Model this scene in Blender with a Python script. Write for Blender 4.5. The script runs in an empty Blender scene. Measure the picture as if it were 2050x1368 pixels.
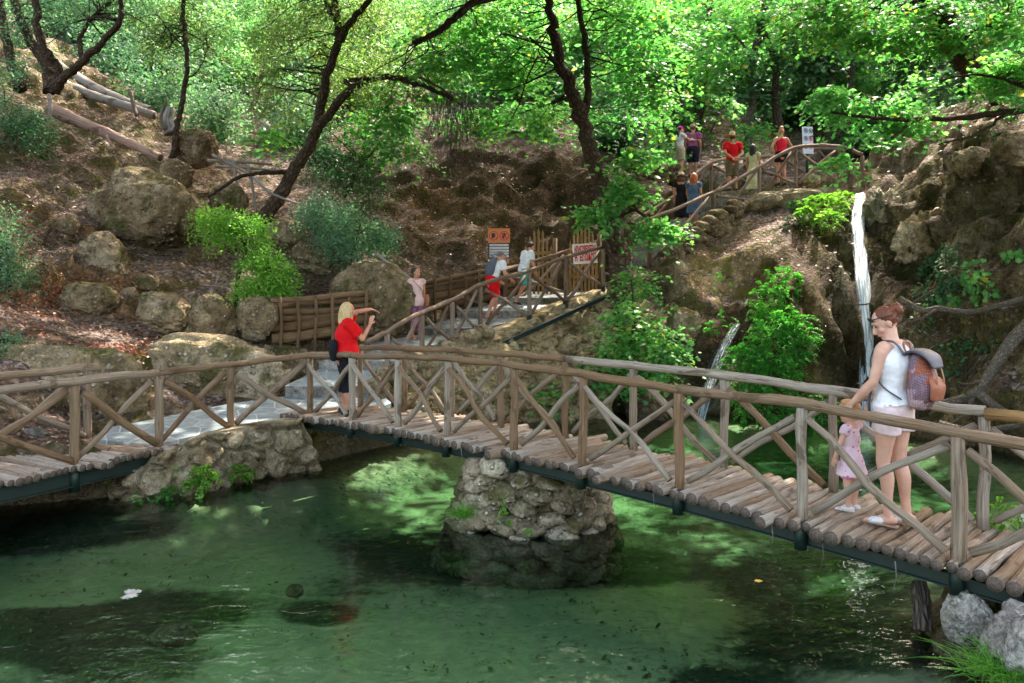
import bpy, bmesh, math, random
import numpy as np
from mathutils import Vector, Matrix, noise as mnoise
R = math.radians
random.seed(7)
rng = np.random.default_rng(11)
scene = bpy.context.scene
COL = scene.collection
F, CX, HY, CAMZ = 1600.0, 1025.0, 560.0, 2.74      # focal length in photo pixels, image centre, horizon row, eye height

def at(px, py, d):
    """World point seen at photo pixel (px, py) when it stands d metres away."""
    return Vector(((px - CX) * d / F, d, CAMZ + (HY - py) * d / F))
def atz(px, py, z):
    d = (CAMZ - z) * F / (py - HY)
    return Vector(((px - CX) * d / F, d, z))

# ------------------------------------------------------------------ objects
def tag(o, label=None, cat=None, group=None, kind=None):
    if label: o['label'] = label
    if cat: o['category'] = cat
    if group: o['group'] = group
    if kind: o['kind'] = kind
    return o
def empty(name, loc, label=None, cat=None, group=None, rz=0.0):
    o = bpy.data.objects.new(name, None)
    o.empty_display_size = 0.2
    o.location = loc; o.rotation_euler = (0, 0, rz)
    COL.objects.link(o)
    return tag(o, label, cat, group)
def root_loc(p):
    v = Vector((0, 0, 0))
    while p is not None:
        v += p.location; p = p.parent
    return v
def copy_tree(o, parent=None):
    c = o.copy(); COL.objects.link(c)
    if parent is not None: c.parent = parent
    for ch in list(o.children): copy_tree(ch, c)
    return c

class MB:
    """Collects tubes, boxes, blobs; build() links them as one mesh object."""
    def __init__(s): s.v = []; s.f = []; s.uv = []; s.mi = []; s.cur = 0
    def face(s, idx, uv=None):
        s.f.append(tuple(idx)); s.mi.append(s.cur)
        s.uv.extend(uv if uv else [(s.v[i][0], s.v[i][1]) for i in idx])
    def tube(s, pts, rad, seg=8, cap=True, jit=0.0, capmi=None, flat=1.0):
        pts = [Vector(p) for p in pts]; n = len(pts)
        if not hasattr(rad, '__len__'): rad = [rad] * n
        t0 = (pts[1] - pts[0]).normalized()
        u = t0.orthogonal().normalized()
        L = 0.0; base = len(s.v); off = random.random() * 20
        for i in range(n):
            t = (pts[min(i + 1, n - 1)] - pts[max(i - 1, 0)])
            t = t.normalized() if t.length > 1e-9 else t0
            u = (u - t * u.dot(t)); u = u.normalized() if u.length > 1e-6 else t.orthogonal().normalized()
            w = t.cross(u)
            if i: L += (pts[i] - pts[i - 1]).length
            for k in range(seg):
                a = 2 * math.pi * k / seg
                r = rad[i] * (1 + (random.uniform(-jit, jit) if jit else 0))
                p = pts[i] + u * (math.cos(a) * r) + w * (math.sin(a) * r * flat)
                s.v.append((p.x, p.y, p.z))
        Ls = [0.0]
        for i in range(1, n): Ls.append(Ls[-1] + (pts[i] - pts[i - 1]).length)
        for i in range(n - 1):
            for k in range(seg):
                k2 = (k + 1) % seg
                a, b, c, d = base + i * seg + k, base + i * seg + k2, base + (i + 1) * seg + k2, base + (i + 1) * seg + k
                v0, v1 = k / seg * .3 + off, (k + 1) / seg * .3 + off
                s.face((a, b, c, d), [(Ls[i] + off, v0), (Ls[i] + off, v1), (Ls[i + 1] + off, v1), (Ls[i + 1] + off, v0)])
        if cap:
            c0 = s.cur
            if capmi is not None: s.cur = capmi
            for i, flip in ((0, True), (n - 1, False)):
                idx = [base + i * seg + k for k in range(seg)]
                if flip: idx.reverse()
                s.face(idx, [(math.cos(2 * math.pi * k / seg) * .5, math.sin(2 * math.pi * k / seg) * .5) for k in range(seg)])
            s.cur = c0
    def box(s, c, size, rot=None):
        c = Vector(c); h = Vector(size) * .5; base = len(s.v)
        for dx, dy, dz in ((-1,-1,-1),(1,-1,-1),(1,1,-1),(-1,1,-1),(-1,-1,1),(1,-1,1),(1,1,1),(-1,1,1)):
            p = Vector((dx * h.x, dy * h.y, dz * h.z))
            if rot is not None: p = rot @ p
            p += c; s.v.append((p.x, p.y, p.z))
        for q in ((0,3,2,1),(4,5,6,7),(0,1,5,4),(1,2,6,5),(2,3,7,6),(3,0,4,7)):
            s.face([base + i for i in q], [(0,0),(1,0),(1,1),(0,1)])
    def prism(s, poly, z0, z1):
        """poly: (x, y) counter-clockwise; z0/z1 numbers or per-vertex lists"""
        n = len(poly); b = len(s.v)
        z0 = z0 if hasattr(z0, '__len__') else [z0] * n
        z1 = z1 if hasattr(z1, '__len__') else [z1] * n
        for (x, y), z in zip(poly, z0): s.v.append((x, y, z))
        for (x, y), z in zip(poly, z1): s.v.append((x, y, z))
        s.face([b + n + i for i in range(n)]); s.face([b + n - 1 - i for i in range(n)])
        for i in range(n):
            j = (i + 1) % n
            s.face((b + i, b + j, b + n + j, b + n + i), [(0,0),(1,0),(1,1),(0,1)])
    def blob(s, c, r, seg=12, rings=8, rot=None, fn=None):
        c = Vector(c); base = len(s.v)
        r = Vector(r) if hasattr(r, '__len__') else Vector((r, r, r))
        for i in range(rings + 1):
            th = math.pi * i / rings
            for k in range(seg):
                ph = 2 * math.pi * k / seg
                p = Vector((math.sin(th) * math.cos(ph) * r.x, math.sin(th) * math.sin(ph) * r.y, math.cos(th) * r.z))
                if fn: p = fn(p)
                if rot is not None: p = rot @ p
                p += c; s.v.append((p.x, p.y, p.z))
        for i in range(rings):
            for k in range(seg):
                k2 = (k + 1) % seg
                s.face((base + i * seg + k, base + (i + 1) * seg + k, base + (i + 1) * seg + k2, base + i * seg + k2))
    def build(s, name, mats, parent=None, smooth=True, local=False):
        me = bpy.data.meshes.new(name)
        o = bpy.data.objects.new(name, me)
        v = np.array(s.v, dtype=np.float64).reshape(-1, 3)
        if parent is not None:
            o.parent = parent
            if not local: v = v - np.array(root_loc(parent))
        me.from_pydata(v.tolist(), [], s.f)
        uvl = me.uv_layers.new(name='UVMap')
        if len(s.uv) == len(me.loops):
            uvl.data.foreach_set('uv', np.array(s.uv, dtype=np.float32).ravel())
        mats = mats if isinstance(mats, (list, tuple)) else [mats]
        for m in mats: me.materials.append(m)
        me.polygons.foreach_set('material_index', s.mi)
        me.polygons.foreach_set('use_smooth', [smooth] * len(me.polygons))
        me.update()
        COL.objects.link(o)
        return o

def np_mesh(name, verts, faces_flat, k, mats, parent=None, smooth=False):
    """faces_flat: (N,k) vertex indices"""
    me = bpy.data.meshes.new(name)
    n = len(faces_flat)
    if parent is not None: verts = verts - np.array(root_loc(parent))
    me.vertices.add(len(verts)); me.vertices.foreach_set('co', verts.astype(np.float32).ravel())
    me.loops.add(n * k); me.loops.foreach_set('vertex_index', faces_flat.astype(np.int32).ravel())
    me.polygons.add(n)
    me.polygons.foreach_set('loop_start', np.arange(0, n * k, k, dtype=np.int32))
    me.polygons.foreach_set('loop_total', np.full(n, k, dtype=np.int32))
    me.polygons.foreach_set('use_smooth', np.full(n, smooth))
    me.update(calc_edges=True)
    for m in (mats if isinstance(mats, (list, tuple)) else [mats]): me.materials.append(m)
    o = bpy.data.objects.new(name, me)
    if parent is not None: o.parent = parent
    COL.objects.link(o)
    return o

def crom(pts, per=5):
    """Catmull-Rom through points (any dimension)."""
    P = [np.array(p, dtype=float) for p in pts]
    P = [2 * P[0] - P[1]] + P + [2 * P[-1] - P[-2]]
    out = []
    for i in range(1, len(P) - 2):
        for k in range(per):
            t = k / per
            out.append(.5 * ((2 * P[i]) + (P[i + 1] - P[i - 1]) * t + (2 * P[i - 1] - 5 * P[i] + 4 * P[i + 1] - P[i + 2]) * t * t
                             + (3 * P[i] - P[i - 1] - 3 * P[i + 1] + P[i + 2]) * t ** 3))
    out.append(P[-2])
    return out

# ------------------------------------------------------------------ materials
def nd(nt, typ, i=None, **props):
    n = nt.nodes.new(typ)
    for k, v in props.items(): setattr(n, k, v)
    for k, v in (i or {}).items():
        s = n.inputs[k]
        if isinstance(v, bpy.types.NodeSocket): nt.links.new(v, s)
        else:
            if hasattr(v, '__len__') and len(v) == 3 and s.type == 'RGBA': v = (*v, 1)
            s.default_value = v
    return n
def newmat(name):
    m = bpy.data.materials.new(name); m.use_nodes = True
    m.node_tree.nodes.clear()
    return m, m.node_tree
def out(nt, sh):
    o = nt.nodes.new('ShaderNodeOutputMaterial'); nt.links.new(sh, o.inputs['Surface'])
def mixc(nt, f, a, b, mode='MIX'):
    n = nt.nodes.new('ShaderNodeMix'); n.data_type = 'RGBA'; n.blend_type = mode
    for idx, v in ((0, f), (6, a), (7, b)):
        s = n.inputs[idx]
        if isinstance(v, bpy.types.NodeSocket): nt.links.new(v, s)
        elif idx == 0: s.default_value = v
        else: s.default_value = (*v, 1) if len(v) == 3 else v
    return n.outputs[2]
def mth(nt, op, a, b=0.0, c=None, clamp=False):
    n = nt.nodes.new('ShaderNodeMath'); n.operation = op; n.use_clamp = clamp
    for idx, v in ((0, a), (1, b), (2, c)):
        if v is None: continue
        if isinstance(v, bpy.types.NodeSocket): nt.links.new(v, n.inputs[idx])
        else: n.inputs[idx].default_value = v
    return n.outputs[0]
def ramp(nt, f, stops, interp='LINEAR'):
    n = nt.nodes.new('ShaderNodeValToRGB'); n.color_ramp.interpolation = interp
    e = n.color_ramp.elements
    while len(e) < len(stops): e.new(.5)
    for el, (p, c) in zip(e, stops):
        el.position = p
        el.color = (c, c, c, 1) if not hasattr(c, '__len__') else (*c, 1)
    nt.links.new(f, n.inputs[0])
    return n.outputs[0]
def smooth(nt, v, lo, hi):
    n = nd(nt, 'ShaderNodeMapRange', {0: v, 1: lo, 2: hi}, interpolation_type='SMOOTHSTEP')
    return n.outputs[0]
def tex_noise(nt, vec, scale, detail=4, rough=.55, dist=0.0):
    return nd(nt, 'ShaderNodeTexNoise', {'Vector': vec, 'Scale': scale, 'Detail': detail, 'Roughness': rough, 'Distortion': dist})
def bsdf(nt, col, rough=.8, normal=None, spec=.3, **kw):
    i = {'Base Color': col, 'Roughness': rough, 'Specular IOR Level': spec}
    if normal is not None: i['Normal'] = normal
    i.update(kw)
    return nd(nt, 'ShaderNodeBsdfPrincipled', i).outputs[0]
def bump(nt, h, strength=.5, dist=.02, normal=None):
    i = {'Height': h, 'Strength': strength, 'Distance': dist}
    if normal is not None: i['Normal'] = normal
    return nd(nt, 'ShaderNodeBump', i).outputs[0]
def objvec(nt, rnd=True):
    tc = nt.nodes.new('ShaderNodeTexCoord')
    if not rnd: return tc.outputs['Object']
    oi = nt.nodes.new('ShaderNodeObjectInfo')
    r = mth(nt, 'MULTIPLY', oi.outputs['Random'], 37.0)
    return nd(nt, 'ShaderNodeVectorMath', {0: tc.outputs['Object'], 1: r}, operation='ADD').outputs[0]

def rock_color(nt, vec, dark, mid, light, moss, mossamt=.5, peb=11.0, ps=.8):
    """Pebbly conglomerate with moss; returns colour socket, height socket."""
    n1 = tex_noise(nt, vec, 1.1, 7, .62).outputs[0]
    n2 = tex_noise(nt, vec, 6.0, 6, .7).outputs[0]
    base = ramp(nt, n1, [(.3, dark), (.5, mid), (.72, light)])
    wv = nd(nt, 'ShaderNodeVectorMath', {0: vec, 1: mth(nt, 'MULTIPLY', n2, .12)}, operation='ADD').outputs[0]
    vo = nd(nt, 'ShaderNodeTexVoronoi', {'Vector': wv, 'Scale': peb, 'Randomness': 1.0})
    cell = nd(nt, 'ShaderNodeSeparateColor', {0: vo.outputs['Color']}).outputs[0]
    big = smooth(nt, cell, .38, .6)
    rim = smooth(nt, vo.outputs['Distance'], .5, .18)
    pebm = mth(nt, 'MULTIPLY', big, rim)
    c = mixc(nt, mth(nt, 'MULTIPLY', pebm, ps), base, mixc(nt, cell, mid, [min(1, x * 1.15) for x in light]))
    n3 = ramp(nt, n2, [(.3, .30), (.52, 1.0), (.75, 1.3)])  # hollows darkened in the colour to deepen the shading contrast
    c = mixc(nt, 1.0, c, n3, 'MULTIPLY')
    n4 = tex_noise(nt, vec, 28.0, 3, .6).outputs[0]
    c = mixc(nt, 1.0, c, ramp(nt, n4, [(.3, .6), (.6, 1.15)]), 'MULTIPLY')
    geo = nt.nodes.new('ShaderNodeNewGeometry')
    nz = nd(nt, 'ShaderNodeSeparateXYZ', {0: geo.outputs['Normal']}).outputs[2]
    mn = tex_noise(nt, vec, 1.7, 6, .65).outputs[0]
    mm = smooth(nt, mth(nt, 'ADD', mn, mth(nt, 'MULTIPLY', nz, .08)), .62 - .2 * mossamt, .75 - .2 * mossamt)
    c = mixc(nt, mth(nt, 'MULTIPLY', mm, .85), c, mixc(nt, n2, [x * .6 for x in moss], moss))
    h = mth(nt, 'ADD', mth(nt, 'MULTIPLY', n2, .9), mth(nt, 'MULTIPLY', pebm, ps))
    h = mth(nt, 'ADD', h, mth(nt, 'MULTIPLY', n4, .35))
    h = mth(nt, 'ADD', h, mth(nt, 'MULTIPLY', n1, 1.5))
    return c, h
def rock_mat(name, dark, mid, light, moss=(.085, .085, .02), mossamt=.5, peb=11.0, bd=.07, ps=.8, big=1.0):
    m, nt = newmat(name)
    vec = objvec(nt)
    if big != 1.0: vec = nd(nt, 'ShaderNodeVectorMath', {0: vec, 3: big}, operation='SCALE').outputs[0]
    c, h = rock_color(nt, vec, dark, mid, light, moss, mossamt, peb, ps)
    out(nt, bsdf(nt, c, .9, bump(nt, h, 1.0, bd), .15))
    return m
ROCK = rock_mat('conglomerate rock', (.085, .058, .03), (.24, .175, .10), (.52, .42, .29))
ROCK_PALE = rock_mat('pale limestone', (.14, .095, .05), (.42, .33, .20), (.70, .61, .45), mossamt=.3, peb=5, ps=.3, bd=.12, big=2.0)
ROCK_WALL = rock_mat('yellow rubble wall', (.17, .11, .05), (.54, .41, .22), (.74, .62, .40), mossamt=.25, peb=4, bd=.14, ps=.3, big=1.8)
ROCK_GREY = rock_mat('grey boulder rock', (.12, .11, .095), (.34, .31, .27), (.58, .54, .48), mossamt=.2, peb=9, ps=.5, bd=.1)
ROCK_WET = rock_mat('wet streamside stone', (.13, .115, .075), (.31, .27, .19), (.52, .46, .35), (.08, .09, .03), .35)

def wood_mat(name, warm, grey, mix_lo=0.0, mix_hi=1.0, rough=.75):
    m, nt = newmat(name)
    uv = nt.nodes.new('ShaderNodeTexCoord').outputs['UV']
    mp = nd(nt, 'ShaderNodeMapping', {'Vector': uv, 'Scale': (1.3, 34, 1)}).outputs[0]
    oi = nt.nodes.new('ShaderNodeObjectInfo').outputs['Random']
    mp = nd(nt, 'ShaderNodeVectorMath', {0: mp, 1: mth(nt, 'MULTIPLY', oi, 50)}, operation='ADD').outputs[0]
    g = tex_noise(nt, mp, 2.2, 6, .65, .6).outputs[0]
    mp2 = nd(nt, 'ShaderNodeMapping', {'Vector': uv, 'Scale': (2.2, 7, 1)}).outputs[0]
    g2 = tex_noise(nt, mp2, 1.6, 4, .6, .4).outputs[0]
    f = mth(nt, 'ADD', mth(nt, 'MULTIPLY', oi, .75), mth(nt, 'MULTIPLY', g2, .5))
    f = nd(nt, 'ShaderNodeMapRange', {0: f, 1: .3, 2: .95, 3: mix_lo, 4: mix_hi}).outputs[0]
    c = mixc(nt, f, warm, grey)
    c = mixc(nt, 1.0, c, ramp(nt, g, [(.28, .28), (.45, .8), (.7, 1.25)]), 'MULTIPLY')
    kn = nd(nt, 'ShaderNodeTexVoronoi', {'Vector': nd(nt, 'ShaderNodeMapping', {'Vector': uv, 'Scale': (3.2, 9, 1)}).outputs[0], 'Scale': 1.0})
    c = mixc(nt, mth(nt, 'MULTIPLY', smooth(nt, kn.outputs['Distance'], .16, .05), .6), c, (.05, .03, .02))
    bk = tex_noise(nt, nd(nt, 'ShaderNodeMapping', {'Vector': mp2, 'Scale': (1.0, .8, 1)}).outputs[0], 1.1, 5, .65, .5).outputs[0]
    c = mixc(nt, mth(nt, 'MULTIPLY', smooth(nt, bk, .57, .63), .7), c, [x * .38 for x in warm])
    h = mth(nt, 'ADD', g, mth(nt, 'MULTIPLY', g2, .6))
    out(nt, bsdf(nt, c, rough, bump(nt, h, 1.0, .016), .2))
    return m
WOOD = wood_mat('weathered log', (.24, .148, .08), (.385, .325, .255))
WOOD_DECK = wood_mat('weathered deck log', (.27, .18, .11), (.46, .39, .32))
WOOD_BROWN = wood_mat('brown wall log', (.13, .075, .035), (.21, .13, .07))
WOOD_GATE = wood_mat('yellow gate paling', (.30, .17, .06), (.34, .21, .09))
WOOD_RAIL2 = wood_mat('brown stair rail', (.16, .10, .06), (.30, .22, .17))
WOOD_DEAD = wood_mat('grey dead wood', (.20, .15, .11), (.36, .33, .31))
def endgrain_mat():
    m, nt = newmat('log end grain')
    uv = nt.nodes.new('ShaderNodeTexCoord').outputs['UV']
    w = nd(nt, 'ShaderNodeTexWave', {'Vector': uv, 'Scale': 3.2, 'Distortion': 2.5, 'Detail': 2.0}, wave_type='RINGS', rings_direction='Z')
    n = tex_noise(nt, uv, 5, 5).outputs[0]
    c = mixc(nt, w.outputs[1], (.075, .055, .045), (.17, .135, .11))
    c = mixc(nt, 1.0, c, ramp(nt, n, [(.3, .5), (.7, 1.3)]), 'MULTIPLY')
    out(nt, bsdf(nt, c, .9, None, .1)); return m
ENDG = endgrain_mat()
def bark_mat(name, a, b, sc=1.0):
    m, nt = newmat(name)
    uv = nt.nodes.new('ShaderNodeTexCoord').outputs['UV']
    mp = nd(nt, 'ShaderNodeMapping', {'Vector': uv, 'Scale': (5 * sc, 26 * sc, 1)}).outputs[0]
    vo = nd(nt, 'ShaderNodeTexVoronoi', {'Vector': mp, 'Scale': 1.4}, feature='DISTANCE_TO_EDGE').outputs['Distance']
    n = tex_noise(nt, mp, 1.5, 6, .7).outputs[0]
    n2 = tex_noise(nt, objvec(nt), 2.0, 5, .6).outputs[0]
    c = mixc(nt, n, a, b)
    c = mixc(nt, 1.0, c, ramp(nt, vo, [(.0, .45), (.25, 1.1)]), 'MULTIPLY')
    c = mixc(nt, mth(nt, 'MULTIPLY', smooth(nt, n2, .58, .7), .55), c, (.07, .075, .03))
    h = mth(nt, 'ADD', smooth(nt, vo, 0, .3), mth(nt, 'MULTIPLY', n, .8))
    out(nt, bsdf(nt, c, .95, bump(nt, h, 1.0, .03), .1)); return m
BARK = bark_mat('dark rough bark', (.05, .032, .022), (.15, .105, .075))
BARK_GREY = bark_mat('grey bark', (.10, .085, .07), (.24, .20, .165))
BARE_RED = wood_mat('bare reddish wood', (.24, .12, .075), (.36, .24, .19))
BARK_RED = bark_mat('reddish bark', (.12, .06, .035), (.22, .12, .075))
ROOTM = bark_mat('pale root bark', (.18, .14, .10), (.36, .30, .24), 2)

def leaf_mat(name, a, b, c, trans=.45, yellow=0.0):
    m, nt = newmat(name)
    geo = nt.nodes.new('ShaderNodeNewGeometry')
    rnd = geo.outputs['Random Per Island']
    col = ramp(nt, rnd, [(0, a), (.5, b), (1, c)])
    big = tex_noise(nt, geo.outputs['Position'], .55, 3).outputs[0]
    col = mixc(nt, 1.0, col, ramp(nt, big, [(.3, (.7, .85, .8)), (.7, (1.25, 1.12, .85))]), 'MULTIPLY')
    if yellow:
        col = mixc(nt, mth(nt, 'MULTIPLY', smooth(nt, rnd, 1 - yellow, 1 - yellow + .02), .8), col, (.42, .30, .04))
    d = bsdf(nt, col, .5, None, .35)
    tc = mixc(nt, 1.0, col, (1.25, 1.55, .95), 'MULTIPLY')
    t = nd(nt, 'ShaderNodeBsdfTranslucent', {'Color': tc}).outputs[0]
    mx = nd(nt, 'ShaderNodeMixShader', {0: trans, 1: d, 2: t}).outputs[0]
    out(nt, mx); return m
LEAF_MAPLE = leaf_mat('maple leaf', (.06, .20, .065), (.115, .325, .10), (.22, .45, .14), .5, .04)
LEAF_OAK = leaf_mat('holm oak leaf', (.055, .13, .095), (.10, .21, .14), (.19, .31, .21), .42)
LEAF_OLIVE = leaf_mat('olive green leaf', (.08, .13, .045), (.14, .22, .075), (.22, .30, .11), .45, .03)
LEAF_LIME = leaf_mat('bright lime leaf', (.12, .27, .04), (.18, .36, .06), (.27, .46, .09), .5)
LEAF_FERN = leaf_mat('fern leaf', (.05, .22, .04), (.09, .32, .055), (.15, .42, .07), .45)
LEAF_IVY = leaf_mat('ivy leaf', (.02, .07, .03), (.04, .11, .045), (.07, .15, .06), .25)
LEAF_GRASS = leaf_mat('grass blade', (.06, .20, .03), (.12, .33, .05), (.20, .42, .07), .4)
LEAF_DARK = leaf_mat('deep green leaf', (.02, .075, .038), (.045, .13, .065), (.09, .21, .10), .4)
LEAF_MINT = leaf_mat('light maple leaf', (.09, .27, .09), (.155, .39, .14), (.27, .50, .19), .5, .03)
LEAF_SHADE = leaf_mat('shade canopy leaf', (.03, .07, .025), (.05, .11, .035), (.08, .15, .05), .2)
LEAF_BACK = leaf_mat('pale green back leaf', (.055, .165, .08), (.125, .28, .13), (.26, .44, .22), .5, .04)

def plain(name, col, rough=.6, spec=.3, var=.25, sc=14, metallic=0.0, bd=0.004):
    m, nt = newmat(name)
    v = objvec(nt); n = tex_noise(nt, v, sc, 5, .6).outputs[0]
    c = mixc(nt, 1.0, (*col, 1), ramp(nt, n, [(.25, 1 - var), (.75, 1 + var)]), 'MULTIPLY')
    out(nt, bsdf(nt, c, rough, bump(nt, n, .6, bd), spec, Metallic=metallic)); return m
GREEN_STEEL = plain('dark green painted steel', (.004, .017, .013), .5, .5, .25, 9)
RUST = plain('rusty steel edge', (.10, .06, .03), .8, .3, .4, 12)
def flag_mat(name):
    m, nt = newmat(name)
    v = objvec(nt, False)
    nn = tex_noise(nt, v, 3, 3).outputs[1]
    wv = mixc(nt, .06, v, nn)
    vo = nd(nt, 'ShaderNodeTexVoronoi', {'Vector': wv, 'Scale': 2.3}, feature='DISTANCE_TO_EDGE', voronoi_dimensions='2D').outputs['Distance']
    vc = nd(nt, 'ShaderNodeTexVoronoi', {'Vector': wv, 'Scale': 2.3}, voronoi_dimensions='2D').outputs['Color']
    cell = nd(nt, 'ShaderNodeSeparateColor', {0: vc}).outputs[0]
    n = tex_noise(nt, v, 9, 6, .65).outputs[0]
    st = mixc(nt, cell, (.19, .235, .245), (.31, .355, .36))
    st = mixc(nt, 1.0, st, ramp(nt, n, [(.25, .65), (.7, 1.2)]), 'MULTIPLY')
    dirt = tex_noise(nt, v, 1.3, 5, .6).outputs[0]
    st = mixc(nt, mth(nt, 'MULTIPLY', smooth(nt, dirt, .55, .72), .45), st, (.26, .21, .16))
    j = smooth(nt, vo, .012, .035)
    c = mixc(nt, j, (.50, .50, .47), st)
    h = mth(nt, 'ADD', mth(nt, 'MULTIPLY', j, .6), mth(nt, 'MULTIPLY', n, .5))
    out(nt, bsdf(nt, c, .7, bump(nt, h, .7, .02), .35)); return m
FLAG = flag_mat('blue grey flagstones')
STEPM = rock_mat('grey step stone', (.10, .09, .075), (.23, .21, .18), (.36, .34, .30), mossamt=.05, peb=5, bd=.03)
# ------------------------------------------------------------------ ground
CTRL_PX = [  # photo column, row, distance
 (0,860,10.2),(100,850,10.8),(230,858,11.4),(420,806,13.2),(560,765,13.9),
 (0,700,11.6),(100,690,12.2),(250,685,13.2),(400,692,14.0),(520,712,14.4),(590,735,14.6),
 (-300,860,9.0),(-300,700,10.0),(-300,560,11.5),(-300,300,16),(-300,100,21),(-500,300,15),
 (0,600,13.2),(150,640,13.8),(300,640,14.8),(450,660,15.1),(545,690,15.2),
 (0,450,14.6),(150,480,15.6),(300,530,16.4),(400,560,16.5),(500,600,16.2),(560,610,16.4),
 (100,330,18),(250,330,19.8),(400,380,20),(520,450,19.5),(600,520,18.3),
 (0,200,19.5),(100,220,21),(200,220,23),(300,250,23.5),(350,320,21.5),
 (0,60,24),(150,120,27),(300,190,28.5),(420,220,31),(480,160,35),(520,300,27),(560,380,22.5),
 (640,600,16.4),(745,640,15.6),(650,560,17.2),(750,540,17.6),(800,600,16.6),
 (850,560,18.6),(950,525,19.8),(1050,515,20.6),(1150,510,21.0),(1240,500,21.0),
 (750,450,20),(870,440,21.2),(1000,440,21.6),(1100,440,21.9),(1200,430,22.0),
 (750,370,22.5),(870,330,23.3),(1000,310,24.0),(1150,310,24.2),(1240,340,24.0),
 (800,250,27),(900,240,28),(1050,250,28.5),(1150,260,29),
 (650,300,25),(600,200,33),(700,150,36),(900,120,38),(1050,120,38),(1200,200,34),
 (500,40,47),(700,20,48),(900,0,50),(1100,0,50),(250,60,40),(0,-60,34),(-300,-100,32),
 (1330,345,24),(1400,350,25.5),(1500,335,26),(1600,335,26),(1720,345,24.5),(1800,345,24.5),
 (1400,290,31),(1600,280,32),(1800,290,30),(1400,180,38),(1600,170,38),(1800,150,38),(1400,0,50),(1700,0,50),(2000,0,46),(2300,0,40),
 (1310,512,19.3),(1420,446,20.5),(1520,392,21.3),(1600,378,22),(1700,384,21.6),
 (1320,410,21.3),(1300,455,20.4),(1250,560,19.3),
 (1350,525,18.9),(1450,500,19.2),(1520,440,20.2),(1600,430,20.4),(1400,600,17.8),(1480,560,18.4),(1330,600,18.1),
 (1300,700,17),(1380,700,17.1),(1250,790,16.4),(1420,790,16.5),(1440,700,17.3),(1475,645,17.9),
 (1722,398,20.4),(1715,450,19.3),(1725,560,17.8),(1733,680,16.6),(1737,800,15.9),
 (1650,450,19.2),(1600,550,17.8),(1560,650,17.0),(1550,780,16.1),(1650,700,16.4),(1650,800,15.8),
 (1760,400,20),(1800,420,18.8),(1790,550,17.2),(1800,700,15.7),(1800,830,14.8),
 (1850,350,18.4),(1900,330,17.4),(1950,300,16.8),(2050,250,15.8),(1900,430,16.2),(1900,520,15.4),(1950,600,14.4),(1950,700,13.8),
 (1950,800,13.3),(2050,400,14.5),(2050,600,13.2),(2050,800,12.4),(1850,230,23),(1950,200,21),(2050,150,20),(2300,100,18),
 (2400,300,13.5),(2400,700,10.8),
]
CTRL_W = [(-4.6,10.8,.48),(-4.0,11.35,.55),(-3.2,12.0,.7),(-2.4,12.3,.7),(-1.9,13.3,.72),(-1.5,14.2,.8),(-.9,15.2,.9),(-.1,16.3,.95),(.8,16.9,.8),(1.6,16.9,.7),
 (3.4,6.2,.66),(4.2,5.2,.72),(6,7,.8),(7.5,9,.9),(8.6,10.4,1.3),(5.4,7.4,.72),(10,9,3),(12,7,3.5),
 (-9,9.4,.6),(-10,6,1.0),(-8,11,2),(0,2.4,.9),(4,3,.9),(-4,2.4,.9),(8,3,1),(-10,2.5,1)]
_P = [(*at(*c),) for c in CTRL_PX] + CTRL_W
_P = np.array(_P)
_A = _P[:, :2]; _Z = _P[:, 2]
_n = len(_A)
_D = np.linalg.norm(_A[:, None] - _A[None], axis=2)
_K = np.zeros((_n + 3, _n + 3)); _K[:_n, :_n] = _D - np.eye(_n) * .08 * -1 * -1
_K[:_n, _n] = 1; _K[:_n, _n + 1:] = _A; _K[_n, :_n] = 1; _K[_n + 1:, :_n] = _A.T
_W = np.linalg.solve(_K, np.concatenate([_Z, np.zeros(3)]))
def land(X, Y):
    X = np.asarray(X, float); Y = np.asarray(Y, float); shp = X.shape
    q = np.stack([X.ravel(), Y.ravel()], 1); o = np.empty(len(q))
    for i in range(0, len(q), 20000):
        d = np.sqrt(((q[i:i + 20000, None] - _A[None]) ** 2).sum(2) + .02)
        o[i:i + 20000] = d @ _W[:_n] + _W[_n] + q[i:i + 20000] @ _W[_n + 1:]
    return o.reshape(shp)
POOL = np.array([(-5.0,9.85),(-4.3,10.25),(-3.64,11.05),(-2.96,11.68),(-2.42,12.5),(-1.6,13.6),(-.9,14.6),(-.2,15.5),(.6,15.95),(1.5,16.1),(2.6,16.1),(3.7,16.1),(4.6,15.9),(5.2,15.7),(6.2,15.4),(6.8,14.7),(7.1,13.7),(7.5,12.9),
  (7.9,11.9),(7.6,10.8),(6.6,9.6),(5.4,8.6),(4.3,7.5),(3.35,6.7),(3.0,5.9),(3.15,5.1),(3.0,4.2),(3.2,3.2),(-9,3.0),(-9,6.5),(-7.4,8.0),(-6.6,9.2),(-5.8,9.7)])
def sd_poly(X, Y, P):
    """signed distance to polygon, negative inside"""
    X = np.asarray(X, float); Y = np.asarray(Y, float)
    d2 = np.full(X.shape, 1e9); ins = np.zeros(X.shape, bool)
    n = len(P)
    for i in range(n):
        ax, ay = P[i]; bx, by = P[(i + 1) % n]
        ex, ey = bx - ax, by - ay
        t = np.clip(((X - ax) * ex + (Y - ay) * ey) / (ex * ex + ey * ey), 0, 1)
        d2 = np.minimum(d2, (X - ax - t * ex) ** 2 + (Y - ay - t * ey) ** 2)
        c = ((ay > Y) != (by > Y)) & (X < (bx - ax) * (Y - ay) / (by - ay + 1e-12) + ax)
        ins ^= c
    d = np.sqrt(d2)
    return np.where(ins, -d, d)
def sstep(a, b, x):
    t = np.clip((x - a) / (b - a), 0, 1); return t * t * (3 - 2 * t)

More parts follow.
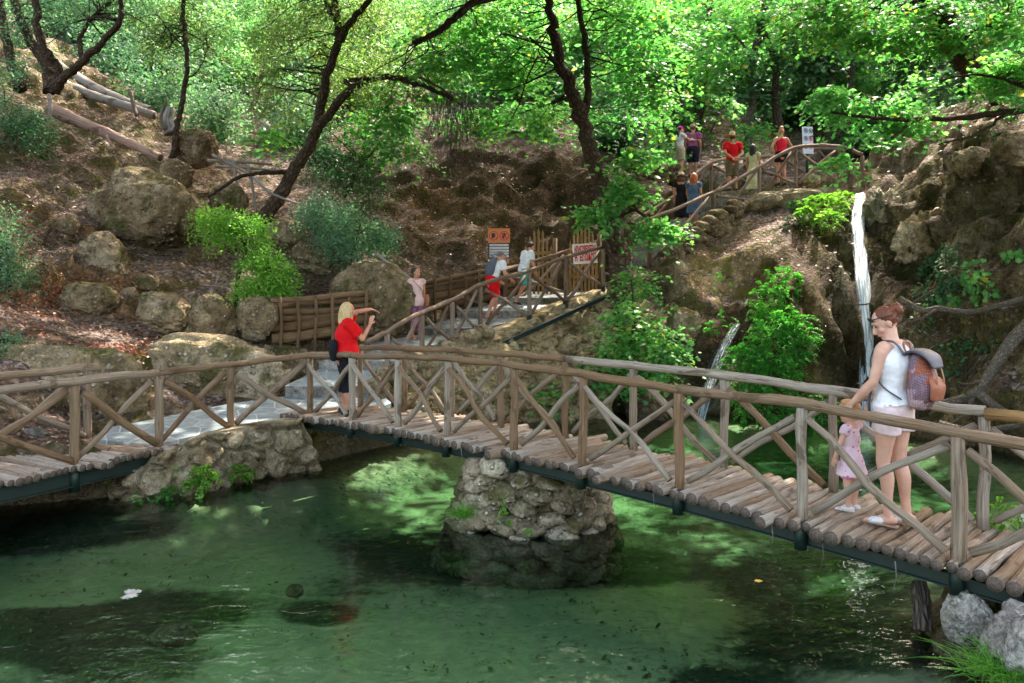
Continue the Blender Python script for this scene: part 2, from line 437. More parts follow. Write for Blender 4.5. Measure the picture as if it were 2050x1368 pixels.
# flagstone path and the lower stairs (plan outlines)
def ppx(px, py, d): v = at(px, py, d); return (v.x, v.y)
RISERS = [  # left px, right px, row at riser foot, distance, riser height
 (572, 765, 790, 13.4, .15), (640, 852, 735, 14.4, .11), (720, 905, 706, 15.2, .14), (835, 968, 669, 16.6, .12), (915, 1066, 633, 17.7, .12), (990, 1142, 605, 18.5, .10)]
STEP = []
for a, b, y, d, h in RISERS:
    z = CAMZ + (HY - y) * d / F
    STEP.append((Vector(((a - CX) * d / F, d - .05, z)), Vector(((b - CX) * d / F, d + .05, z)), z, h))
LAND_L, LAND_R, LAND_Z = Vector((.2, 20.9, 2.42)), Vector((2.75, 20.4, 2.42)), 2.44
PATH = [(-4.72,10.52),(-4.06,11.30),(-3.18,11.84),(-2.25,12.1),(-1.95,12.9),tuple(STEP[0][1].xy),tuple(STEP[0][0].xy),(-4.5,12.9),(-5.2,12.0),(-5.75,11.4),(-5.55,10.75)]
def path_z(x, y): return .56 + (y - 10.45) * .078
UP_A, UP_B = at(1318, 514, 19.4), at(1505, 392, 21.3)     # upper stairs, right hand edge
PLAT = [tuple(UP_B.xy), (7.0, 21.2), (9.2, 20.9), (9.4, 22.6), (7.4, 23.6), (4.6, 25.6), (3.6, 24.8), (5.2, 22.6)]
PLAT_Z = 5.16

def height(X, Y, detail=True):
    z = land(X, Y)
    # platforms are cut level a little below their slabs
    pd = sd_poly(X, Y, np.array(PATH)); pz = .56 + (Y - 10.45) * .078
    st = [np.array(tuple(s[0].xy)) for s in STEP] + [np.array(tuple(LAND_L.xy))]
    sr = [np.array(tuple(s[1].xy)) for s in STEP] + [np.array(tuple(LAND_R.xy))]
    poly = np.array(sr + st[::-1]); sdv = sd_poly(X, Y, poly)
    ctr = [(a + b) / 2 for a, b in zip(st, sr)]
    zs = [s[2] for s in STEP] + [LAND_Z]
    best = np.full(X.shape, 1e9); sz = np.zeros(X.shape)
    for i in range(len(ctr) - 1):
        e = ctr[i + 1] - ctr[i]; t = np.clip(((X - ctr[i][0]) * e[0] + (Y - ctr[i][1]) * e[1]) / (e @ e), 0, 1)
        dd = (X - ctr[i][0] - t * e[0]) ** 2 + (Y - ctr[i][1] - t * e[1]) ** 2
        zz = zs[i] + (zs[i + 1] - zs[i]) * t
        sz = np.where(dd < best, zz, sz); best = np.minimum(best, dd)
    e = UP_B - UP_A; L = math.hypot(e.x, e.y); ex, ey = e.x / L, e.y / L
    t = np.clip(((X - UP_A.x) * ex + (Y - UP_A.y) * ey) / L, -.2, 1)
    off = (X - UP_A.x) * -ey + (Y - UP_A.y) * ex
    tt = (X - UP_A.x) * ex + (Y - UP_A.y) * ey
    uz = UP_A.z + (UP_B.z - UP_A.z) * t
    ud = np.maximum(np.maximum(-off, off - 1.5), np.maximum(-tt - .6, tt - L))
    qd = sd_poly(X, Y, np.array(PLAT))
    for dist, zc, drop in ((pd, pz, .12), (sdv, sz, .14), (ud, uz, .22), (qd, PLAT_Z, .1)):
        w = 1 - sstep(0.0, .35, dist - .05)
        z = z + (np.minimum(z, zc - drop) - z) * w
        w2 = (1 - sstep(.0, .3, dist)) * (dist < .3)
        z = np.where(dist < .05, np.maximum(z, zc - drop - .25), z)
    flat = np.minimum(np.minimum(pd, sdv), np.minimum(ud, qd))
    # pool
    s = sd_poly(X, Y, POOL)
    bank = sstep(-.02, .55, s)
    zin = -.12 - .36 * sstep(0, 1.4, -s)
    z = np.where(s < 0, zin, -.12 + (z + .12) * bank)
    return z, s, flat

def build_ground():
    ny, nx = 470, 330
    yy = 2.4 * np.exp(np.linspace(0, math.log(75 / 2.4), ny))
    uu = np.linspace(-1.05, 1.05, nx)
    Y = np.repeat(yy[:, None], nx, 1); X = uu[None] * (Y + 1.5)
    z, s, flat = height(X, Y)
    gy, gx = np.gradient(z, axis=0) / np.gradient(Y, axis=0), np.gradient(z, axis=1) / np.gradient(X, axis=1)
    steep = np.hypot(gx, gy)
    V = np.stack([X, Y, z], 2)
    nrm = np.stack([-gx, -gy, np.ones_like(z)], 2); nrm /= np.linalg.norm(nrm, axis=2, keepdims=True)
    amp = sstep(.35, 1.1, steep) * .30 + .05
    amp = np.where(s < 0, .03, amp) * sstep(.0, .5, flat) * np.where(s < 0, 1, sstep(0, .3, s) * .8 + .2)
    amp *= np.clip(Y / 14, .5, 2.0)
    PXg = CX + X / Y * F; PYg = HY + (CAMZ - z) / Y * F
    amp *= 1 + .7 * sstep(1760, 1820, PXg) * (s > .3) * (Y < 19)
    tufa = sstep(1530, 1580, PXg) * (1 - sstep(1800, 1850, PXg)) * sstep(395, 440, PYg) * (s > 0) * (Y < 21)   # smooth hanging curtains of tufa by the fall
    d = np.zeros_like(z)
    for i in range(ny):
        for j in range(nx):
            if Y[i, j] > 45: continue
            p = Vector(V[i, j])
            a = mnoise.fractal(p * .9, 1.0, 2.1, 5)
            b = mnoise.noise(p * 3.1) * .35
            # ledges: layered shelves on steep faces
            c = abs(mnoise.noise(Vector((p.x * .5, p.y * .5, p.z * 2.2)))) * .8
            d[i, j] = a + b + c - .3
            if tufa[i, j] > 0:
                q = mnoise.noise(Vector((p.x * 2.6 + .3 * mnoise.noise(p * 1.2), p.y * .25, p.z * .22))) + .5 * mnoise.noise(Vector((p.x * 6.5, p.y * .4, p.z * .5)))
                d[i, j] += (q * 1.5 + .5 - d[i, j]) * tufa[i, j] * .85
    V = V + nrm * (d * amp)[..., None]
    verts = V.reshape(-1, 3)
    i = np.arange(ny - 1)[:, None] * nx + np.arange(nx - 1)[None]
    faces = np.stack([i, i + 1, i + nx + 1, i + nx], 2).reshape(-1, 4)
    o = np_mesh('ground', verts, faces, 4, ground_mat(), smooth=True)
    o['kind'] = 'structure'
    at_ = o.data.color_attributes.new('tint', 'FLOAT_COLOR', 'POINT')
    col = np.ones((len(verts), 4), np.float32)
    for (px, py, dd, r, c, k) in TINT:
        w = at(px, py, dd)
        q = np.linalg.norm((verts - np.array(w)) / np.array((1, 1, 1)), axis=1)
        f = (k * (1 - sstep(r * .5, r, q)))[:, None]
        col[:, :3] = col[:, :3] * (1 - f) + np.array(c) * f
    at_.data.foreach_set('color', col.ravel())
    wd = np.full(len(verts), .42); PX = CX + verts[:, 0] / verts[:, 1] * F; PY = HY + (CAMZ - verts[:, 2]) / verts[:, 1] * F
    for (cx, cy_, rx, ry, k) in BED_SHADE:
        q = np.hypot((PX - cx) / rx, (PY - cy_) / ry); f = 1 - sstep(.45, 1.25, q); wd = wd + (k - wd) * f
    wa = o.data.color_attributes.new('bed_shade', 'FLOAT_COLOR', 'POINT'); wc = np.ones((len(verts), 4), np.float32); wc[:, :3] = wd[:, None]; wa.data.foreach_set('color', wc.ravel())
    return o, V, nrm, s, flat, steep
TINT = [  # pale, mossy, wet and darkened ground: photo point, distance, radius, tint, amount
 (850,800,14.6,1.9,(2.4,2.1,1.6),.9),(1050,720,16.6,1.6,(2.6,2.0,1.2),.9),(1150,680,17,1.4,(2.4,1.9,1.1),.9),(950,760,15.6,1.4,(2.6,2.1,1.3),.9),
 (400,900,10.7,1.0,(2.6,2.3,1.7),.8),(520,880,11.3,1.0,(2.6,2.3,1.7),.8),(620,850,11.8,.8,(2.2,2.0,1.5),.8),
 (1450,540,18.6,1.3,(2.2,2.0,1.8),.9),(1540,400,21,1.6,(2.4,2.1,1.7),.9),(1850,460,16.5,1.3,(1.9,1.8,1.6),.9),
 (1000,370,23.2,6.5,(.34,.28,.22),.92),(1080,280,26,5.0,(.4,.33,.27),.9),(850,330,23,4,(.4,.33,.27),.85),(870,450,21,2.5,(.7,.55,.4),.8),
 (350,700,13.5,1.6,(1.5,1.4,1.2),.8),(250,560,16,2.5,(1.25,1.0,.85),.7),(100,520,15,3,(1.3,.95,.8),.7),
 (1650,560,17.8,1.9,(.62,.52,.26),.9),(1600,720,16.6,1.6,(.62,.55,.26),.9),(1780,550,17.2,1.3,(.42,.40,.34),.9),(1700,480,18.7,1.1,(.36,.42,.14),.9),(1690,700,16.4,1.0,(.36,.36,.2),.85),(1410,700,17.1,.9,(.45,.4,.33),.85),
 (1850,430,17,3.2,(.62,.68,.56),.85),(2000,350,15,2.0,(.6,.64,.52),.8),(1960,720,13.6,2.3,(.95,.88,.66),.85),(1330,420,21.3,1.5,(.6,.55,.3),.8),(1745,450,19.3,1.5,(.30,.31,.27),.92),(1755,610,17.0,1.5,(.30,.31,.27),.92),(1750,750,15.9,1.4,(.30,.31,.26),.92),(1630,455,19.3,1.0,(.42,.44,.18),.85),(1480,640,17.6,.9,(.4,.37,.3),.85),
]
BED_SHADE = [(100,1060,260,60,.95),(280,1275,360,85,.95),(700,1140,120,60,.6),(880,1120,190,55,.9),(1180,1135,280,45,.9),(1640,1150,230,80,.85),(1700,1290,260,60,.9),(1500,960,400,60,.7),(1350,1050,200,40,.55),
  (400,1125,330,52,.05),(120,1190,150,30,.15),(820,1290,480,85,.0),(560,1040,150,40,.2),(1250,1230,200,50,.1),(900,1350,500,50,.0),(640,1230,90,30,.7),(1500,1360,200,40,.6)]  # dark reflections and depth of the water painted onto the bed
def ground_mat():
    m, nt = newmat('gorge ground')
    geo = nt.nodes.new('ShaderNodeNewGeometry')
    pos = geo.outputs['Position']
    sep = nd(nt, 'ShaderNodeSeparateXYZ', {0: pos}); z = sep.outputs[2]
    nz = nd(nt, 'ShaderNodeSeparateXYZ', {0: geo.outputs['True Normal']}).outputs[2]
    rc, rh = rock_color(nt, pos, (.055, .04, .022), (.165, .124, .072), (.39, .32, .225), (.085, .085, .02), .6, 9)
    tint = nd(nt, 'ShaderNodeVertexColor', layer_name='tint').outputs[0]
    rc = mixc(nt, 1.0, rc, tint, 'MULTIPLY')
    # leaf litter and bare earth on the gentler ground
    n1 = tex_noise(nt, pos, .8, 6, .6).outputs[0]
    vo = nd(nt, 'ShaderNodeTexVoronoi', {'Vector': pos, 'Scale': 17})
    cell = nd(nt, 'ShaderNodeSeparateColor', {0: vo.outputs['Color']}).outputs[0]
    lc = ramp(nt, cell, [(0, (.08, .055, .042)), (.35, (.175, .125, .10)), (.7, (.28, .205, .17)), (1, (.44, .36, .31))])
    lc = mixc(nt, smooth(nt, n1, .42, .62), lc, mixc(nt, cell, (.075, .048, .03), (.17, .115, .08)))
    n2 = tex_noise(nt, pos, 12, 4).outputs[0]
    lc = mixc(nt, 1.0, lc, ramp(nt, n2, [(.3, .55), (.7, 1.25)]), 'MULTIPLY')
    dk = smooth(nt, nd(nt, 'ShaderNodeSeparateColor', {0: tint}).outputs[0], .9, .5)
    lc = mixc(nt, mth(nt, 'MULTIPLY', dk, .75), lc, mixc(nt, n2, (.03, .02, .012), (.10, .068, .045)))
    f = smooth(nt, mth(nt, 'ADD', nz, mth(nt, 'MULTIPLY', mth(nt, 'SUBTRACT', n1, .5), .35)), .66, .80)
    c = mixc(nt, f, rc, lc)
    # pool bed: pale silt with dark leaves, painted-in dark reflections and stones
    sx = nd(nt, 'ShaderNodeMapping', {'Vector': pos, 'Scale': (1, 1, 0)}).outputs[0]
    wn = tex_noise(nt, sx, 4, 3).outputs[1]
    wv = mixc(nt, .12, sx, wn)
    bv = nd(nt, 'ShaderNodeTexVoronoi', {'Vector': nd(nt, 'ShaderNodeMapping', {'Vector': wv, 'Scale': (1.0, 1.9, 1), 'Rotation': (0, 0, .5)}).outputs[0], 'Scale': 6.5})
    bc = nd(nt, 'ShaderNodeSeparateColor', {0: bv.outputs['Color']}).outputs[0]
    leafm = mth(nt, 'MULTIPLY', smooth(nt, bv.outputs['Distance'], .34, .22), smooth(nt, bc, .52, .62))
    big = tex_noise(nt, sx, .42, 5, .58, .8).outputs[0]
    fine = tex_noise(nt, sx, 7, 6, .7).outputs[0]
    silt = mixc(nt, fine, (.22, .25, .14), (.74, .74, .52))
    bed = mixc(nt, mth(nt, 'MULTIPLY', leafm, .25), silt, (.06, .08, .045))
    wat = nd(nt, 'ShaderNodeVertexColor', layer_name='bed_shade').outputs[0]
    bed_shade = smooth(nt, mth(nt, 'ADD', mth(nt, 'ADD', mth(nt, 'MULTIPLY', big, .8), wat), mth(nt, 'MULTIPLY', mth(nt, 'SUBTRACT', fine, .5), .75)), .74, 1.06)
    bed = mixc(nt, mth(nt, 'MULTIPLY', bed_shade, .96), bed, mixc(nt, smooth(nt, fine, .35, .7), (.010, .020, .015), (.055, .08, .042)))
    bm = smooth(nt, z, -.02, -.14)
    shore = smooth(nt, z, .45, .02)
    c = mixc(nt, mth(nt, 'MULTIPLY', shore, .6), c, mixc(nt, fine, (.03, .028, .018), (.10, .085, .045)))
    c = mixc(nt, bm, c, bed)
    h = mth(nt, 'ADD', rh, mth(nt, 'MULTIPLY', cell, .4))
    h = mth(nt, 'ADD', h, n2)
    h = mth(nt, 'MULTIPLY', h, mth(nt, 'SUBTRACT', 1.0, mth(nt, 'MULTIPLY', bm, .85)))
    out(nt, bsdf(nt, c, .92, bump(nt, h, 1.0, .07), .12))
    return m
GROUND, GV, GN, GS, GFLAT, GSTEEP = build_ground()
from mathutils.bvhtree import BVHTree
_bv = BVHTree.FromPolygons([tuple(v.co) for v in GROUND.data.vertices], [tuple(p.vertices) for p in GROUND.data.polygons])
def gz(x, y, dz=0.0):
    h = _bv.ray_cast(Vector((x, y, 60)), Vector((0, 0, -1)))
    return (h[0].z if h[0] else float(land(np.array([x]), np.array([y]))[0])) + dz
def hit(px, py):
    """Point of the ground seen at a photo pixel."""
    d = at(px, py, 1.0) - Vector((0, 0, CAMZ)); 
    h = _bv.ray_cast(Vector((0, 0, CAMZ)), d.normalized())
    return h[0], h[1]
for px_, py_ in ((100,250),(300,450),(300,700),(1000,400),(1450,550),(1600,600),(1900,600),(1640,420),(1310,440),(1000,60),(1560,372),(1722,500),(1050,720),(1235,600),(1550,280),(550,450)):
    h_ = hit(px_, py_)[0]
    print('GROUND', px_, py_, [round(c, 2) for c in h_] if h_ else None)

# ------------------------------------------------------------------ water
def water_mat():
    m, nt = newmat('clear green water')
    pos = nt.nodes.new('ShaderNodeNewGeometry').outputs['Position']
    mp = nd(nt, 'ShaderNodeMapping', {'Vector': pos, 'Scale': (1, 1.6, 1), 'Rotation': (0, 0, .25)}).outputs[0]
    n = tex_noise(nt, mp, 2.6, 3, .5, .7).outputs[0]
    n2 = tex_noise(nt, mp, 9, 2, .5, .5).outputs[0]
    h = mth(nt, 'ADD', n, mth(nt, 'MULTIPLY', n2, .22))
    nb = bump(nt, h, .22, .05)
    tr = nd(nt, 'ShaderNodeBsdfTransparent', {'Color': (.90, .97, .92)}).outputs[0]
    gl = nd(nt, 'ShaderNodeBsdfGlossy', {'Color': (.95, 1, .97), 'Roughness': .04, 'Normal': nb}).outputs[0]
    fr = nd(nt, 'ShaderNodeFresnel', {'IOR': 1.29, 'Normal': nb}).outputs[0]
    out(nt, nd(nt, 'ShaderNodeMixShader', {0: fr, 1: tr, 2: gl}).outputs[0])
    va = nd(nt, 'ShaderNodeVolumeAbsorption', {'Color': (.50, .72, .57), 'Density': 1.4})
    nt.links.new(va.outputs[0], [n for n in nt.nodes if n.type == 'OUTPUT_MATERIAL'][0].inputs['Volume'])
    return m
w = MB(); w.box((.5, 10.05, -.9), (20, 14.9, 1.8))
WATER = w.build('water', water_mat(), None, False); WATER['kind'] = 'structure'

# ------------------------------------------------------------------ path and stairs
def outline_slab(name, poly, zf, th, mat, parent=None, over=0.0):
    mb = MB()
    mb.prism(poly, [zf(x, y) - th for x, y in poly], [zf(x, y) for x, y in poly])
    return mb.build(name, mat, parent, smooth=False)
o = outline_slab('path', PATH, path_z, .16, FLAG); o['kind'] = 'structure'
STAIRS = empty('stone_stairs', STEP[0][0], 'curved flight of broad flagstone steps climbing from the path to the paling gates', 'stairs')
for i, (a, b, z, h) in enumerate(STEP):
    if i + 1 < len(STEP): c, dd, zb = STEP[i + 1][1], STEP[i + 1][0], STEP[i + 1][2]
    else: c, dd, zb = LAND_R, LAND_L, LAND_Z
    # rounded front edge
    mid = (a + b) / 2; fw = (mid - (c + dd) / 2).normalized() * .12
    m1 = a.lerp(b, .3) + fw; m2 = a.lerp(b, .7) + fw
    back = .12 * ((c + dd) / 2 - mid).normalized()
    poly = [tuple(a.xy), tuple(m1.xy), tuple(m2.xy), tuple(b.xy), tuple((c + back).xy), tuple((dd + back).xy)]
    za = z + h
    zt = [za, za, za, za, zb - .01, zb - .01]
    mb = MB(); mb.prism(poly, z - .5, zt)
    for f_ in range(len(mb.f)):
        if f_ >= 2: mb.mi[f_] = 1
    mb.build('step', [FLAG, STEPM], STAIRS, smooth=False)
UPST = empty('upper_stone_stairs', UP_A, 'narrow flight of grey stone steps climbing beside the mossy rock to the platform', 'stairs')
e = UP_B - UP_A; L_ = math.hypot(e.x, e.y); ux = Vector((e.x / L_, e.y / L_, 0)); un = Vector((-ux.y, ux.x, 0))
NU = 11
for i in range(NU):
    z1 = UP_A.z + (UP_B.z - UP_A.z) * (i + 1) / NU
    p0 = UP_A + ux * (L_ * i / NU - .0); p1 = UP_A + ux * (L_ * (i + 1) / NU + .1)
    q = [p0, p1, p1 + un * 1.45, p0 + un * 1.45]
    mb = MB(); mb.prism([tuple(k.xy) for k in q], z1 - .6, z1)
    mb.build('step', STEPM, UPST, smooth=False)
o = outline_slab('platform_ground', PLAT, lambda x, y: PLAT_Z, .3, ROCK_PALE); o['kind'] = 'structure'
# concrete landing at the far right end of the bridge
mb = MB(); mb.prism([(3.75,5.75),(6.5,4.2),(7.5,5.8),(5.2,7.0),(4.2,6.6)], .3, .80)
o = mb.build('pavement', FLAG, None, False); o['kind'] = 'structure'
# ------------------------------------------------------------------ log bridges and railings
def log_pts(a, b, n=7, wob=.02, sag=0.0):
    a, b = Vector(a), Vector(b); d = (b - a); u = d.normalized().orthogonal().normalized(); w = d.normalized().cross(u)
    ph = random.uniform(0, 6.28); ph2 = random.uniform(0, 6.28); k = random.uniform(.8, 1.6)
    pts = []
    for i in range(n):
        t = i / (n - 1)
        env = math.sin(math.pi * t) 
        pts.append(a + d * t + u * (wob * env * math.sin(k * 3 * t + ph)) + w * (wob * env * math.sin(k * 4 * t + ph2)) - Vector((0, 0, sag * env)))
    return pts
def log(name, a, b, r, mat, parent, wob=.02, r2=None, n=7, seg=10, ext=0.0):
    a, b = Vector(a), Vector(b)
    if ext:
        u = (b - a).normalized(); a = a - u * ext; b = b + u * ext
    r2 = r2 or r * random.uniform(.82, .97)
    ra, rb = (r, r2) if random.random() < .5 else (r2, r)
    rad = [(ra + (rb - ra) * i / (n - 1)) * random.uniform(.91, 1.09) for i in range(n)]
    mb = MB(); mb.tube(log_pts(a, b, n, wob), rad, seg, True, .03, 1)
    return mb.build(name, [mat, ENDG], parent)
def through(name, pts, r, mat, parent, per=5, jit=.012):
    """A bent pole that follows its support points."""
    P = [Vector(p) for p in crom(pts, per)]
    P = [p + Vector((random.uniform(-jit, jit), random.uniform(-jit, jit), random.uniform(-jit, jit))) for p in P]
    rad = [r * random.uniform(.9, 1.1) for _ in P]
    mb = MB(); mb.tube(P, rad, 10, True, .03, 1)
    return mb.build(name, [mat, ENDG], parent)
def socket(parent, p, z0, z1, r=.062):
    mb = MB(); mb.tube([(p.x, p.y, z0), (p.x, p.y, z1)], r, 14)
    mb.tube([(p.x, p.y, z1 - .012), (p.x, p.y, z1 + .004)], r + .008, 14)
    return mb.build('steel_socket', GREEN_STEEL, parent)
def braces(parent, P, H, r, off, mat=WOOD, skip=()):
    """X of two poles in each bay; P post feet, H post heights; off shifts one pole to each side."""
    for i in range(len(P) - 1):
        if i in skip: continue
        a, b = P[i], P[i + 1]
        u = (b - a); u.z = 0; L = u.length; u.normalize(); nrm = Vector((-u.y, u.x, 0))
        o1 = nrm * off; o2 = nrm * -off
        e = .07
        log('brace', a + u * e + Vector((0, 0, .05)) + o1, b - u * e + Vector((0, 0, H[i + 1] - .08)) + o1, r * random.uniform(.85, 1.12), mat, parent, .035)
        log('brace', a + u * e + Vector((0, 0, H[i] - .08)) + o2, b - u * e + Vector((0, 0, .05)) + o2, r * random.uniform(.85, 1.12), mat, parent, .03)

BR0 = Vector((3.12, 5.52, 0)); BD = Vector((-.711, .703, 0)).normalized(); BN = Vector((.703, .711, 0)).normalized()
def deck_z(t): return .80 + .125 * (1 - ((max(t, -.4) - 4.36) / 4.36) ** 2) + min(0, t + .4) * .06
def bp(t, s, z=None):
    p = BR0 + BD * t + BN * s
    p.z = deck_z(t) if z is None else z
    return p
BRIDGE = empty('log_bridge', bp(4.3, .46, 0), 'long arched footbridge of round logs with a stone pier under its middle', 'footbridge')
t = -1.25; lastr = .05
k = 0
while t < 9.0:
    r = random.uniform(.038, .058)
    t += r
    near = random.uniform(-.17, -.09); far = 1.04 + random.uniform(-.09, .11)
    if k in (27, 44, 60): near -= .16
    if k % 13 == 4: far += .22
    a = bp(t, near) + Vector((0, 0, -r + random.uniform(-.008, .006))); b = bp(t + random.uniform(-.03, .03), far) + Vector((0, 0, -r + random.uniform(-.008, .008)))
    log('deck_log', a, b, r, WOOD_DECK, BRIDGE, .012, r * .93, 6, 10)
    t += r; k += 1
NEAR_T = [-1.15, .036, 1.158, 2.29, 3.41, 4.35, 5.45, 6.39, 7.41]
FAR_T = [-1.0, .11, 1.29, 2.37, 3.45, 4.42, 5.49, 6.43, 7.48, 8.54]
NP = [bp(t, .0) for t in NEAR_T]; FP = [bp(t, .92) for t in FAR_T]
NH = [.85, .85, .865, .83, .85, .85, .865, .84, .825]; FH = [.86] * 10
for P, H, r in ((NP, NH, .052), (FP, FH, .050)):
    for p, h in zip(P, H):
        log('post', p + Vector((0, 0, -.06)), p + Vector((random.uniform(-.012, .012), random.uniform(-.012, .012), h)), r * random.uniform(.80, .97), WOOD, BRIDGE, .012)
PATHPOST = [atz(620, 833, .73), atz(462, 858, .65), atz(315, 893, .56), atz(147, 928, .56)]
braces(BRIDGE, NP + [PATHPOST[0]], NH + [.85], .034, .042)
braces(BRIDGE, FP, FH, .033, .042)
top = lambda P, H: [p + Vector((0, 0, h + .035)) for p, h in zip(P, H)]
nt_ = top(NP, NH); ft_ = top(FP, FH)
through('handrail', [nt_[0] + (nt_[0] - nt_[1]) * .3] + nt_[:4], .042, WOOD, BRIDGE)
through('handrail', nt_[3:5] + [nt_[5] + Vector((0, 0, .012))] + nt_[6:], .040, WOOD, BRIDGE)
through('handrail', ft_[:2], .045, WOOD_GATE, BRIDGE)
through('handrail', ft_[1:6], .045, WOOD, BRIDGE)
through('handrail', ft_[5:], .042, WOOD, BRIDGE)
for s in (.02, .90):   # steel girders
    mb = MB()
    N = 24; 
    ts = [-.35 + (8.95 + .35) * i / N for i in range(N + 1)]
    for i in range(N):
        a, b = bp(ts[i], s), bp(ts[i + 1], s)
        for (z0, z1, w) in ((-.215, -.205, .07), (-.205, -.125, .014), (-.125, -.115, .07)):
            base = len(mb.v)
            for p in (a, b):
                for sx, zz in ((-w / 2, z0), (w / 2, z0), (w / 2, z1), (-w / 2, z1)):
                    q = p + BN * sx; mb.v.append((q.x, q.y, p.z + zz))
            for q in range(4): mb.face((base + q, base + (q + 1) % 4, base + 4 + (q + 1) % 4, base + 4 + q))
            if i == 0: mb.face((base + 3, base + 2, base + 1, base))
            if i == N - 1: mb.face((base + 4, base + 5, base + 6, base + 7))
    mb.build('steel_beam', GREEN_STEEL, BRIDGE, smooth=False)
for p in NP[1:] + FP[1:8]:
    q = p - BN * .02
    socket(BRIDGE, q, p.z - .245, p.z - .02, .05)
for p, ln in ((bp(1.35, -.12), .2), (bp(.95, -.1), .25), (bp(2.5, -.1), .14), (bp(.4, -.15), .22), (bp(5.1, -.1), .16)):
    mb = MB(); mb.tube([p + Vector((0, 0, -.09)), p + Vector((.01, 0, -.09 - ln * .5)), p + Vector((-.01, .01, -.09 - ln))], [.006, .004, .002], 5); mb.build('hanging_twig', WOOD_DEAD, BRIDGE)

# left bridge
L0 = PATHPOST[2] + Vector((.02, 0, 0)); L0.z = 0
LD = (Vector((PATHPOST[3].x, PATHPOST[3].y, 0)) - L0).normalized(); LN = Vector((LD.y, -LD.x, 0))
if LN.x > 0: LN = -LN
def lp(t, s, z=.56): p = L0 + LD * t + LN * s; p.z = z; return p
LB = empty('log_bridge', lp(1.5, .6, 0), 'short grey log footbridge joining the near end of the flagstone path', 'footbridge')
t = -.25; k = 0
while t < 4.6:
    r = random.uniform(.04, .05); t += r
    near = random.uniform(-.16, -.09) - (.16 if k in (1, 2, 12, 13) else 0)
    log('deck_log', lp(t, near) + Vector((0, 0, -r)), lp(t + random.uniform(-.03, .03), 1.42 + random.uniform(-.06, .1)) + Vector((0, 0, -r)), r, WOOD_DECK, LB, .012, r * .93, 6, 10)
    t += r; k += 1
lt = [0, (PATHPOST[3] - PATHPOST[2]).length, 2.75, 4.3]
LP_ = [lp(t, 0) for t in lt]; LH = [.93, .93, .92, .92]
LF = [lp(.15, 1.32), lp(1.55, 1.32), lp(3.0, 1.32), lp(4.4, 1.32)]; LFH = [.93] * 4
for P in (LP_, LF):
    for p in P: log('post', p + Vector((0, 0, -.05)), p + Vector((0, 0, .92)), .06, WOOD, LB, .008)
braces(LB, LP_, LH, .045, .05); braces(LB, LF, LFH, .045, .05)
lft = top(LF, LFH)
through('handrail', [lft[0] + (lft[0] - lft[1]).normalized() * .15] + lft, .055, WOOD, LB)
for s in (.0, 1.3):
    mb = MB()
    for (z0, z1, w) in ((-.27, -.255, .1), (-.255, -.11, .016), (-.11, -.095, .1)):
        a, b = lp(.05, s, 0), lp(4.6, s, 0); base = len(mb.v)
        for p in (a, b):
            for sx, zz in ((-w / 2, z0), (w / 2, z0), (w / 2, z1), (-w / 2, z1)):
                q = p + LN * sx; mb.v.append((q.x, q.y, .56 + zz))
        for q in range(4): mb.face((base + q, base + (q + 1) % 4, base + 4 + (q + 1) % 4, base + 4 + q))
        mb.face((base + 3, base + 2, base + 1, base)); mb.face((base + 4, base + 5, base + 6, base + 7))
    mb.build('steel_beam', GREEN_STEEL, LB, smooth=False)
for p in LP_[:3]: socket(LB, p, .56 - .34, .56 - .03)

# railing along the path, from the short bridge to the long one
PR = empty('path_railing', PATHPOST[1], 'rustic pole railing along the water edge of the flagstone path', 'railing')
for p, h in zip(PATHPOST[:2], (.85, .86)): log('post', p + Vector((0, 0, -.25)), p + Vector((0, 0, h)), .052, WOOD, PR, .008)
braces(PR, [PATHPOST[0], PATHPOST[1], PATHPOST[2]], [.85, .86, .93], .042, .045)
pr_top = [nt_[-1] + Vector((0, 0, .0))] + [PATHPOST[0] + Vector((0, 0, .89)), PATHPOST[1] + Vector((0, 0, .90)), PATHPOST[2] + Vector((0, 0, .965)), PATHPOST[3] + Vector((0, 0, .965))]
through('handrail', pr_top[:3] + [pr_top[3]], .045, WOOD, PR)
through('handrail', [pr_top[3], pr_top[4], LP_[2] + Vector((0, 0, .96)), LP_[3] + Vector((0, 0, .96))], .052, WOOD, LB)

# lower stair railing, near side, and the one beyond
def rail(name, label, feet, heights, r=.042, ext=(0, 0), mat=WOOD_RAIL2, skip=(), sockets=(), rr=None):
    R_ = empty(name, feet[len(feet) // 2], label, 'railing')
    for p, h in zip(feet, heights):
        log('post', p + Vector((0, 0, -.12)), p + Vector((0, 0, h)), r * 1.1, mat, R_, .006)
    braces(R_, feet, heights, r * .85, r, mat, skip)
    tp = [p + Vector((0, 0, h + .03)) for p, h in zip(feet, heights)]
    if ext[0]: tp = [tp[0] + (tp[0] - tp[1]).normalized() * ext[0]] + tp
    if ext[1]: tp = tp + [tp[-1] + (tp[-1] - tp[-2]).normalized() * ext[1]]
    through('handrail', tp, rr or r, mat, R_)
    for i in sockets:
        socket(R_, feet[i], feet[i].z - .28, feet[i].z + .06, .06)
    return R_
S1 = [at(775, 765, 13.5), at(845, 722, 14.6), at(905, 690, 15.5), at(962, 668, 16.2), at(1060, 636, 17.0), at(1132, 608, 17.7), at(1208, 578, 18.4)]
S1t = [668, 628, 605, 573, 545, 518, 497]
S1h = [(p - q) * s.y / F for p, q, s in zip((765, 722, 690, 668, 636, 608, 578), S1t, S1)]
SR = rail('stair_railing', 'rustic pole railing climbing the near side of the broad flagstone steps', S1, S1h, .043, (.62, 0), sockets=(4, 5, 6))
S2 = [at(890, 650, 17.6), at(1010, 628, 18.6), at(1136, 590, 19.4), at(1235, 560, 20.2)]
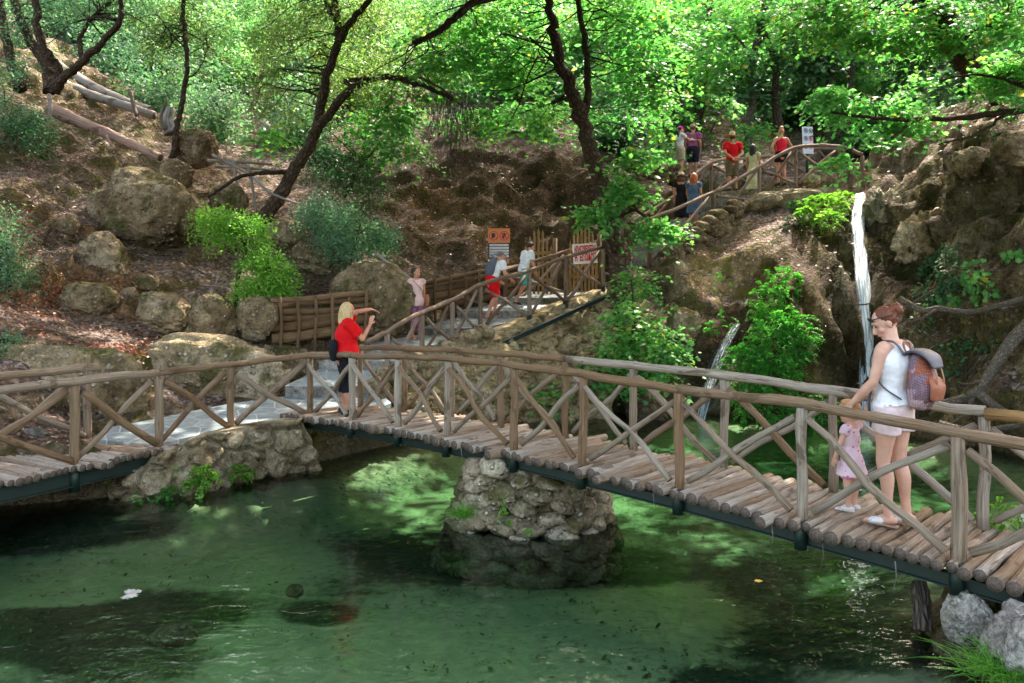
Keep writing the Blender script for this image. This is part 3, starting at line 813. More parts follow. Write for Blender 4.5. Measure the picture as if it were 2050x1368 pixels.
S2h = [(650 - 578) * 17.6 / F, (628 - 545) * 18.6 / F, (590 - 505) * 19.4 / F, (560 - 475) * 20.2 / F]
rail('stair_railing', 'rustic pole railing on the hillside edge of the broad flagstone steps, behind the climbing man', S2, S2h, .043)
# green steel girder let into the wall under the steps
ST_B = empty('steel_beam', at(1100, 640, 16.8), 'dark green steel beam slanting along the yellow rubble wall', 'beam')
a, b = at(1002, 690, 16.0), at(1218, 592, 17.95)
d_ = (b - a).normalized(); w_ = Vector((0, 0, 1)).cross(d_).normalized(); h_ = d_.cross(w_)
rm = Matrix((d_, w_, h_)).transposed()
mb = MB(); 
for dz, hh, ww in ((-.035, .014, .09), (0, .056, .015), (.035, .014, .09)): mb.box((a + b) / 2 + h_ * dz, ((b - a).length, ww, hh), rm)
mb.build('girder', GREEN_STEEL, ST_B, smooth=False)
# upper stair railing and platform railing
U1 = [at(1300, 530, 19.2), at(1428, 462, 20.4), at(1520, 405, 21.1), at(1593, 371, 21.4), at(1680, 368, 21.3), at(1726, 374, 21.2)]
U1t = [442, 388, 337, 298, 296, 312]
U1h = [(p - q) * s.y / F for p, q, s in zip((530, 462, 405, 371, 368, 374), U1t, U1)]
rail('platform_railing', 'rustic pole railing along the open edge of the upper steps and platform above the waterfall', U1, U1h, .048, (.5, 0))
U2 = [at(1245, 520, 21.2), at(1345, 470, 21.9), at(1424, 395, 22.6), at(1500, 372, 24.0), at(1560, 366, 25.0), at(1640, 362, 25.0), at(1690, 360, 24.2)]
U2t = [458, 398, 328, 322, 312, 300, 302]
U2h = [max(.8, (p - q) * s.y / F) for p, q, s in zip((520, 470, 395, 372, 366, 362, 360), U2t, U2)]
rail('platform_railing', 'brown pole railing at the back of the upper platform, behind the waiting visitors', U2, U2h, .045)

# ------------------------------------------------------------------ stone pier, walls
def stone(mb, c, r, rot, sd, amp=.22):
    o = Vector((sd * 7.3, sd * 3.1, sd * 1.7))
    def fn(p):
        q = Vector((p.x / r[0], p.y / r[1], p.z / r[2]))
        q2 = Vector([math.copysign(abs(c_) ** .8, c_) for c_ in q])
        n = mnoise.noise(q * 1.3 + o) * amp + mnoise.noise(q * 3.5 + o) * amp * .45
        q2 *= 1 + n
        return Vector((q2.x * r[0], q2.y * r[1], q2.z * r[2]))
    mb.blob(c, r, 14, 10, rot, fn)
def pier_mat():
    m = rock_mat('pier rubble', (.13, .095, .055), (.38, .31, .21), (.66, .59, .46), mossamt=.55, peb=13)
    nt = m.node_tree; pb = [n for n in nt.nodes if n.type == 'BSDF_PRINCIPLED'][0]
    src = pb.inputs['Base Color'].links[0].from_socket
    pos = nt.nodes.new('ShaderNodeNewGeometry').outputs['Position']; z = nd(nt, 'ShaderNodeSeparateXYZ', {0: pos}).outputs[2]
    zz = mth(nt, 'ADD', z, mth(nt, 'MULTIPLY', tex_noise(nt, pos, 5, 4).outputs[0], .16))
    f = mth(nt, 'MULTIPLY', smooth(nt, zz, .20, .09), .65)      # algae stain and wet line above the water
    nt.links.new(mixc(nt, f, src, (.05, .05, .02)), pb.inputs['Base Color']); return m
PIER = empty('stone_pier', (.35, 9.25, 0), 'round pier of mossy rubble stones standing in the water under the log bridge', 'pier')
mb = MB(); mb2 = MB(); sd = 0
for row in range(11):
    z = -.55 + row * .12
    sc = 1.0 + .22 * max(0, -z) / .55 - .26 * max(0, z) / .7
    rx, ry = .82 * sc, .64 * sc
    n = int(15 * sc)
    for i in range(n):
        a = 2 * math.pi * (i + .5 * (row % 2) + random.uniform(-.2, .2)) / n
        c = (.22 + rx * math.cos(a), 9.2 + ry * math.sin(a), z + random.uniform(-.03, .03))
        s = random.uniform(.75, 1.35)
        rot = Matrix.Rotation(a + math.pi / 2, 3, 'Z') @ Matrix.Rotation(random.uniform(-.3, .3), 3, 'X') @ Matrix.Rotation(random.uniform(-.35, .35), 3, 'Y')
        sd += 1
        stone(mb if z > -.05 else mb2, c, (.185 * s * sc, .17, .092 * s), rot, sd, .28)
mb.tube([(.22, 9.2, -.6), (.22, 9.2, .62)], [.80, .50], 20)
mb.build('stonework', pier_mat(), PIER)
mb2.build('underwater_stonework', ROCK_WET, PIER)

def stone_wall(name, label, pts, h, thick, mat, s0=.16, cat='stone wall'):
    """pts: foot line (world); courses of rubble stones of about s0."""
    root = empty(name, pts[0], label, cat); mb = MB(); sd = random.randint(0, 999)
    seg = [(pts[i + 1] - pts[i]).length for i in range(len(pts) - 1)]; L = sum(seg)
    rows = max(1, int(h / (s0 * 1.05)))
    for row in range(rows + 1):
        x = random.uniform(0, s0)
        while x < L:
            s = s0 * random.uniform(.7, 1.35); q = x; i = 0
            while i < len(seg) - 1 and q > seg[i]: q -= seg[i]; i += 1
            p = pts[i].lerp(pts[i + 1], min(1, q / seg[i])); u = (pts[i + 1] - pts[i]).normalized()
            a = math.atan2(u.y, u.x)
            rot = Matrix.Rotation(a, 3, 'Z') @ Matrix.Rotation(random.uniform(-.4, .4), 3, 'Y')
            stone(mb, p + Vector((0, 0, row * s0 * 1.05)), (s * 1.1, thick * .5, s * .66), rot, sd); sd += 1
            x += s * 1.75
    mb.build('stonework', mat, root); return root
stone_wall('stone_wall', 'low wall of rounded rubble stones bordering the lower part of the upper steps', [at(1345, 520, 18.9), at(1400, 492, 19.5), at(1440, 462, 20.0), at(1480, 440, 20.4)], .42, .4, ROCK, .19)
stone_wall('stone_wall', 'mossy dry stone wall beside the visitors waiting at the upper left of the steps', [at(1285, 372, 23.6), at(1325, 362, 23.6), at(1350, 358, 24.0)], .5, .4, ROCK, .16)
stone_wall('rubble_edging', 'pale rubble edging stones along the foot of the lower stair railing', [at(752, 800, 13.3), at(800, 765, 13.9), at(860, 735, 14.7), at(920, 705, 15.4), at(975, 682, 16.0)], .25, .4, ROCK_PALE, .2, 'edging')
def bank_wall(name, label, top, foot, mat, nu=60, nv=34, amp=.16, rough=2.6, cat='wall', bulge=.1):
    """A rough rubble face between a top line and a foot line, with real depth behind it."""
    T = [Vector(p) for p in crom(top, 20)]; B = [Vector(p) for p in crom(foot, 20)]
    n = min(len(T), len(B)); mb = MB(); root = empty(name, foot[0], label, cat)
    V = []
    for i in range(n):
        u = T[min(i + 1, n - 1)] - T[max(i - 1, 0)]; u.z = 0; nr = Vector((u.y, -u.x, 0)).normalized()
        for j in range(nv + 1):
            t = j / nv; p = T[i].lerp(B[i], t)
            q = p * rough
            f = mnoise.noise(q * 3.3) * .35 + mnoise.noise(q * .6) * .8 + mnoise.noise(q * 1.5) * .7
            vd = mnoise.voronoi(q * 1.15 + Vector((.15, .1, .1)) * mnoise.noise(q * 2))[0]; e_ = min(1, (vd[1] - vd[0]) / .3); f = f * .7 + e_ * e_ * (3 - 2 * e_) * .9 - .45
            p = p + nr * (amp * f + bulge * math.sin(math.pi * t)) + Vector((0, 0, amp * .3 * mnoise.noise(q * 1.1 + Vector((9, 9, 9)))))
            V.append(p)
        back = T[i] - nr * .5; V.append(Vector((back.x, back.y, T[i].z - .03)))
        back = B[i] - nr * .5; V.append(Vector((back.x, back.y, B[i].z)))
    m = nv + 3; mb.v = [tuple(p) for p in V]
    for i in range(n - 1):
        for j in range(nv): mb.face((i * m + j, i * m + j + 1, (i + 1) * m + j + 1, (i + 1) * m + j))
        mb.face((i * m + nv + 1, i * m, (i + 1) * m, (i + 1) * m + nv + 1))
        mb.face((i * m + nv, i * m + nv + 2, (i + 1) * m + nv + 2, (i + 1) * m + nv))
    mb.build('stonework', mat, root); return root
bank_wall('retaining_wall', 'rough yellowish rubble wall holding up the broad flagstone steps above the pool',
          [at(800, 790, 13.5), at(870, 752, 14.6), at(930, 706, 15.4), at(985, 672, 16.1), at(1060, 640, 17.0), at(1132, 606, 17.7), at(1215, 578, 18.4)],
          [at(745, 850, 12.9), at(850, 842, 14.2), at(930, 846, 15.1), at(1000, 850, 15.2), at(1075, 848, 15.4), at(1150, 848, 15.55), at(1225, 845, 15.7)], ROCK_WALL, amp=.24, rough=3.0, bulge=.3)
bank_wall('path_edging', 'pale eroded masonry edge of the flagstone path dropping to the green water',
          [Vector((*PATHPOST[2].xy, .42)) + Vector((-.75, .15, 0)), Vector((*PATHPOST[2].xy, .5)) + Vector((.0, -.05, 0)), atz(395, 880, .64), atz(462, 866, .69), atz(540, 850, .73), atz(605, 840, .76)],
          [Vector((-5.5, 10.0, -.3)), Vector((-4.75, 9.85, -.3)), Vector((-4.25, 10.2, -.3)), Vector((-3.75, 10.85, -.3)), Vector((-3.25, 11.35, -.3)), Vector((-2.75, 11.8, -.3))], ROCK_PALE, amp=.17)

# log retaining walls on the hillside
def log_wall(label, a, b, h, n, r, posts, mat=WOOD_BROWN):
    root = empty('log_wall', a, label, 'log wall'); u = (b - a); nr = Vector((u.y, -u.x, 0)).normalized()
    z = 0; i = 0
    while z < h:
        rr = r * (1.25 if z < h * .5 else .7) * random.uniform(.85, 1.1)
        log('wall_log', a + Vector((0, 0, z + rr)) - u * random.uniform(0, .04), b + Vector((0, 0, z + rr)) + u * random.uniform(0, .03), rr, mat, root, .03, None, 8, 12)
        z += rr * 1.9
    for k in range(posts):
        p = a + u * ((k + .3) / (posts - .4)) + nr * (r * 1.6)
        log('stake', p + Vector((0, 0, -.25)), p + Vector((0, 0, h + random.uniform(-.02, .14))), .032, WOOD_BROWN, root, .02)
    return root
log_wall('stacked log retaining wall held by thin stakes, behind the blonde woman in red', at(548, 690, 14.7), at(740, 672, 15.4), .78, 6, .085, 6)
log_wall('stacked log retaining wall on the uphill side of the flagstone steps, behind the woman in pink', at(822, 632, 16.9), at(1040, 590, 19.2), .62, 5, .085, 8)

# gates, signs
def gate(label, px, py0, py1, d, w_px, yaw, n, lean=0.0):
    g = empty('paling_gate', at(px, py1, d), label, 'gate', rz=yaw)
    W = w_px * d / F; H = (py1 - py0) * d / F
    for i in range(n):
        x = -W / 2 + W * i / (n - 1); t = 1 - abs(2 * i / (n - 1) - 1) ** 2 * .26 
        mb = MB(); h = H * t; w = .027
        mb.prism([(x - w, -.011), (x + w, -.011), (x + w, .011), (x - w, .011)], .0, h - .1)
        b = len(mb.v); mb.v += [(x - w, -.011, h - .1), (x + w, -.011, h - .1), (x + w, .011, h - .1), (x - w, .011, h - .1), (x, 0, h)]
        for q in range(4): mb.face((b + q, b + (q + 1) % 4, b + 4))
        mb.uv = [(mb.v[i_][2], mb.v[i_][0]) for f_ in mb.f for i_ in f_]
        mb.build('paling', WOOD_GATE, g, False, True)
    for z in (.22, .62): 
        mb = MB(); mb.box((0, -.032, H * z), (W + .06, .035, .085)); mb.uv = [(mb.v[i_][0], mb.v[i_][2]) for f_ in mb.f for i_ in f_]
        mb.build('crosspiece', WOOD_GATE, g, False, True)
    a = Vector((-W / 2, -.06, H * .22)); b = Vector((W / 2, -.06, H * .62))
    mb = MB(); mb.tube([a, b], .03, 8); mb.build('diagonal_brace', WOOD_GATE, g, True, True)
    mb = MB(); mb.tube([(W / 2 + .09, 0, -.1), (W / 2 + .09, 0, H * .84)], .055, 10); mb.build('gate_post', WOOD_BROWN, g, True, True)
    return g
gate('wooden paling gate leaf standing closed behind the boy in the white shirt', 1078, 456, 590, 19.9, 52, R(-8), 7)
gate('wooden paling gate leaf standing open with the white Greek notice hung on it', 1168, 446, 585, 19.4, 62, R(28), 8)

def emis_free(name, col, rough=.5): return plain(name, col, rough, .4, .06, 6)
SIGN_WHITE = emis_free('white painted sign board', (.78, .77, .74)); SIGN_RED = emis_free('red sign paint', (.62, .02, .03))
SIGN_ORANGE = emis_free('orange sign board', (.62, .20, .06)); SIGN_BLACK = emis_free('black sign paint', (.015, .015, .018)); SIGN_NAVY = emis_free('navy sign board', (.02, .02, .05))
SIGN_BLUE = emis_free('dark blue sign paint', (.03, .06, .20)); SIGN_PINK = emis_free('sign ring red', (.65, .05, .06))
def text(name, body, size, mat, parent, loc, rot=(R(90), 0, 0), sx=1.0, th=.004):
    cu = bpy.data.curves.new(name, 'FONT'); cu.body = body; cu.size = size; cu.align_x = 'CENTER'; cu.align_y = 'CENTER'; cu.extrude = th; cu.offset = size * .05
    o = bpy.data.objects.new(name, cu); COL.objects.link(o)
    bpy.context.view_layer.update()
    me = bpy.data.meshes.new_from_object(o.evaluated_get(bpy.context.evaluated_depsgraph_get()))
    bpy.data.objects.remove(o)
    me.materials.clear(); me.materials.append(mat)
    o2 = bpy.data.objects.new(name, me); COL.objects.link(o2); o2.parent = parent; o2.location = loc; o2.rotation_euler = rot; o2.scale = (sx, 1, 1)
    return o2
def ring(mb, c, r, w, n=28, y=-.006):
    b = len(mb.v)
    for k in range(n):
        a = 2 * math.pi * k / n
        for rr in (r, r - w):
            mb.v.append((c[0] + rr * math.cos(a), y, c[1] + rr * math.sin(a)))
    for k in range(n):
        q = (k + 1) % n; mb.face((b + 2 * k, b + 2 * k + 1, b + 2 * q + 1, b + 2 * q))
def poly_xz(mb, pts, y):
    b = len(mb.v); mb.v += [(p[0], y, p[1]) for p in pts]; mb.face(list(range(b, b + len(pts))))
def bar(mb, a, b, w, y):
    a, b = Vector((a[0], a[1])), Vector((b[0], b[1])); u = (b - a).normalized(); n = Vector((-u.y, u.x)) * w / 2
    poly_xz(mb, [tuple(a - n), tuple(b - n), tuple(b + n), tuple(a + n)], y)
# the Greek notice
d = 19.0; NG = empty('notice_board', at(1171, 508, d), 'white notice with red Greek capitals hung on the open paling gate', 'sign', rz=R(4))
mb = MB(); W, H = 49 * d / F, 40 * d / F; mb.box((0, 0, 0), (W, .014, H), Matrix.Rotation(R(-4), 3, 'Y')); mb.build('board', SIGN_WHITE, NG, False, True)
text('lettering', 'ΑΠΑΓΟΡΕΥΕΤΑΙ', .205, SIGN_RED, NG, (0, -.011, .10), (R(90), R(-4), 0), .335)
text('lettering', 'Η  ΕΙΣΟΔΟΣ', .23, SIGN_RED, NG, (0.01, -.011, -.095), (R(90), R(-4), 0), .39)
# orange and navy rule boards
d = 20.0; NO = empty('rule_board', at(999, 525, d), 'orange board with two round head symbols above a navy list of rules', 'sign')
W = 44 * d / F; s = d / F
mb = MB(); mb.box((0, 0, (525 - 472) * s), (W, .016, 29 * s)); mb.build('symbol_board', SIGN_ORANGE, NO, False, True)
mb = MB(); mb.box((0, 0, (525 - 502) * s), (W, .016, 29 * s)); mb.build('list_board', SIGN_NAVY, NO, False, True)
mb = MB(); mb.box((.05, 0, (525 - 523) * s), (W * .75, .016, 10 * s)); mb.build('small_board', SIGN_ORANGE, NO, False, True)
mb = MB(); 
for x in (-W * .3, W * .3): mb.tube([(x, .03, -.75), (x, .03, 65 * s)], .03, 8)
mb.build('sign_post', WOOD_BROWN, NO, True, True)
for sx, slash in ((-1, 0), (1, 1)):
    c = (sx * 10.6 * s, 52.5 * s); r = 9.4 * s
    mb = MB(); ring(mb, c, r, .022, y=-.012)
    if slash: bar(mb, (c[0] - r * .68, c[1] + r * .68), (c[0] + r * .68, c[1] - r * .68), .022, -.0135)
    mb.build('prohibition_ring', SIGN_RED, NO, False, True)
    hp = [(-.5, -.55), (-.05, -.62), (-.02, -.35), (.25, -.35), (.3, -.05), (.42, -.02), (.3, .2), (.33, .5), (.05, .62), (-.35, .58), (-.55, .25), (-.45, -.1)]
    mb = MB(); poly_xz(mb, [(c[0] + p[0] * r * .95, c[1] + p[1] * r * .95) for p in hp], -.0105)
    poly_xz(mb, [(c[0] + r * p[0], c[1] + r * p[1]) for p in ((.38, -.5), (.55, -.62), (.66, -.45), (.5, -.34))], -.0105)
    mb.build('head_symbol', SIGN_BLACK, NO, False, True)
for i in range(5):
    z = (525 - 491 - i * 5.6) * s
    mb = MB(); poly_xz(mb, [(-W * .43, z - .024), (W * .43, z - .024), (W * .45, z), (W * .43, z + .024), (-W * .43, z + .024), (-W * .45, z)], -.0105); mb.build('list_line', SIGN_WHITE, NO, False, True)
    mb = MB(); x = -W * .36
    ring(mb, (-W * .41, z), .013, .013, 10, -.0125)
    while x < W * .38:
        w = random.uniform(.012, .05); bar(mb, (x, z), (x + w, z), .012, -.0125); x += w + .012
    mb.build('list_text', SIGN_BLACK, NO, False, True)
# white board of six prohibition rings on the platform
d = 23.2; NW = empty('prohibition_board', at(1617, 340, d), 'tall white board with six round prohibition symbols on a post behind the platform railing', 'sign', rz=R(18))
s = d / F; W = 25 * s; H = 54 * s; zc = (340 - 281) * s
mb = MB(); mb.box((0, 0, zc), (W, .016, H), Matrix.Rotation(R(-3), 3, 'Y')); mb.build('board', emis_free('pale grey sign board', (.62, .66, .72)), NW, False, True)
mb = MB(); mb.tube([(0, .03, -.6), (0, .03, zc + H * .3)], .035, 8); mb.build('sign_post', GREEN_STEEL, NW, True, True)
for r_ in range(3):
    for c_ in range(2):
        c = ((c_ - .5) * W * .46 + .01, zc + (1 - r_) * H * .29 + H * .06); r = W * .2
        mb = MB(); ring(mb, c, r, .02, 20, -.012); bar(mb, (c[0] - r * .65, c[1] + r * .65), (c[0] + r * .65, c[1] - r * .65), .02, -.0135)
        mb.build('prohibition_ring', SIGN_PINK if (c_ == 1 and r_ > 0) else SIGN_BLUE, NW, False, True)
        mb = MB(); bar(mb, (c[0] - r * .4, c[1] - r * .2), (c[0] + r * .4, c[1] + r * .1), .035, -.0105); bar(mb, (c[0], c[1] - r * .4), (c[0] + r * .1, c[1] + r * .5), .03, -.0107); mb.build('symbol', SIGN_BLACK, NW, False, True)
# ------------------------------------------------------------------ foliage
def _poly(pts): return np.array(pts, float)
MAPLE = _poly([(-.05,-.5),(.05,-.5),(.42,-.55),(.40,-.22),(.95,-.05),(.50,.20),(.62,.72),(.24,.52),(0,1.05),(-.24,.52),(-.62,.72),(-.50,.20),(-.95,-.05),(-.40,-.22),(-.42,-.55)])
OVAL = _poly([(0,-1),(.42,-.35),(.40,.3),(0,1),(-.40,.3),(-.42,-.35)])
RHOMB = _poly([(0,-1),(.5,-.1),(0,1),(-.5,-.1)])
FANL = _poly([(0,-.6),(.7,.0),(.5,.6),(0,.45),(-.5,.6),(-.7,0)])
def unit(v): return v / np.maximum(np.linalg.norm(v, axis=1, keepdims=True), 1e-9)
def leaf_arrays(C, N, S, shape, T=None):
    n = len(C); N = unit(N)
    t = rng.normal(size=(n, 3)) if T is None else T
    t = unit(t - N * (t * N).sum(1, keepdims=True)); b = np.cross(N, t)
    k = len(shape)
    V = C[:, None] + S[:, None, None] * (shape[None, :, 0, None] * b[:, None] + shape[None, :, 1, None] * t[:, None])
    # cup each leaf a little
    V = V - N[:, None] * (S[:, None, None] * .22 * (shape[None, :, 0, None] ** 2))
    return V.reshape(-1, 3), (np.arange(n * k).reshape(n, k))
def leaf_obj(name, parts, shape, mat, parent=None):
    C = np.concatenate([p[0] for p in parts]); N = np.concatenate([p[1] for p in parts]); S = np.concatenate([p[2] for p in parts])
    T = np.concatenate([p[3] for p in parts]) if len(parts[0]) > 3 else None
    V, Fc = leaf_arrays(C, N, S, shape, T)
    return np_mesh(name, V, Fc, len(shape), mat, parent)
KIND = {  # leaves per clump, clump radius, flatness, leaf size, normal jitter, shape
 'maple': (26, .40, .16, .072, .55, MAPLE), 'maplefar': (26, .55, .22, .105, .6, MAPLE),
 'oak': (60, .30, .8, .036, 1.0, OVAL), 'oakfar': (46, .48, .8, .066, 1.0, OVAL), 'shrub': (60, .24, .6, .032, .9, OVAL), 'back': (30, .75, .6, .15, .9, OVAL)}
def clumps(blobs, gap=.0, seed=0):
    """blobs: (px, py, d, rx px, ry px, depth m, n) -> clump centres and outward directions"""
    out_c, out_d = [], []
    for (px, py, d, rx, ry, dep, n) in blobs:
        c = np.array(at(px, py, d)); r = np.array((rx * d / F, dep, ry * d / F))
        u = unit(rng.normal(size=(n, 3))); q = rng.random(n)[:, None] ** .42
        p = c + u * q * r
        if gap:
            keep = [mnoise.noise(Vector(x) * .9 + Vector((seed, 0, 0))) > -gap for x in p]
            p, u = p[keep], u[keep]
        out_c.append(p); out_d.append(unit(u / r))
    return np.concatenate(out_c), np.concatenate(out_d)
def fill_clumps(C, D, kind, scale=1.0, per=1.0):
    n, cr, fl, ls, nj, shape = KIND[kind]; n = max(4, int(n * per))
    m = len(C); Cc = np.repeat(C, n, 0); Dd = np.repeat(D, n, 0)
    up = unit(np.array((0, 0, 1.0)) * 1.0 + D * .45 + rng.normal(size=(m, 3)) * .22); up = np.repeat(up, n, 0)
    off = rng.normal(size=(m * n, 3)) * .55
    along = (off * up).sum(1, keepdims=True)
    off = off - up * along * (1 - fl)
    size = np.repeat(rng.uniform(.7, 1.3, m), n)[:, None]
    P = Cc + off * cr * scale * size
    # droop towards the clump's edge
    P[:, 2] -= (np.linalg.norm(off, axis=1) ** 2) * cr * .18 * scale
    N = unit(up + rng.normal(size=(m * n, 3)) * nj * .6)
    S = ls * scale * rng.uniform(.65, 1.25, m * n)
    return P, N, S
def trunk_mesh(paths, twigs_to=None, ntwig=0, twr=.018):
    mb = MB(); samples = []
    for pts, r0, r1 in paths:
        P = [Vector(p) for p in crom([at(*p) for p in pts], 6)]
        n = len(P); 
        P = [p + Vector((random.gauss(0, .012), random.gauss(0, .012), random.gauss(0, .008))) * (1 + r0 * 4) for p in P]
        rad = [(r0 + (r1 - r0) * (i / (n - 1)) ** .8) * random.uniform(.92, 1.1) for i in range(n)]
        rad[0] *= 1.25
        mb.tube(P, rad, 10, True, .07); samples += P[n // 3:]
    if twigs_to is not None and len(twigs_to) and samples:
        idx = rng.permutation(len(twigs_to))[:ntwig]
        S = np.array([tuple(s) for s in samples])
        for i in idx:
            e = twigs_to[i]; dd = np.linalg.norm(S - e, axis=1); j = int(np.argmin(dd + rng.random(len(S)) * .8))
            s = S[j]; L = float(np.linalg.norm(e - s))
            if L > 4.5: continue
            m1 = s + (e - s) * .35 + rng.normal(size=3) * .1 * L + np.array((0, 0, .08 * L)); m2 = s + (e - s) * .7 + rng.normal(size=3) * .08 * L + np.array((0, 0, .06 * L))
            P = [Vector(p) for p in crom([s, m1, m2, e], 3)]; r = twr * (.5 + .4 * L)
            mb.tube(P, [r * (1 - .8 * k / (len(P) - 1)) for k in range(len(P))], 5, False)
    return mb
def canopy(parent, kind, lmat, x0, x1, y0, y1, n, scale, gap=None):
    """Leaf roof added above the frame to shade the scene, with gaps that let sun flecks through."""
    x = rng.uniform(x0, x1, n); y = rng.uniform(y0, y1, n); z = 5.0 + .35 * y + rng.uniform(0, 2.2, n)
    k = [mnoise.noise(Vector((a * .55, b * .55, 7.7))) < (gap or CANOPY_GAP) for a, b in zip(x, y)]
    C = np.stack([x, y, z], 1)[k]
    sd = np.array((math.sin(SUN_AZ) * math.cos(SUN_EL), math.cos(SUN_AZ) * math.cos(SUN_EL), math.sin(SUN_EL)))
    for (px, py, d, rad) in SUN_GAPS:      # openings cut in the added leaf roof to place sun patches
        q = C - np.array(at(px, py, d)); q = q - (q @ sd)[:, None] * sd
        C = C[np.linalg.norm(q, axis=1) > rad]
    D = unit(rng.normal(size=C.shape) + np.array((0, 0, .8)))
    leaf_obj('added_shade_crown', [fill_clumps(C, D, kind, scale, 1.0)], KIND[kind][5], lmat, parent)
CANOPY_GAP = .36
SUN_EL, SUN_AZ = R(52), R(28)          # azimuth measured from +Y (into the picture) towards +X
SUN_GAPS = [(1440,1300,6.9,.65),(1530,405,20.8,1.2),(1590,485,19,1.0),(1750,215,13,1.4),(1880,180,13,1.2),(1300,120,20,1.6),(980,130,19.5,1.6),(480,460,15.8,1.1),(700,130,20,1.3)]
def tree(name, label, cat, paths, blobs, kind, lmat, bmat=None, group=None, scale=1.0, per=1.0, gap=.25, ntwig=30, twr=.016, trunkname='trunk', crownname='crown'):
    base = at(*paths[0][0][0]) if paths else at(*blobs[0][:3])
    r = empty(name, base, label, cat, group)
    C, D = clumps(blobs, gap, random.random() * 50) if blobs else (np.zeros((0, 3)), None)
    if paths: trunk_mesh(paths, C, ntwig, twr).build(trunkname, bmat or BARK, r)
    if len(C):
        leaf_obj(crownname, [fill_clumps(C, D, kind, scale, per)], KIND[kind][5], lmat, r)
    return r

# ---- trees one can tell apart
tree('leaning_tree', 'dark forked tree leaning over the hillside, its trunk rising behind the lime green shrub', 'tree',
 [([(512,452,18.6),(548,410,18.7),(585,345,18.9),(622,290,19.1),(640,225,19.2),(655,150,19.3),(678,85,19.4),(672,20,19.5),(660,-60,19.5)], .19, .07),
  ([(628,270,19.1),(655,235,19.0),(690,190,18.9),(735,160,18.7),(790,155,18.5),(840,170,18.3),(880,185,18.2),(905,200,18.2)], .13, .035),
  ([(680,80,19.4),(705,40,19.2),(740,0,19),(770,-60,19)], .10, .05), ([(672,40,19.4),(655,10,19.6),(640,-40,19.7)], .07, .04),
  ([(590,345,18.9),(540,345,18.6),(490,352,18.4),(450,372,18.2),(418,396,18.1)], .07, .03),
  ([(735,160,18.7),(700,165,18.8),(694,158,18.9)], .10, .08)],
 [(610,150,20.5,90,95,1.2,90),(560,210,21,60,60,1,50),(720,95,20,90,70,1.2,80),(660,20,20,140,60,1.5,90),(790,170,18.6,100,50,1.0,60),(560,60,21,80,70,1.2,60)],
 'oak', LEAF_OLIVE, BARK, None, 1.15, .9, .2, 60)
tree('maple_tree', 'big maple with a thick furrowed trunk leaning over the stairs beside the upper steps', 'tree',
 [([(1290,850,15.9),(1275,740,16.6),(1258,640,17.6),(1240,520,18.3),(1215,420,18.6),(1188,320,18.8),(1160,230,18.9),(1135,160,19),(1110,80,19),(1102,20,19),(1090,-80,19)], .36, .075),
  ([(1165,250,18.9),(1178,180,19.2),(1172,100,19.5),(1160,20,19.7),(1150,-60,19.8)], .10, .06),
  ([(1080,-40,18.8),(1000,-10,18),(950,5,17.6),(905,40,17.3),(880,62,17.2),(850,78,17.1),(828,84,17.1)], .12, .05),
  ([(1145,190,19),(1110,120,18.5),(1060,75,18)], .05, .02),
  ([(1225,450,18.5),(1265,420,17.9),(1300,440,17.5),(1330,455,17.3)], .06, .02), ([(1235,520,18.3),(1200,450,17.6),(1165,430,17.2)], .05, .015),
  ([(1258,640,17.6),(1290,660,16.6),(1330,680,16.2)], .05, .015), ([(1262,660,17.4),(1230,690,16.5),(1215,710,16.1)], .04, .015)],
 [(880,120,18.6,90,80,1.2,62),(960,60,19.4,130,75,1.4,90),(1030,120,20.6,80,80,1.0,64),(990,195,20,80,60,1.0,50),(1065,250,19.6,64,45,.8,36),(960,240,20.5,60,40,.8,30),(1270,90,20,100,100,1.4,95),(1310,200,20,80,70,1.2,56),(1060,10,20.6,120,50,1.2,60),(1210,10,20.6,110,50,1.2,60),(1190,250,20.4,40,40,.5,14),
  (1250,380,17.6,55,40,.5,26),(1185,430,17.2,45,22,.4,18),(1310,460,17.2,62,22,.45,26),(1270,320,18,45,38,.5,22),(760,230,18.2,60,60,.8,40)],
 'maple', LEAF_MAPLE, BARK, None, 1.0, 1.0, .22, 90)
tree('maple_sapling', 'bright green maple suckers cascading down the foot of the big trunk to the pool', 'sapling',
 [([(1262,840,15.7),(1255,760,15.7),(1262,690,15.7),(1270,640,15.8),(1262,560,16.4)], .03, .012),([(1265,780,15.6),(1310,740,15.4),(1345,690,15.4)], .02, .008),([(1258,760,15.7),(1225,730,15.5),(1205,700,15.6)], .02, .008)],
 [(1265,660,15.8,60,60,.5,46),(1330,690,15.5,60,40,.45,34),(1235,725,15.5,50,40,.4,32),(1300,760,15.3,70,32,.4,26),(1270,570,16.6,50,45,.45,24),(1215,770,15.4,40,28,.3,12),(1090,790,15.6,32,34,.3,14)],
 'maple', LEAF_MAPLE, BARK, None, .85, .8, 0, 40, .008, 'stem', 'foliage')
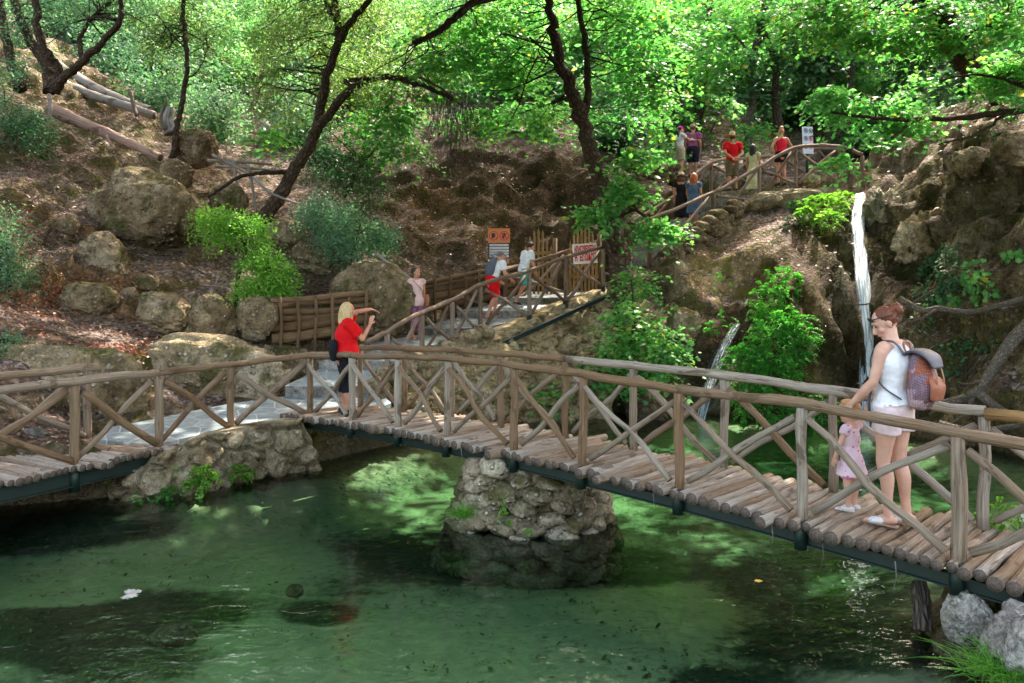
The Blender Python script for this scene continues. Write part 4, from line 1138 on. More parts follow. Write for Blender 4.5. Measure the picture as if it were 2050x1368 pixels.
tree('multi_stemmed_oak', 'dark multi stemmed oak twisting up at the far upper left of the slope', 'tree',
 [([(100,182,20.6),(92,130,20.8),(60,80,21),(35,20,21),(10,-60,21)], .16, .10),([(105,185,20.6),(118,140,20.5),(85,90,20.3),(72,20,20.3),(70,-60,20.3)], .13, .08),
  ([(108,180,20.6),(135,150,20.4),(165,125,20.2),(205,85,20),(238,45,19.9),(244,10,19.9),(238,-40,19.9)], .13, .05),([(165,125,20.2),(160,80,20.4),(180,40,20.5),(205,15,20.6)], .07, .03),([(235,40,19.9),(200,35,20),(150,45,20.3)], .05, .02),
  ([(40,180,20.3),(20,110,20.5),(5,40,20.6),(-10,-40,20.6)], .13, .09)],
 [(60,30,21.5,110,70,1.5,80),(210,10,21,80,60,1.3,60),(0,100,20,50,60,1,36),(120,-20,21,150,50,1.5,70),(280,30,23,70,60,1.2,46)], 'oak', LEAF_OAK, BARK, None, 1.25, .9, .2, 60)
tree('slender_tree', 'thin straight dark trunk standing between the fallen logs and the forked stump', 'tree',
 [([(345,318,20.3),(352,270,20.4),(362,220,20.5),(372,160,20.6),(374,100,20.7),(367,40,20.8),(370,-60,20.9)], .085, .05),([(372,160,20.6),(398,140,20.7),(420,90,21)], .025, .01),([(374,100,20.7),(345,70,20.4),(315,30,20.2)], .025, .01)],
 [(370,20,21,110,50,1.2,60),(400,100,21.6,50,60,.8,28),(310,70,21,50,60,.8,30)], 'oak', LEAF_OLIVE, BARK, None, 1.1, .9, .2, 40)
tree('grey_trunked_tree', 'slim grey lichened trunk behind the girl in the pale dress', 'tree',
 [([(1497,345,26.5),(1498,280,26.6),(1506,200,26.8),(1508,130,27),(1520,60,27),(1540,-60,27)], .15, .10),([(1508,130,27),(1480,80,26.8),(1440,40,26.5)], .06, .03)],
 [(1460,110,26.5,110,80,1.6,90),(1540,40,27,110,70,1.8,90)], 'maplefar', LEAF_MAPLE, BARK_GREY, None, 1.0, .9, .2, 40)
tree('dark_trunked_tree', 'dark straight trunk branching low, right behind the woman in the coral top', 'tree',
 [([(1566,340,26.6),(1562,270,26.6),(1552,200,26.6),(1552,130,26.6),(1535,80,26.5),(1515,30,26.5)], .17, .09),([(1553,130,26.6),(1565,90,26.8),(1580,40,27),(1590,-40,27)], .08, .05)],
 [(1600,110,26.5,90,70,1.6,70),(1500,190,27.5,70,50,1.2,34)], 'maplefar', LEAF_DARK, BARK, None, 1.0, .9, .25, 40)
for (x, d, w, lab) in ((1650, 27.5, .15, 'brown trunk rising just right of the tall white prohibition board'), (1690, 29, .16, 'pale leaning trunk in the shade beyond the right end of the platform'), (1625, 31, .12, 'thin far trunk glimpsed left of the tall white prohibition board'), (1395, 30, .20, 'broad dark trunk in the gloom beyond the couple on the platform')):
    tree('forest_tree', lab, 'tree', [([(x, 335, d), (x + 2, 250, d), (x + 12, 160, d + .2), (x + 20, 80, d + .3), (x + 30, -60, d + .5)], w, w * .7)],
         [(x + 30, 60, d, 90, 80, 1.8, 70), (x - 20, 120, d + 1, 70, 60, 1.5, 40)], 'maplefar', random.choice((LEAF_MAPLE, LEAF_DARK, LEAF_BACK)), random.choice((BARK, BARK_GREY)), None, 1.05, .9, .25, 30)
tree('overhanging_tree', 'thick dark trunk leaning out from the cliff top at the upper right', 'tree',
 [([(2010,185,17),(1960,140,16.6),(1915,90,16.3),(1890,40,16.2),(1870,-20,16.2),(1860,-80,16.2)], .30, .20),([(1915,90,16.3),(1960,60,16),(2020,40,15.6)], .08, .03)],
 [(1950,50,15.5,110,60,1.2,60),(1760,40,16,130,70,1.5,90),(1640,40,17,90,50,1.3,44),(2040,30,15,60,50,1,30)], 'maple', LEAF_MAPLE, BARK, None, .85, 1.5, .25, 60)
tree('maple_branch_tree', 'maple reaching in from the right edge with layered bright sprays above the waterfall', 'tree',
 [([(2230,330,12.5),(2180,230,12.5),(2100,215,12.6),(2020,225,12.7),(1930,235,12.8),(1830,240,12.9),(1740,235,13),(1660,225,13.1)], .09, .018),([(2100,215,12.6),(2040,170,12.8),(1960,150,13),(1880,160,13.2)], .04, .012),([(2020,225,12.7),(1950,270,12.6),(1880,290,12.6)], .03, .01),([(1830,240,12.9),(1780,280,12.8),(1720,290,12.9)], .03, .01)],
 [(1668,196,13.1,48,16,.4,24),(1720,215,13,70,30,.6,46),(1800,195,13,70,35,.7,56),(1880,165,13,75,35,.7,58),(1960,140,13,80,35,.8,60),(2040,150,12.8,60,45,.7,44),(1860,235,12.8,90,28,.6,50),(1970,215,12.7,80,30,.6,46),(1735,278,13,40,20,.4,16),(1940,270,12.7,70,20,.4,22),(1780,250,13,70,28,.5,34),(1690,325,13.5,26,12,.3,5)],
 'maple', LEAF_MINT, BARK, None, .78, 1.5, .1, 70, .010)

_o = bpy.data.objects
canopy(_o['maple_tree'], 'maplefar', LEAF_SHADE, -7, 10, 6, 18, 1200, 1.7, 9)  # unseen leaf filler that keeps sun flecks off the pool
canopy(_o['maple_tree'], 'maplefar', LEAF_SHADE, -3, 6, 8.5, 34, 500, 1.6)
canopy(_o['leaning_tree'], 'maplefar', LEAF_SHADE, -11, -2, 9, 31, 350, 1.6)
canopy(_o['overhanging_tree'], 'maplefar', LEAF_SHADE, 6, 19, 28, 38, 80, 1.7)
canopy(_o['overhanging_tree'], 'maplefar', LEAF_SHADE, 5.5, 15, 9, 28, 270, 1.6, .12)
# ---- shrubs
def shrub(label, blobs, kind='shrub', mat=LEAF_OLIVE, scale=1.0, per=1.0, gap=.1, cat='shrub', name='shrub', stem=True, group=None):
    px, py, d, rx, ry = blobs[0][:5]
    base = (px, py + ry * 1.1, d)
    paths = [([base, (px + random.uniform(-.3, .3) * rx, py + ry * .4, d), (px + random.uniform(-.4, .4) * rx, py - ry * .4, d)], .03, .012)] if stem else []
    return tree(name, label, cat, paths, blobs, kind, mat, BARK, group, scale, per, gap, 24 if stem else 0, .008, 'stem', 'foliage')
tree('lime_shrub', 'glowing lime green shrub drooping over the boulders left of the log wall', 'shrub',
 [([(470,640,15.2),(480,540,15.6),(492,500,15.8),(478,470,15.9),(455,440,16)], .05, .018),([(490,510,15.8),(520,500,15.6),(545,540,15.3)], .03, .01),([(470,470,15.9),(430,445,15.9)], .02, .008)],
 [(445,440,15.9,58,26,.5,46),(490,460,15.8,50,42,.5,50),(430,470,15.9,36,30,.3,20),(520,520,15.5,40,36,.4,44),(550,560,15.3,44,46,.45,64),(510,580,15.3,40,34,.35,40),(575,595,15.2,20,22,.25,14),(490,590,15.3,24,18,.2,10)], 'shrub', LEAF_LIME, BARK, None, 1.0, .8, 0, 60, .008, 'stem', 'foliage')
shrub('dark dense bush hiding the ground at the left edge under the multi stemmed oak', [(30,220,18.2,70,100,1.2,150),(70,280,18,40,60,.8,50),(0,330,17.5,40,50,.8,40)], 'oak', LEAF_DARK, 1.0)
shrub('blue green bush at the left edge beside the red fallen leaves', [(15,520,13.6,60,70,.8,90),(-20,450,14,50,50,.6,36)], 'oak', LEAF_OAK, .8)
shrub('small blue green tuft on the rock ledge at the left edge', [(15,690,11.7,26,26,.3,22)], 'oak', LEAF_OAK, .6)
shrub('dark bluish bush leaning over the mossy boulder left of the woman in pink', [(700,480,17.4,70,70,.8,110),(660,430,18,60,50,.7,60),(770,480,17.4,40,30,.4,26),(640,380,19,50,60,.7,50)], 'oak', LEAF_OAK, .95)
shrub('deep green bush below the forked branch of the leaning tree', [(690,330,20.5,70,60,1,80),(640,310,20.3,40,50,.7,36),(740,390,20.6,50,40,.7,34)], 'oak', LEAF_DARK, 1.1)
tree('young_maple', 'young maple bush in the middle of the slope behind the dead hanging twigs', 'sapling',
 [([(695,378,21),(725,330,21),(765,280,21),(790,215,21)], .03, .012)], [(770,280,21,70,55,.9,60),(820,250,21.4,70,50,.9,50),(840,310,21.4,50,40,.7,34),(530,285,20,60,30,.5,28),(720,240,21,40,40,.6,20)], 'maple', LEAF_MAPLE, BARK, None, 1.05, .9, .15, 30, .01)
shrub('maple seedlings on the plateau between the couple and the man in red', [(1420,215,30,80,50,1.4,50)], 'maplefar', LEAF_BACK, 1)
shrub('green sapling in front of the grey trunk on the platform', [(1500,270,25.4,36,44,.5,20),(1480,300,25.4,24,22,.4,8)], 'maplefar', LEAF_MAPLE, .8)
shrub('dark leafy bush beside the couple on the platform', [(1330,290,25,50,60,.8,40),(1300,240,25,40,40,.7,20)], 'maplefar', LEAF_MAPLE, .8)
shrub('leafy bush on the brow of the dark bank, just left of the leaning maple trunk', [(1060,225,26.5,80,40,1.0,60),(990,235,26.5,50,34,.8,30)], 'maplefar', LEAF_MAPLE, .8)
shrub('low dark bush on the brow of the dark bank behind the dead hanging twigs', [(870,235,26,70,44,1.0,60)], 'oakfar', LEAF_OAK, .9)
tree('dead_hanging_bush', 'dead bush of pale drooping twigs hanging down the dark bank', 'dead bush', [([(830,150,18.6),(870,170,18.5),(900,190,18.4),(925,215,18.4)], .035, .02)], [], 'oak', LEAF_OAK, ROOTM)
DH = [o for o in bpy.data.objects if o.name.startswith('dead_hanging_bush')][0]
mb = MB()
for i in range(120):
    x0, y0 = random.gauss(915, 26), random.gauss(205, 18); L = random.uniform(80, 250); x1 = random.gauss(x0 + (x0 - 915) * .8 + 5, 34)
    d0 = 18.4 + random.uniform(-.3, .3)
    P = [at(x0, y0, d0), at(x0 + (x1 - x0) * .4 + random.gauss(0, 8), y0 + L * .35, d0 - .1), at(x0 + (x1 - x0) * .8 + random.gauss(0, 9), y0 + L * .7, d0 - .15), at(x1 + random.gauss(0, 6), y0 + L, d0 - .1 + random.uniform(-.2, .2))]
    mb.tube([Vector(p) for p in crom(P, 3)], [.007 - .005 * k / 9 for k in range(10)], 4, False)
mb.build('twigs', ROOTM, DH)

# ---- background slope: many similar trees
BGT = []
bgspec = [(250,110,29,80,80,'oakfar',LEAF_OAK),(330,160,27,75,80,'oakfar',LEAF_OAK),(430,210,25.5,55,70,'oakfar',LEAF_OAK),(300,40,33,90,70,'oakfar',LEAF_BACK),(430,90,33,80,80,'oakfar',LEAF_BACK),(540,40,36,90,70,'oakfar',LEAF_BACK),(580,120,33,50,60,'oakfar',LEAF_OLIVE),
 (700,150,31,70,60,'oakfar',LEAF_OLIVE),(760,60,36,100,70,'oakfar',LEAF_OLIVE),(850,30,40,90,60,'oakfar',LEAF_BACK),(960,130,34,90,70,'oakfar',LEAF_BACK),(1080,150,34,80,60,'maplefar',LEAF_BACK),(1180,90,36,90,80,'maplefar',LEAF_BACK),(1320,60,34,110,90,'maplefar',LEAF_MAPLE),
 (1380,150,33,80,70,'maplefar',LEAF_DARK),(1450,40,38,120,80,'maplefar',LEAF_BACK),(1600,180,34,100,70,'maplefar',LEAF_DARK),(1720,120,32,100,90,'maplefar',LEAF_MAPLE),(1820,180,30,90,90,'maplefar',LEAF_DARK),(1680,20,36,120,70,'maplefar',LEAF_BACK),(1870,60,28,110,80,'maplefar',LEAF_DARK),(1980,110,24,90,80,'maplefar',LEAF_DARK),(1750,260,28,70,50,'maplefar',LEAF_DARK),(1850,290,27,60,50,'maplefar',LEAF_DARK),(160,40,31,80,70,'oakfar',LEAF_OAK),(620,240,28,50,50,'oakfar',LEAF_OLIVE),(480,20,42,80,50,'oakfar',LEAF_BACK),(1060,40,42,110,50,'oakfar',LEAF_BACK),(1230,250,27,50,50,'maplefar',LEAF_DARK)]
LAB = {'oakfar': 'small leaved holm oak among the trees filling the shaded far slope', 'maplefar': 'broad leaved tree among the trees filling the far slope and plateau'}
for (px, py, d, rx, ry, kd, lm) in bgspec:
    px += random.uniform(-8, 8)
    p = at(px, py, d); g = gz(p.x, p.y); yb = HY - (g - CAMZ) * F / d
    yb = max(yb, py + 10)
    tr = [([(px, yb + 6, d), (px + random.uniform(-12, 12), (yb + py) / 2, d), (px + random.uniform(-15, 15), py - ry * .3, d)], random.uniform(.09, .15), .04)]
    tree('slope_tree', LAB[kd], 'tree', tr, [(px, py, d, rx, ry, 1.9, int(62 * rx * ry / 6400 * (d / 32) ** 2) + 30), (px + random.uniform(-.6, .6) * rx, py + ry * .5, d - .8, rx * .6, ry * .5, 1.3, 24)], kd, lm, random.choice((BARK, BARK_GREY)), 'trees filling the far slope (%s)' % ('small leaved' if kd == 'oakfar' else 'broad leaved'), 1.15, 1.0, .3, 16)
# undergrowth and distant wood: uncountable
cand = []
yy = rng.uniform(25, 62, 14000); uu_ = rng.uniform(-.80, .80, 14000); xx = uu_ * yy
zz, _, _ = height(xx, yy)
keep = []
for x, y, z in zip(xx, yy, zz):
    v = mnoise.noise(Vector((x * .16, y * .16, 3))) + .25 * (y - 30) / 15
    px = CX + x / y * F; 
    bare = (430 < px < 560 and y < 38) or (900 < px < 1330 and y < 30)
    if y < 33 and px > 1280: v -= .45
    if v > 0.0 and not bare: keep.append((x, y, z + random.uniform(.1, 1.5 + (y - 25) * .12)))
keep = np.array(keep)
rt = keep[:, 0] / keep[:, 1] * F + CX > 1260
lf = keep[:, 0] / keep[:, 1] * F + CX < 640
for sel, lm in ((~rt & ~lf, LEAF_BACK), (rt, LEAF_DARK), (lf, LEAF_OAK)):  # right-hand wood gets darker leaves, forest shade put into their colour
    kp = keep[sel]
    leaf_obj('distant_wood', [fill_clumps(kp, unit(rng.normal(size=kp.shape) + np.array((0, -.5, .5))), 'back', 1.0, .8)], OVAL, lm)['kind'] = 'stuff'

# ---- ferns, ivy and grass
def frond_parts(C, D, L, n, size, droop=.5, width=.16):
    """arching fronds from C along D (arrays); leaflets on both sides"""
    m = len(C); out_ = []
    t = np.linspace(.12, 1, n)
    D = unit(D); side = unit(np.cross(D, np.array((0, 0, 1.0)) + rng.normal(size=(m, 3)) * .15))
    for sgn in (-1, 1):
        P = C[:, None] + D[:, None] * (L[:, None, None] * t[None, :, None]); P[:, :, 2] -= droop * L[:, None] * t[None] ** 2
        w = width * L[:, None] * np.sin(np.pi * np.clip(t[None] * .9 + .08, 0, 1))
        P = P + sgn * side[:, None] * (w[:, :, None] * .6)
        N = np.cross(side, D); N = np.where(N[:, 2:] < 0, -N, N)
        N = np.repeat(N[:, None], n, 1) + rng.normal(size=(m, n, 3)) * .35
        T = sgn * np.repeat(side[:, None], n, 1) + D[:, None] * .5 - np.array((0, 0, .3)) + rng.normal(size=(m, n, 3)) * .2
        S = size * (.45 + .75 * np.sin(np.pi * np.clip(t, 0, 1)))[None] * rng.uniform(.8, 1.2, (m, n))
        out_.append((P.reshape(-1, 3), N.reshape(-1, 3), S.reshape(-1), T.reshape(-1, 3)))
    return out_
def fern(label, spots, n, L, size, mat=LEAF_FERN, nl=9, droop=.55, name='fern', cat='fern', group=None):
    """spots: (px, py, d, rx, ry): patches on the rock face that fronds spring from"""
    C, D = [], []
    tot = sum(s[3] * s[4] for s in spots)
    for (px, py, d, rx, ry) in spots:
        for _ in range(max(3, int(n * rx * ry / tot))):
            a = random.uniform(0, 6.283); q = math.sqrt(random.random())
            p = at(px + rx * q * math.cos(a), py + ry * q * math.sin(a), d)
            C.append((p.x, p.y + random.uniform(-.05, .18), p.z)); D.append((random.gauss(math.cos(a) * .4, .5), -random.uniform(.25, 1.0), random.gauss(.25 - .3 * math.sin(a), .35)))
    C = np.array(C); D = np.array(D); Ls = rng.uniform(.6, 1.2, len(C)) * L
    px, py, d, rx, ry = spots[0]
    r = empty(name, at(px, py + ry, d + .1), label, cat, group)
    leaf_obj('fronds', frond_parts(C, D, Ls, nl, size, droop), FANL, mat, r)
    mb = MB()
    for c, dd, l in list(zip(C, unit(D), Ls))[::(3 if len(C) > 60 else 1)]:
        P = [Vector(c) + Vector(dd) * l * t - Vector((0, 0, droop * l * t * t)) for t in (0, .35, .7, 1)]
        mb.tube(P, [.004, .003, .002, .001], 4, False)
    mb.build('stalks', LEAF_DARK, r)
    return r
fern('thick mound of bright maidenhair fern hanging beside the small side cascade', [(1555,690,15.9,62,52),(1500,740,15.7,50,40),(1590,660,16.1,40,40),(1540,750,15.5,60,36),(1480,710,15.9,26,20)], 620, .34, .035)
fern('column of maidenhair fern climbing the mossy rock above the thick fern mound', [(1540,610,16.9,38,45),(1570,570,17.3,36,34),(1530,640,16.6,22,30)], 260, .26, .032)
fern('lower ferns hanging at the pool edge under the thick fern mound', [(1530,815,15.4,60,34),(1610,800,15.4,40,30),(1480,790,15.8,26,20)], 200, .28, .03)
fern('yellow green ferns draping the ledge just left of the waterfall lip', [(1650,415,19.6,46,22),(1690,400,20,34,12),(1620,430,19.4,24,18),(1660,440,19,26,14)], 320, .26, .032, LEAF_LIME)
fern('dark ferns in the shade under the lit platform ledge', [(1600,420,19.8,26,26),(1590,455,19.4,20,16)], 90, .24, .03, LEAF_IVY)
fern('large bright fern clump growing from the pale path edging at the waterline', [(405,960,10.1,28,20)], 60, .20, .024, LEAF_LIME)
fern('low bright fern clump to the right along the pale path edging', [(478,946,10.75,26,10)], 44, .16, .022, LEAF_LIME)
fern('tiny fern tuft at the waterline under the corner of the short bridge', [(340,988,9.95,14,9),(285,998,9.8,8,5)], 24, .13, .02, LEAF_FERN)
fern('small fern tuft high on the pale path edging', [(365,940,10.2,8,8),(350,968,10.1,8,10)], 14, .12, .018, LEAF_LIME)
fern('ferns at the foot of the waterfall behind the bridge rail', [(1655,830,15.3,50,22),(1580,840,15.2,50,18)], 90, .26, .03, LEAF_FERN)
fern('small green plants at the pavement edge at the right end of the bridge', [(2010,1035,6.3,50,22)], 46, .13, .018, LEAF_LIME, 7, .4)
fern('fern sprigs along the little cascade on the dark rock', [(1440,650,17,30,26),(1340,640,17,30,30),(1440,560,18,16,20)], 60, .24, .03, LEAF_FERN)
def ivy(label, spots, n, size, mat=LEAF_IVY, name='ivy', cat='ivy', shape=FANL):
    C, N = [], []
    for (px, py, d, rx, ry) in spots:
        for _ in range(int(n * rx * ry / sum(s[3] * s[4] for s in spots))):
            a = random.uniform(0, 6.283); q = math.sqrt(random.random())
            h = hit(px + rx * q * math.cos(a), py + ry * q * math.sin(a))
            if h[0] is None: continue
            C.append(h[0] + h[1] * random.uniform(.03, .16)); N.append(h[1] + Vector((random.gauss(0, .35), random.gauss(-.3, .3), random.gauss(.3, .35))))
    C = np.array(C); N = np.array(N); S = size * rng.uniform(.6, 1.25, len(C))
    r = empty(name, C[0], label, cat)
    leaf_obj('leaves', [(C, N, S)], shape, mat, r); return r
ivy('dark ivy patch on the grey cliff right of the waterfall', [(1880,555,15,46,46),(1850,600,15.2,20,24),(1900,510,15.4,24,20)], 620, .05)
ivy('bright maple seedlings rooted on the cliff face at the right', [(1955,560,14.5,36,28),(1900,605,14.6,24,16),(1975,600,14,20,20)], 130, .07, LEAF_MAPLE, 'seedling', 'seedlings', MAPLE)
ivy('bright sprig on the cliff at the right edge', [(2040,512,13.6,24,12)], 40, .065, LEAF_MAPLE, 'seedling', 'seedlings', MAPLE)
ivy('mixed creepers trailing among the pale roots at the right', [(1960,690,13.8,60,20),(1900,720,14,40,40),(1850,650,14.6,20,30)], 220, .045, LEAF_IVY)
def grass(label, px, py, d, rx, n, L, mat=LEAF_GRASS, name='grass_tuft', lean=(0, -.3), spread=.5):
    c = at(px, py, d); w = rx * d / F
    r = empty(name, c, label, 'grass tuft'); V, Fc = [], []
    for i in range(n):
        b = c + Vector((random.gauss(0, w * .5), random.gauss(0, w * .4), random.uniform(-.02, .02)))
        dr = Vector((random.gauss(lean[0], spread), random.gauss(lean[1], spread), 1)).normalized(); l = L * random.uniform(.5, 1.15)
        sd = dr.cross(Vector((random.gauss(0, 1), random.gauss(0, 1), .2))).normalized() * .0042
        k0 = len(V); hz = Vector((dr.x, dr.y, 0))
        for t in (0, .35, .7, 1.0):
            p = b + dr * l * t + hz * l * .5 * t * t - Vector((0, 0, .42 * l * t * t)); ww = 1 - .85 * t
            V += [tuple(p - sd * ww), tuple(p + sd * ww)]
        for q in range(3): Fc.append((k0 + 2 * q, k0 + 2 * q + 1, k0 + 2 * q + 3, k0 + 2 * q + 2))
    np_mesh('blades', np.array(V), np.array(Fc), 4, mat, r); return r
grass('pale green grass tuft sprouting from the left flank of the stone pier', 928, 1035, 8.55, 18, 170, .30, LEAF_GRASS, lean=(-.25, -.3))
grass('little grass tuft at the waterline of the stone pier', 1058, 1068, 8.15, 10, 40, .10)
grass('lush long bladed grass tuft drooping at the bottom right corner', 2010, 1352, 5.0, 60, 420, .34, LEAF_GRASS, lean=(-.2, -.2), spread=.6)
fern('yellow green fern sprig between the stones of the pier', [(1010,1042,8.2,9,7),(1008,1015,8.25,5,12)], 14, .09, .016, LEAF_LIME)
# ------------------------------------------------------------------ boulders, logs, roots
ROCK_LEDGE = rock_mat('tan ledge rock', (.13, .09, .045), (.34, .26, .15), (.60, .50, .37), mossamt=.45, peb=9)
def boulder(label, px, py, wpx, hpx, d, mat=ROCK, depth=1.0, rot=0.0, seed=None, amp=.2, name='boulder', sub=5, box=.75):
    c = at(px, py, d); rx, rz = wpx * d / F / 2, hpx * d / F / 2; ry = (rx + rz) / 2 * depth
    sd = seed if seed is not None else random.uniform(0, 90); o = Vector((sd, sd * .7, sd * 1.3))
    bm = bmesh.new(); bmesh.ops.create_icosphere(bm, subdivisions=sub, radius=1)
    rm = Matrix.Rotation(rot, 3, 'Y')
    for v in bm.verts:
        q = v.co.copy()
        s = Vector([math.copysign(abs(k) ** box, k) for k in q]); s *= (1 / max(s.length, 1e-6)) ** .5
        n = mnoise.noise(q * 1.1 + o) * amp + mnoise.noise(q * 2.6 + o) * amp * .5 + mnoise.noise(q * 6 + o) * amp * .3 + abs(mnoise.noise(q * 4.2 - o)) * amp * -.5 + (mnoise.voronoi(q * 3.3 + o)[0][0] - .3) * amp * -.35
        s *= 1 + n
        v.co = rm @ Vector((s.x * rx, s.y * ry, s.z * rz))
    me = bpy.data.meshes.new(name); bm.to_mesh(me); bm.free()
    me.polygons.foreach_set('use_smooth', [True] * len(me.polygons)); me.materials.append(mat)
    ob = bpy.data.objects.new(name, me); ob.location = c; COL.objects.link(ob)
    tag(ob, label, 'boulder', None); return ob
boulder('largest rounded conglomerate boulder, half way up the left slope', 300, 420, 205, 165, 17.4, ROCK, .9, .1, 3)
boulder('smooth brown rock perched against the top of the largest boulder', 355, 348, 66, 56, 18.6, ROCK, 1, .3, 8)
boulder('tall leaning slab of rock below the left side of the largest boulder', 208, 520, 84, 120, 15.5, ROCK, .8, -.5, 12)
boulder('pale topped boulder above the red leaves near the left side', 178, 602, 105, 80, 14.2, ROCK, .9, 0, 15)
boulder('round mossy boulder resting in leaf litter above the pale ledge', 330, 627, 112, 84, 14.4, ROCK, .9, .15, 19)
boulder('dark lumpy boulder leaning against the round mossy one', 425, 645, 104, 110, 14.6, ROCK, .8, .4, 23)
boulder('squat block between the dark lumpy boulder and the log wall', 515, 640, 84, 92, 14.7, ROCK, .8, .1, 27)
boulder('small flat stone half buried in the leaves above the round mossy boulder', 296, 566, 46, 34, 15.4, ROCK, .9, .2, 31)
boulder('small dark stone wedged left of the round mossy boulder', 258, 595, 34, 40, 14.9, ROCK, .9, 0, 33)
boulder('little mossy stone near the dry twigs at the left', 137, 453, 44, 36, 15.8, ROCK, .9, 0, 36)
boulder('huge mossy boulder between the two stacked log walls', 745, 600, 165, 150, 16.2, ROCK, .9, .25, 41)
boulder('long mossy rock under the dark bluish bush', 640, 520, 120, 60, 17.6, ROCK, .9, .35, 45)
boulder('mossy rock on the slope beside the foot of the leaning tree', 580, 470, 66, 58, 18.4, ROCK, .9, .3, 48)
boulder('dark rock in the gully below the pole fence', 460, 400, 70, 70, 18.9, ROCK, .9, .2, 52)
boulder('dark boulder at the head of the gully behind the thin straight trunk', 395, 300, 80, 80, 20.8, ROCK, .9, .2, 55)
boulder('long rough ledge of rock overhanging the left end of the flagstone path', 110, 772, 370, 190, 11.95, ROCK_LEDGE, .5, .0, 61, .24)
boulder('broad pale topped ledge of rock behind the flagstone path', 395, 752, 380, 180, 13.75, ROCK_LEDGE, .5, .12, 66, .22)
boulder('brown rock shoulder at the bend of the path below the log wall', 570, 735, 120, 90, 14.6, ROCK, .6, .3, 70)
boulder('flat stone beside the far rail of the short bridge', 68, 868, 46, 24, 10.4, ROCK_GREY, .8, 0, 72)
boulder('big grey rough rock under the right end of the log bridge', 2055, 1300, 150, 180, 5.05, ROCK_GREY, .9, .2, 75, .26)
boulder('brown rock in the shade under the right end of the log bridge', 1935, 1240, 90, 120, 5.5, ROCK_GREY, .8, 0, 78)
boulder('pale rounded rock face right of the waterfall', 1858, 485, 110, 130, 16.9, ROCK_LEDGE, .7, .35, 82, .38)
boulder('dark wet shoulder of rock the main waterfall slides past', 1775, 470, 70, 200, 18.9, ROCK_WET, .7, -.1, 85, .4)
boulder('rock lump jutting at the upper right cliff edge', 1960, 330, 110, 70, 15.9, ROCK, .8, .2, 88)
boulder('dark rock overhang at the right edge under the maple sprays', 2030, 300, 90, 70, 14.6, ROCK, .8, 0, 91)
boulder('sunlit pale rock at the top of the upper steps', 1525, 405, 80, 40, 20.7, ROCK_PALE, .8, -.3, 94)
boulder('pale ledge rock under the platform railing', 1600, 400, 130, 44, 20.9, ROCK_PALE, .6, 0, 97)
boulder('rounded stone in the dark shadow left of the small cascade', 1370, 650, 70, 70, 17.0, ROCK, .7, .2, 101)
boulder('small pale rock on the platform beside the railing', 1625, 362, 34, 26, 21.9, ROCK_PALE, .8, 0, 104)
boulder('pale lumpy block at the foot of the stair railing', 880, 722, 110, 50, 14.9, ROCK_PALE, .6, -.25, 107)
boulder('mossy pillar of rock left of the far tunnel', 1785, 320, 90, 100, 22.5, ROCK, .8, 0, 110)
boulder('pale green stone lying on the pool bed', 590, 1183, 36, 26, 7.9, ROCK_PALE, .9, 0, 113, .12)
boulder('broad dark stone sunk in the pool bed near the lower left', 350, 1275, 90, 50, 7.1, ROCK_WET, .9, 0, 116, .12)
for (px, py) in ((590, 1183), (350, 1275)):
    pass

def pole(name, label, pts, r0, r1, mat, cat, parts=None, seg=10):
    P = [Vector(p) for p in crom([at(*p) for p in pts], 6)]; n = len(P)
    root = empty(name, P[0], label, cat)
    mb = MB(); mb.tube(P, [(r0 + (r1 - r0) * i / (n - 1)) * random.uniform(.9, 1.1) for i in range(n)], seg, True, .06, 1); mb.build('stem', [mat, ENDG], root)
    for q in parts or []:
        mb = MB(); Q = [Vector(p) for p in crom([at(*p) for p in q[0]], 4)]; mb.tube(Q, [q[1] * (1 - .6 * i / (len(Q) - 1)) for i in range(len(Q))], 7, True, .06); mb.build('branch_stub', mat, root)
    return root
pole('fallen_trunk', 'long reddish fallen trunk lying across the left slope above the largest boulder', [(100,218,18.9),(160,245,18.8),(220,270,18.7),(270,292,18.6),(322,316,18.4)], .16, .09, BARE_RED, 'fallen log', [([(215,272,18.6),(222,290,18.5),(226,300,18.4)], .05), ([(182,262,18.7),(184,280,18.6)], .03)])
pole('fallen_trunk', 'upper pale fallen log of the pair above the reddish fallen trunk', [(110,130,24),(170,165,23.8),(230,195,23.6),(300,222,23.4)], .16, .13, WOOD_DEAD, 'fallen log')
pole('fallen_trunk', 'lower pale fallen log of the pair above the reddish fallen trunk', [(120,165,23.3),(180,190,23.1),(250,212,22.9),(310,232,22.8)], .15, .12, WOOD_DEAD, 'fallen log')
pole('wooden_stake', 'short pale stake standing in front of the fallen log pair', [(261,184,22.3),(267,208,22.2),(273,232,22.1)], .06, .05, WOOD_DEAD, 'stake')
pole('dead_stump', 'grey hollow stump leaning beside the thin straight trunk', [(345,268,21.3),(338,240,21.3),(342,215,21.3)], .22, .10, WOOD_DEAD, 'stump', [([(330,260,21.1),(322,235,21),(335,200,21)], .07)])
pole('dead_root', 'white dead root hanging by the dark bush at the left', [(98,190,18.6),(102,215,18.4),(96,245,18.2),(92,270,18)], .05, .03, WOOD_DEAD, 'root')
pole('fence_pole', 'upper horizontal pole of the broken fence in the gully', [(415,322,19.2),(480,324,19.3),(545,330,19.6)], .04, .03, WOOD_DEAD, 'pole')
pole('fence_pole', 'lower horizontal pole of the broken fence in the gully', [(430,334,19.1),(490,336,19.2),(560,342,19.5)], .04, .03, WOOD_DEAD, 'pole')
pole('fence_post', 'left upright of the broken fence in the gully', [(468,322,19.1),(474,370,19),(482,425,18.8)], .035, .03, WOOD_DEAD, 'post')
pole('fence_post', 'right upright of the broken fence in the gully', [(498,330,19.1),(506,380,19),(514,425,18.8)], .035, .03, WOOD_DEAD, 'post')
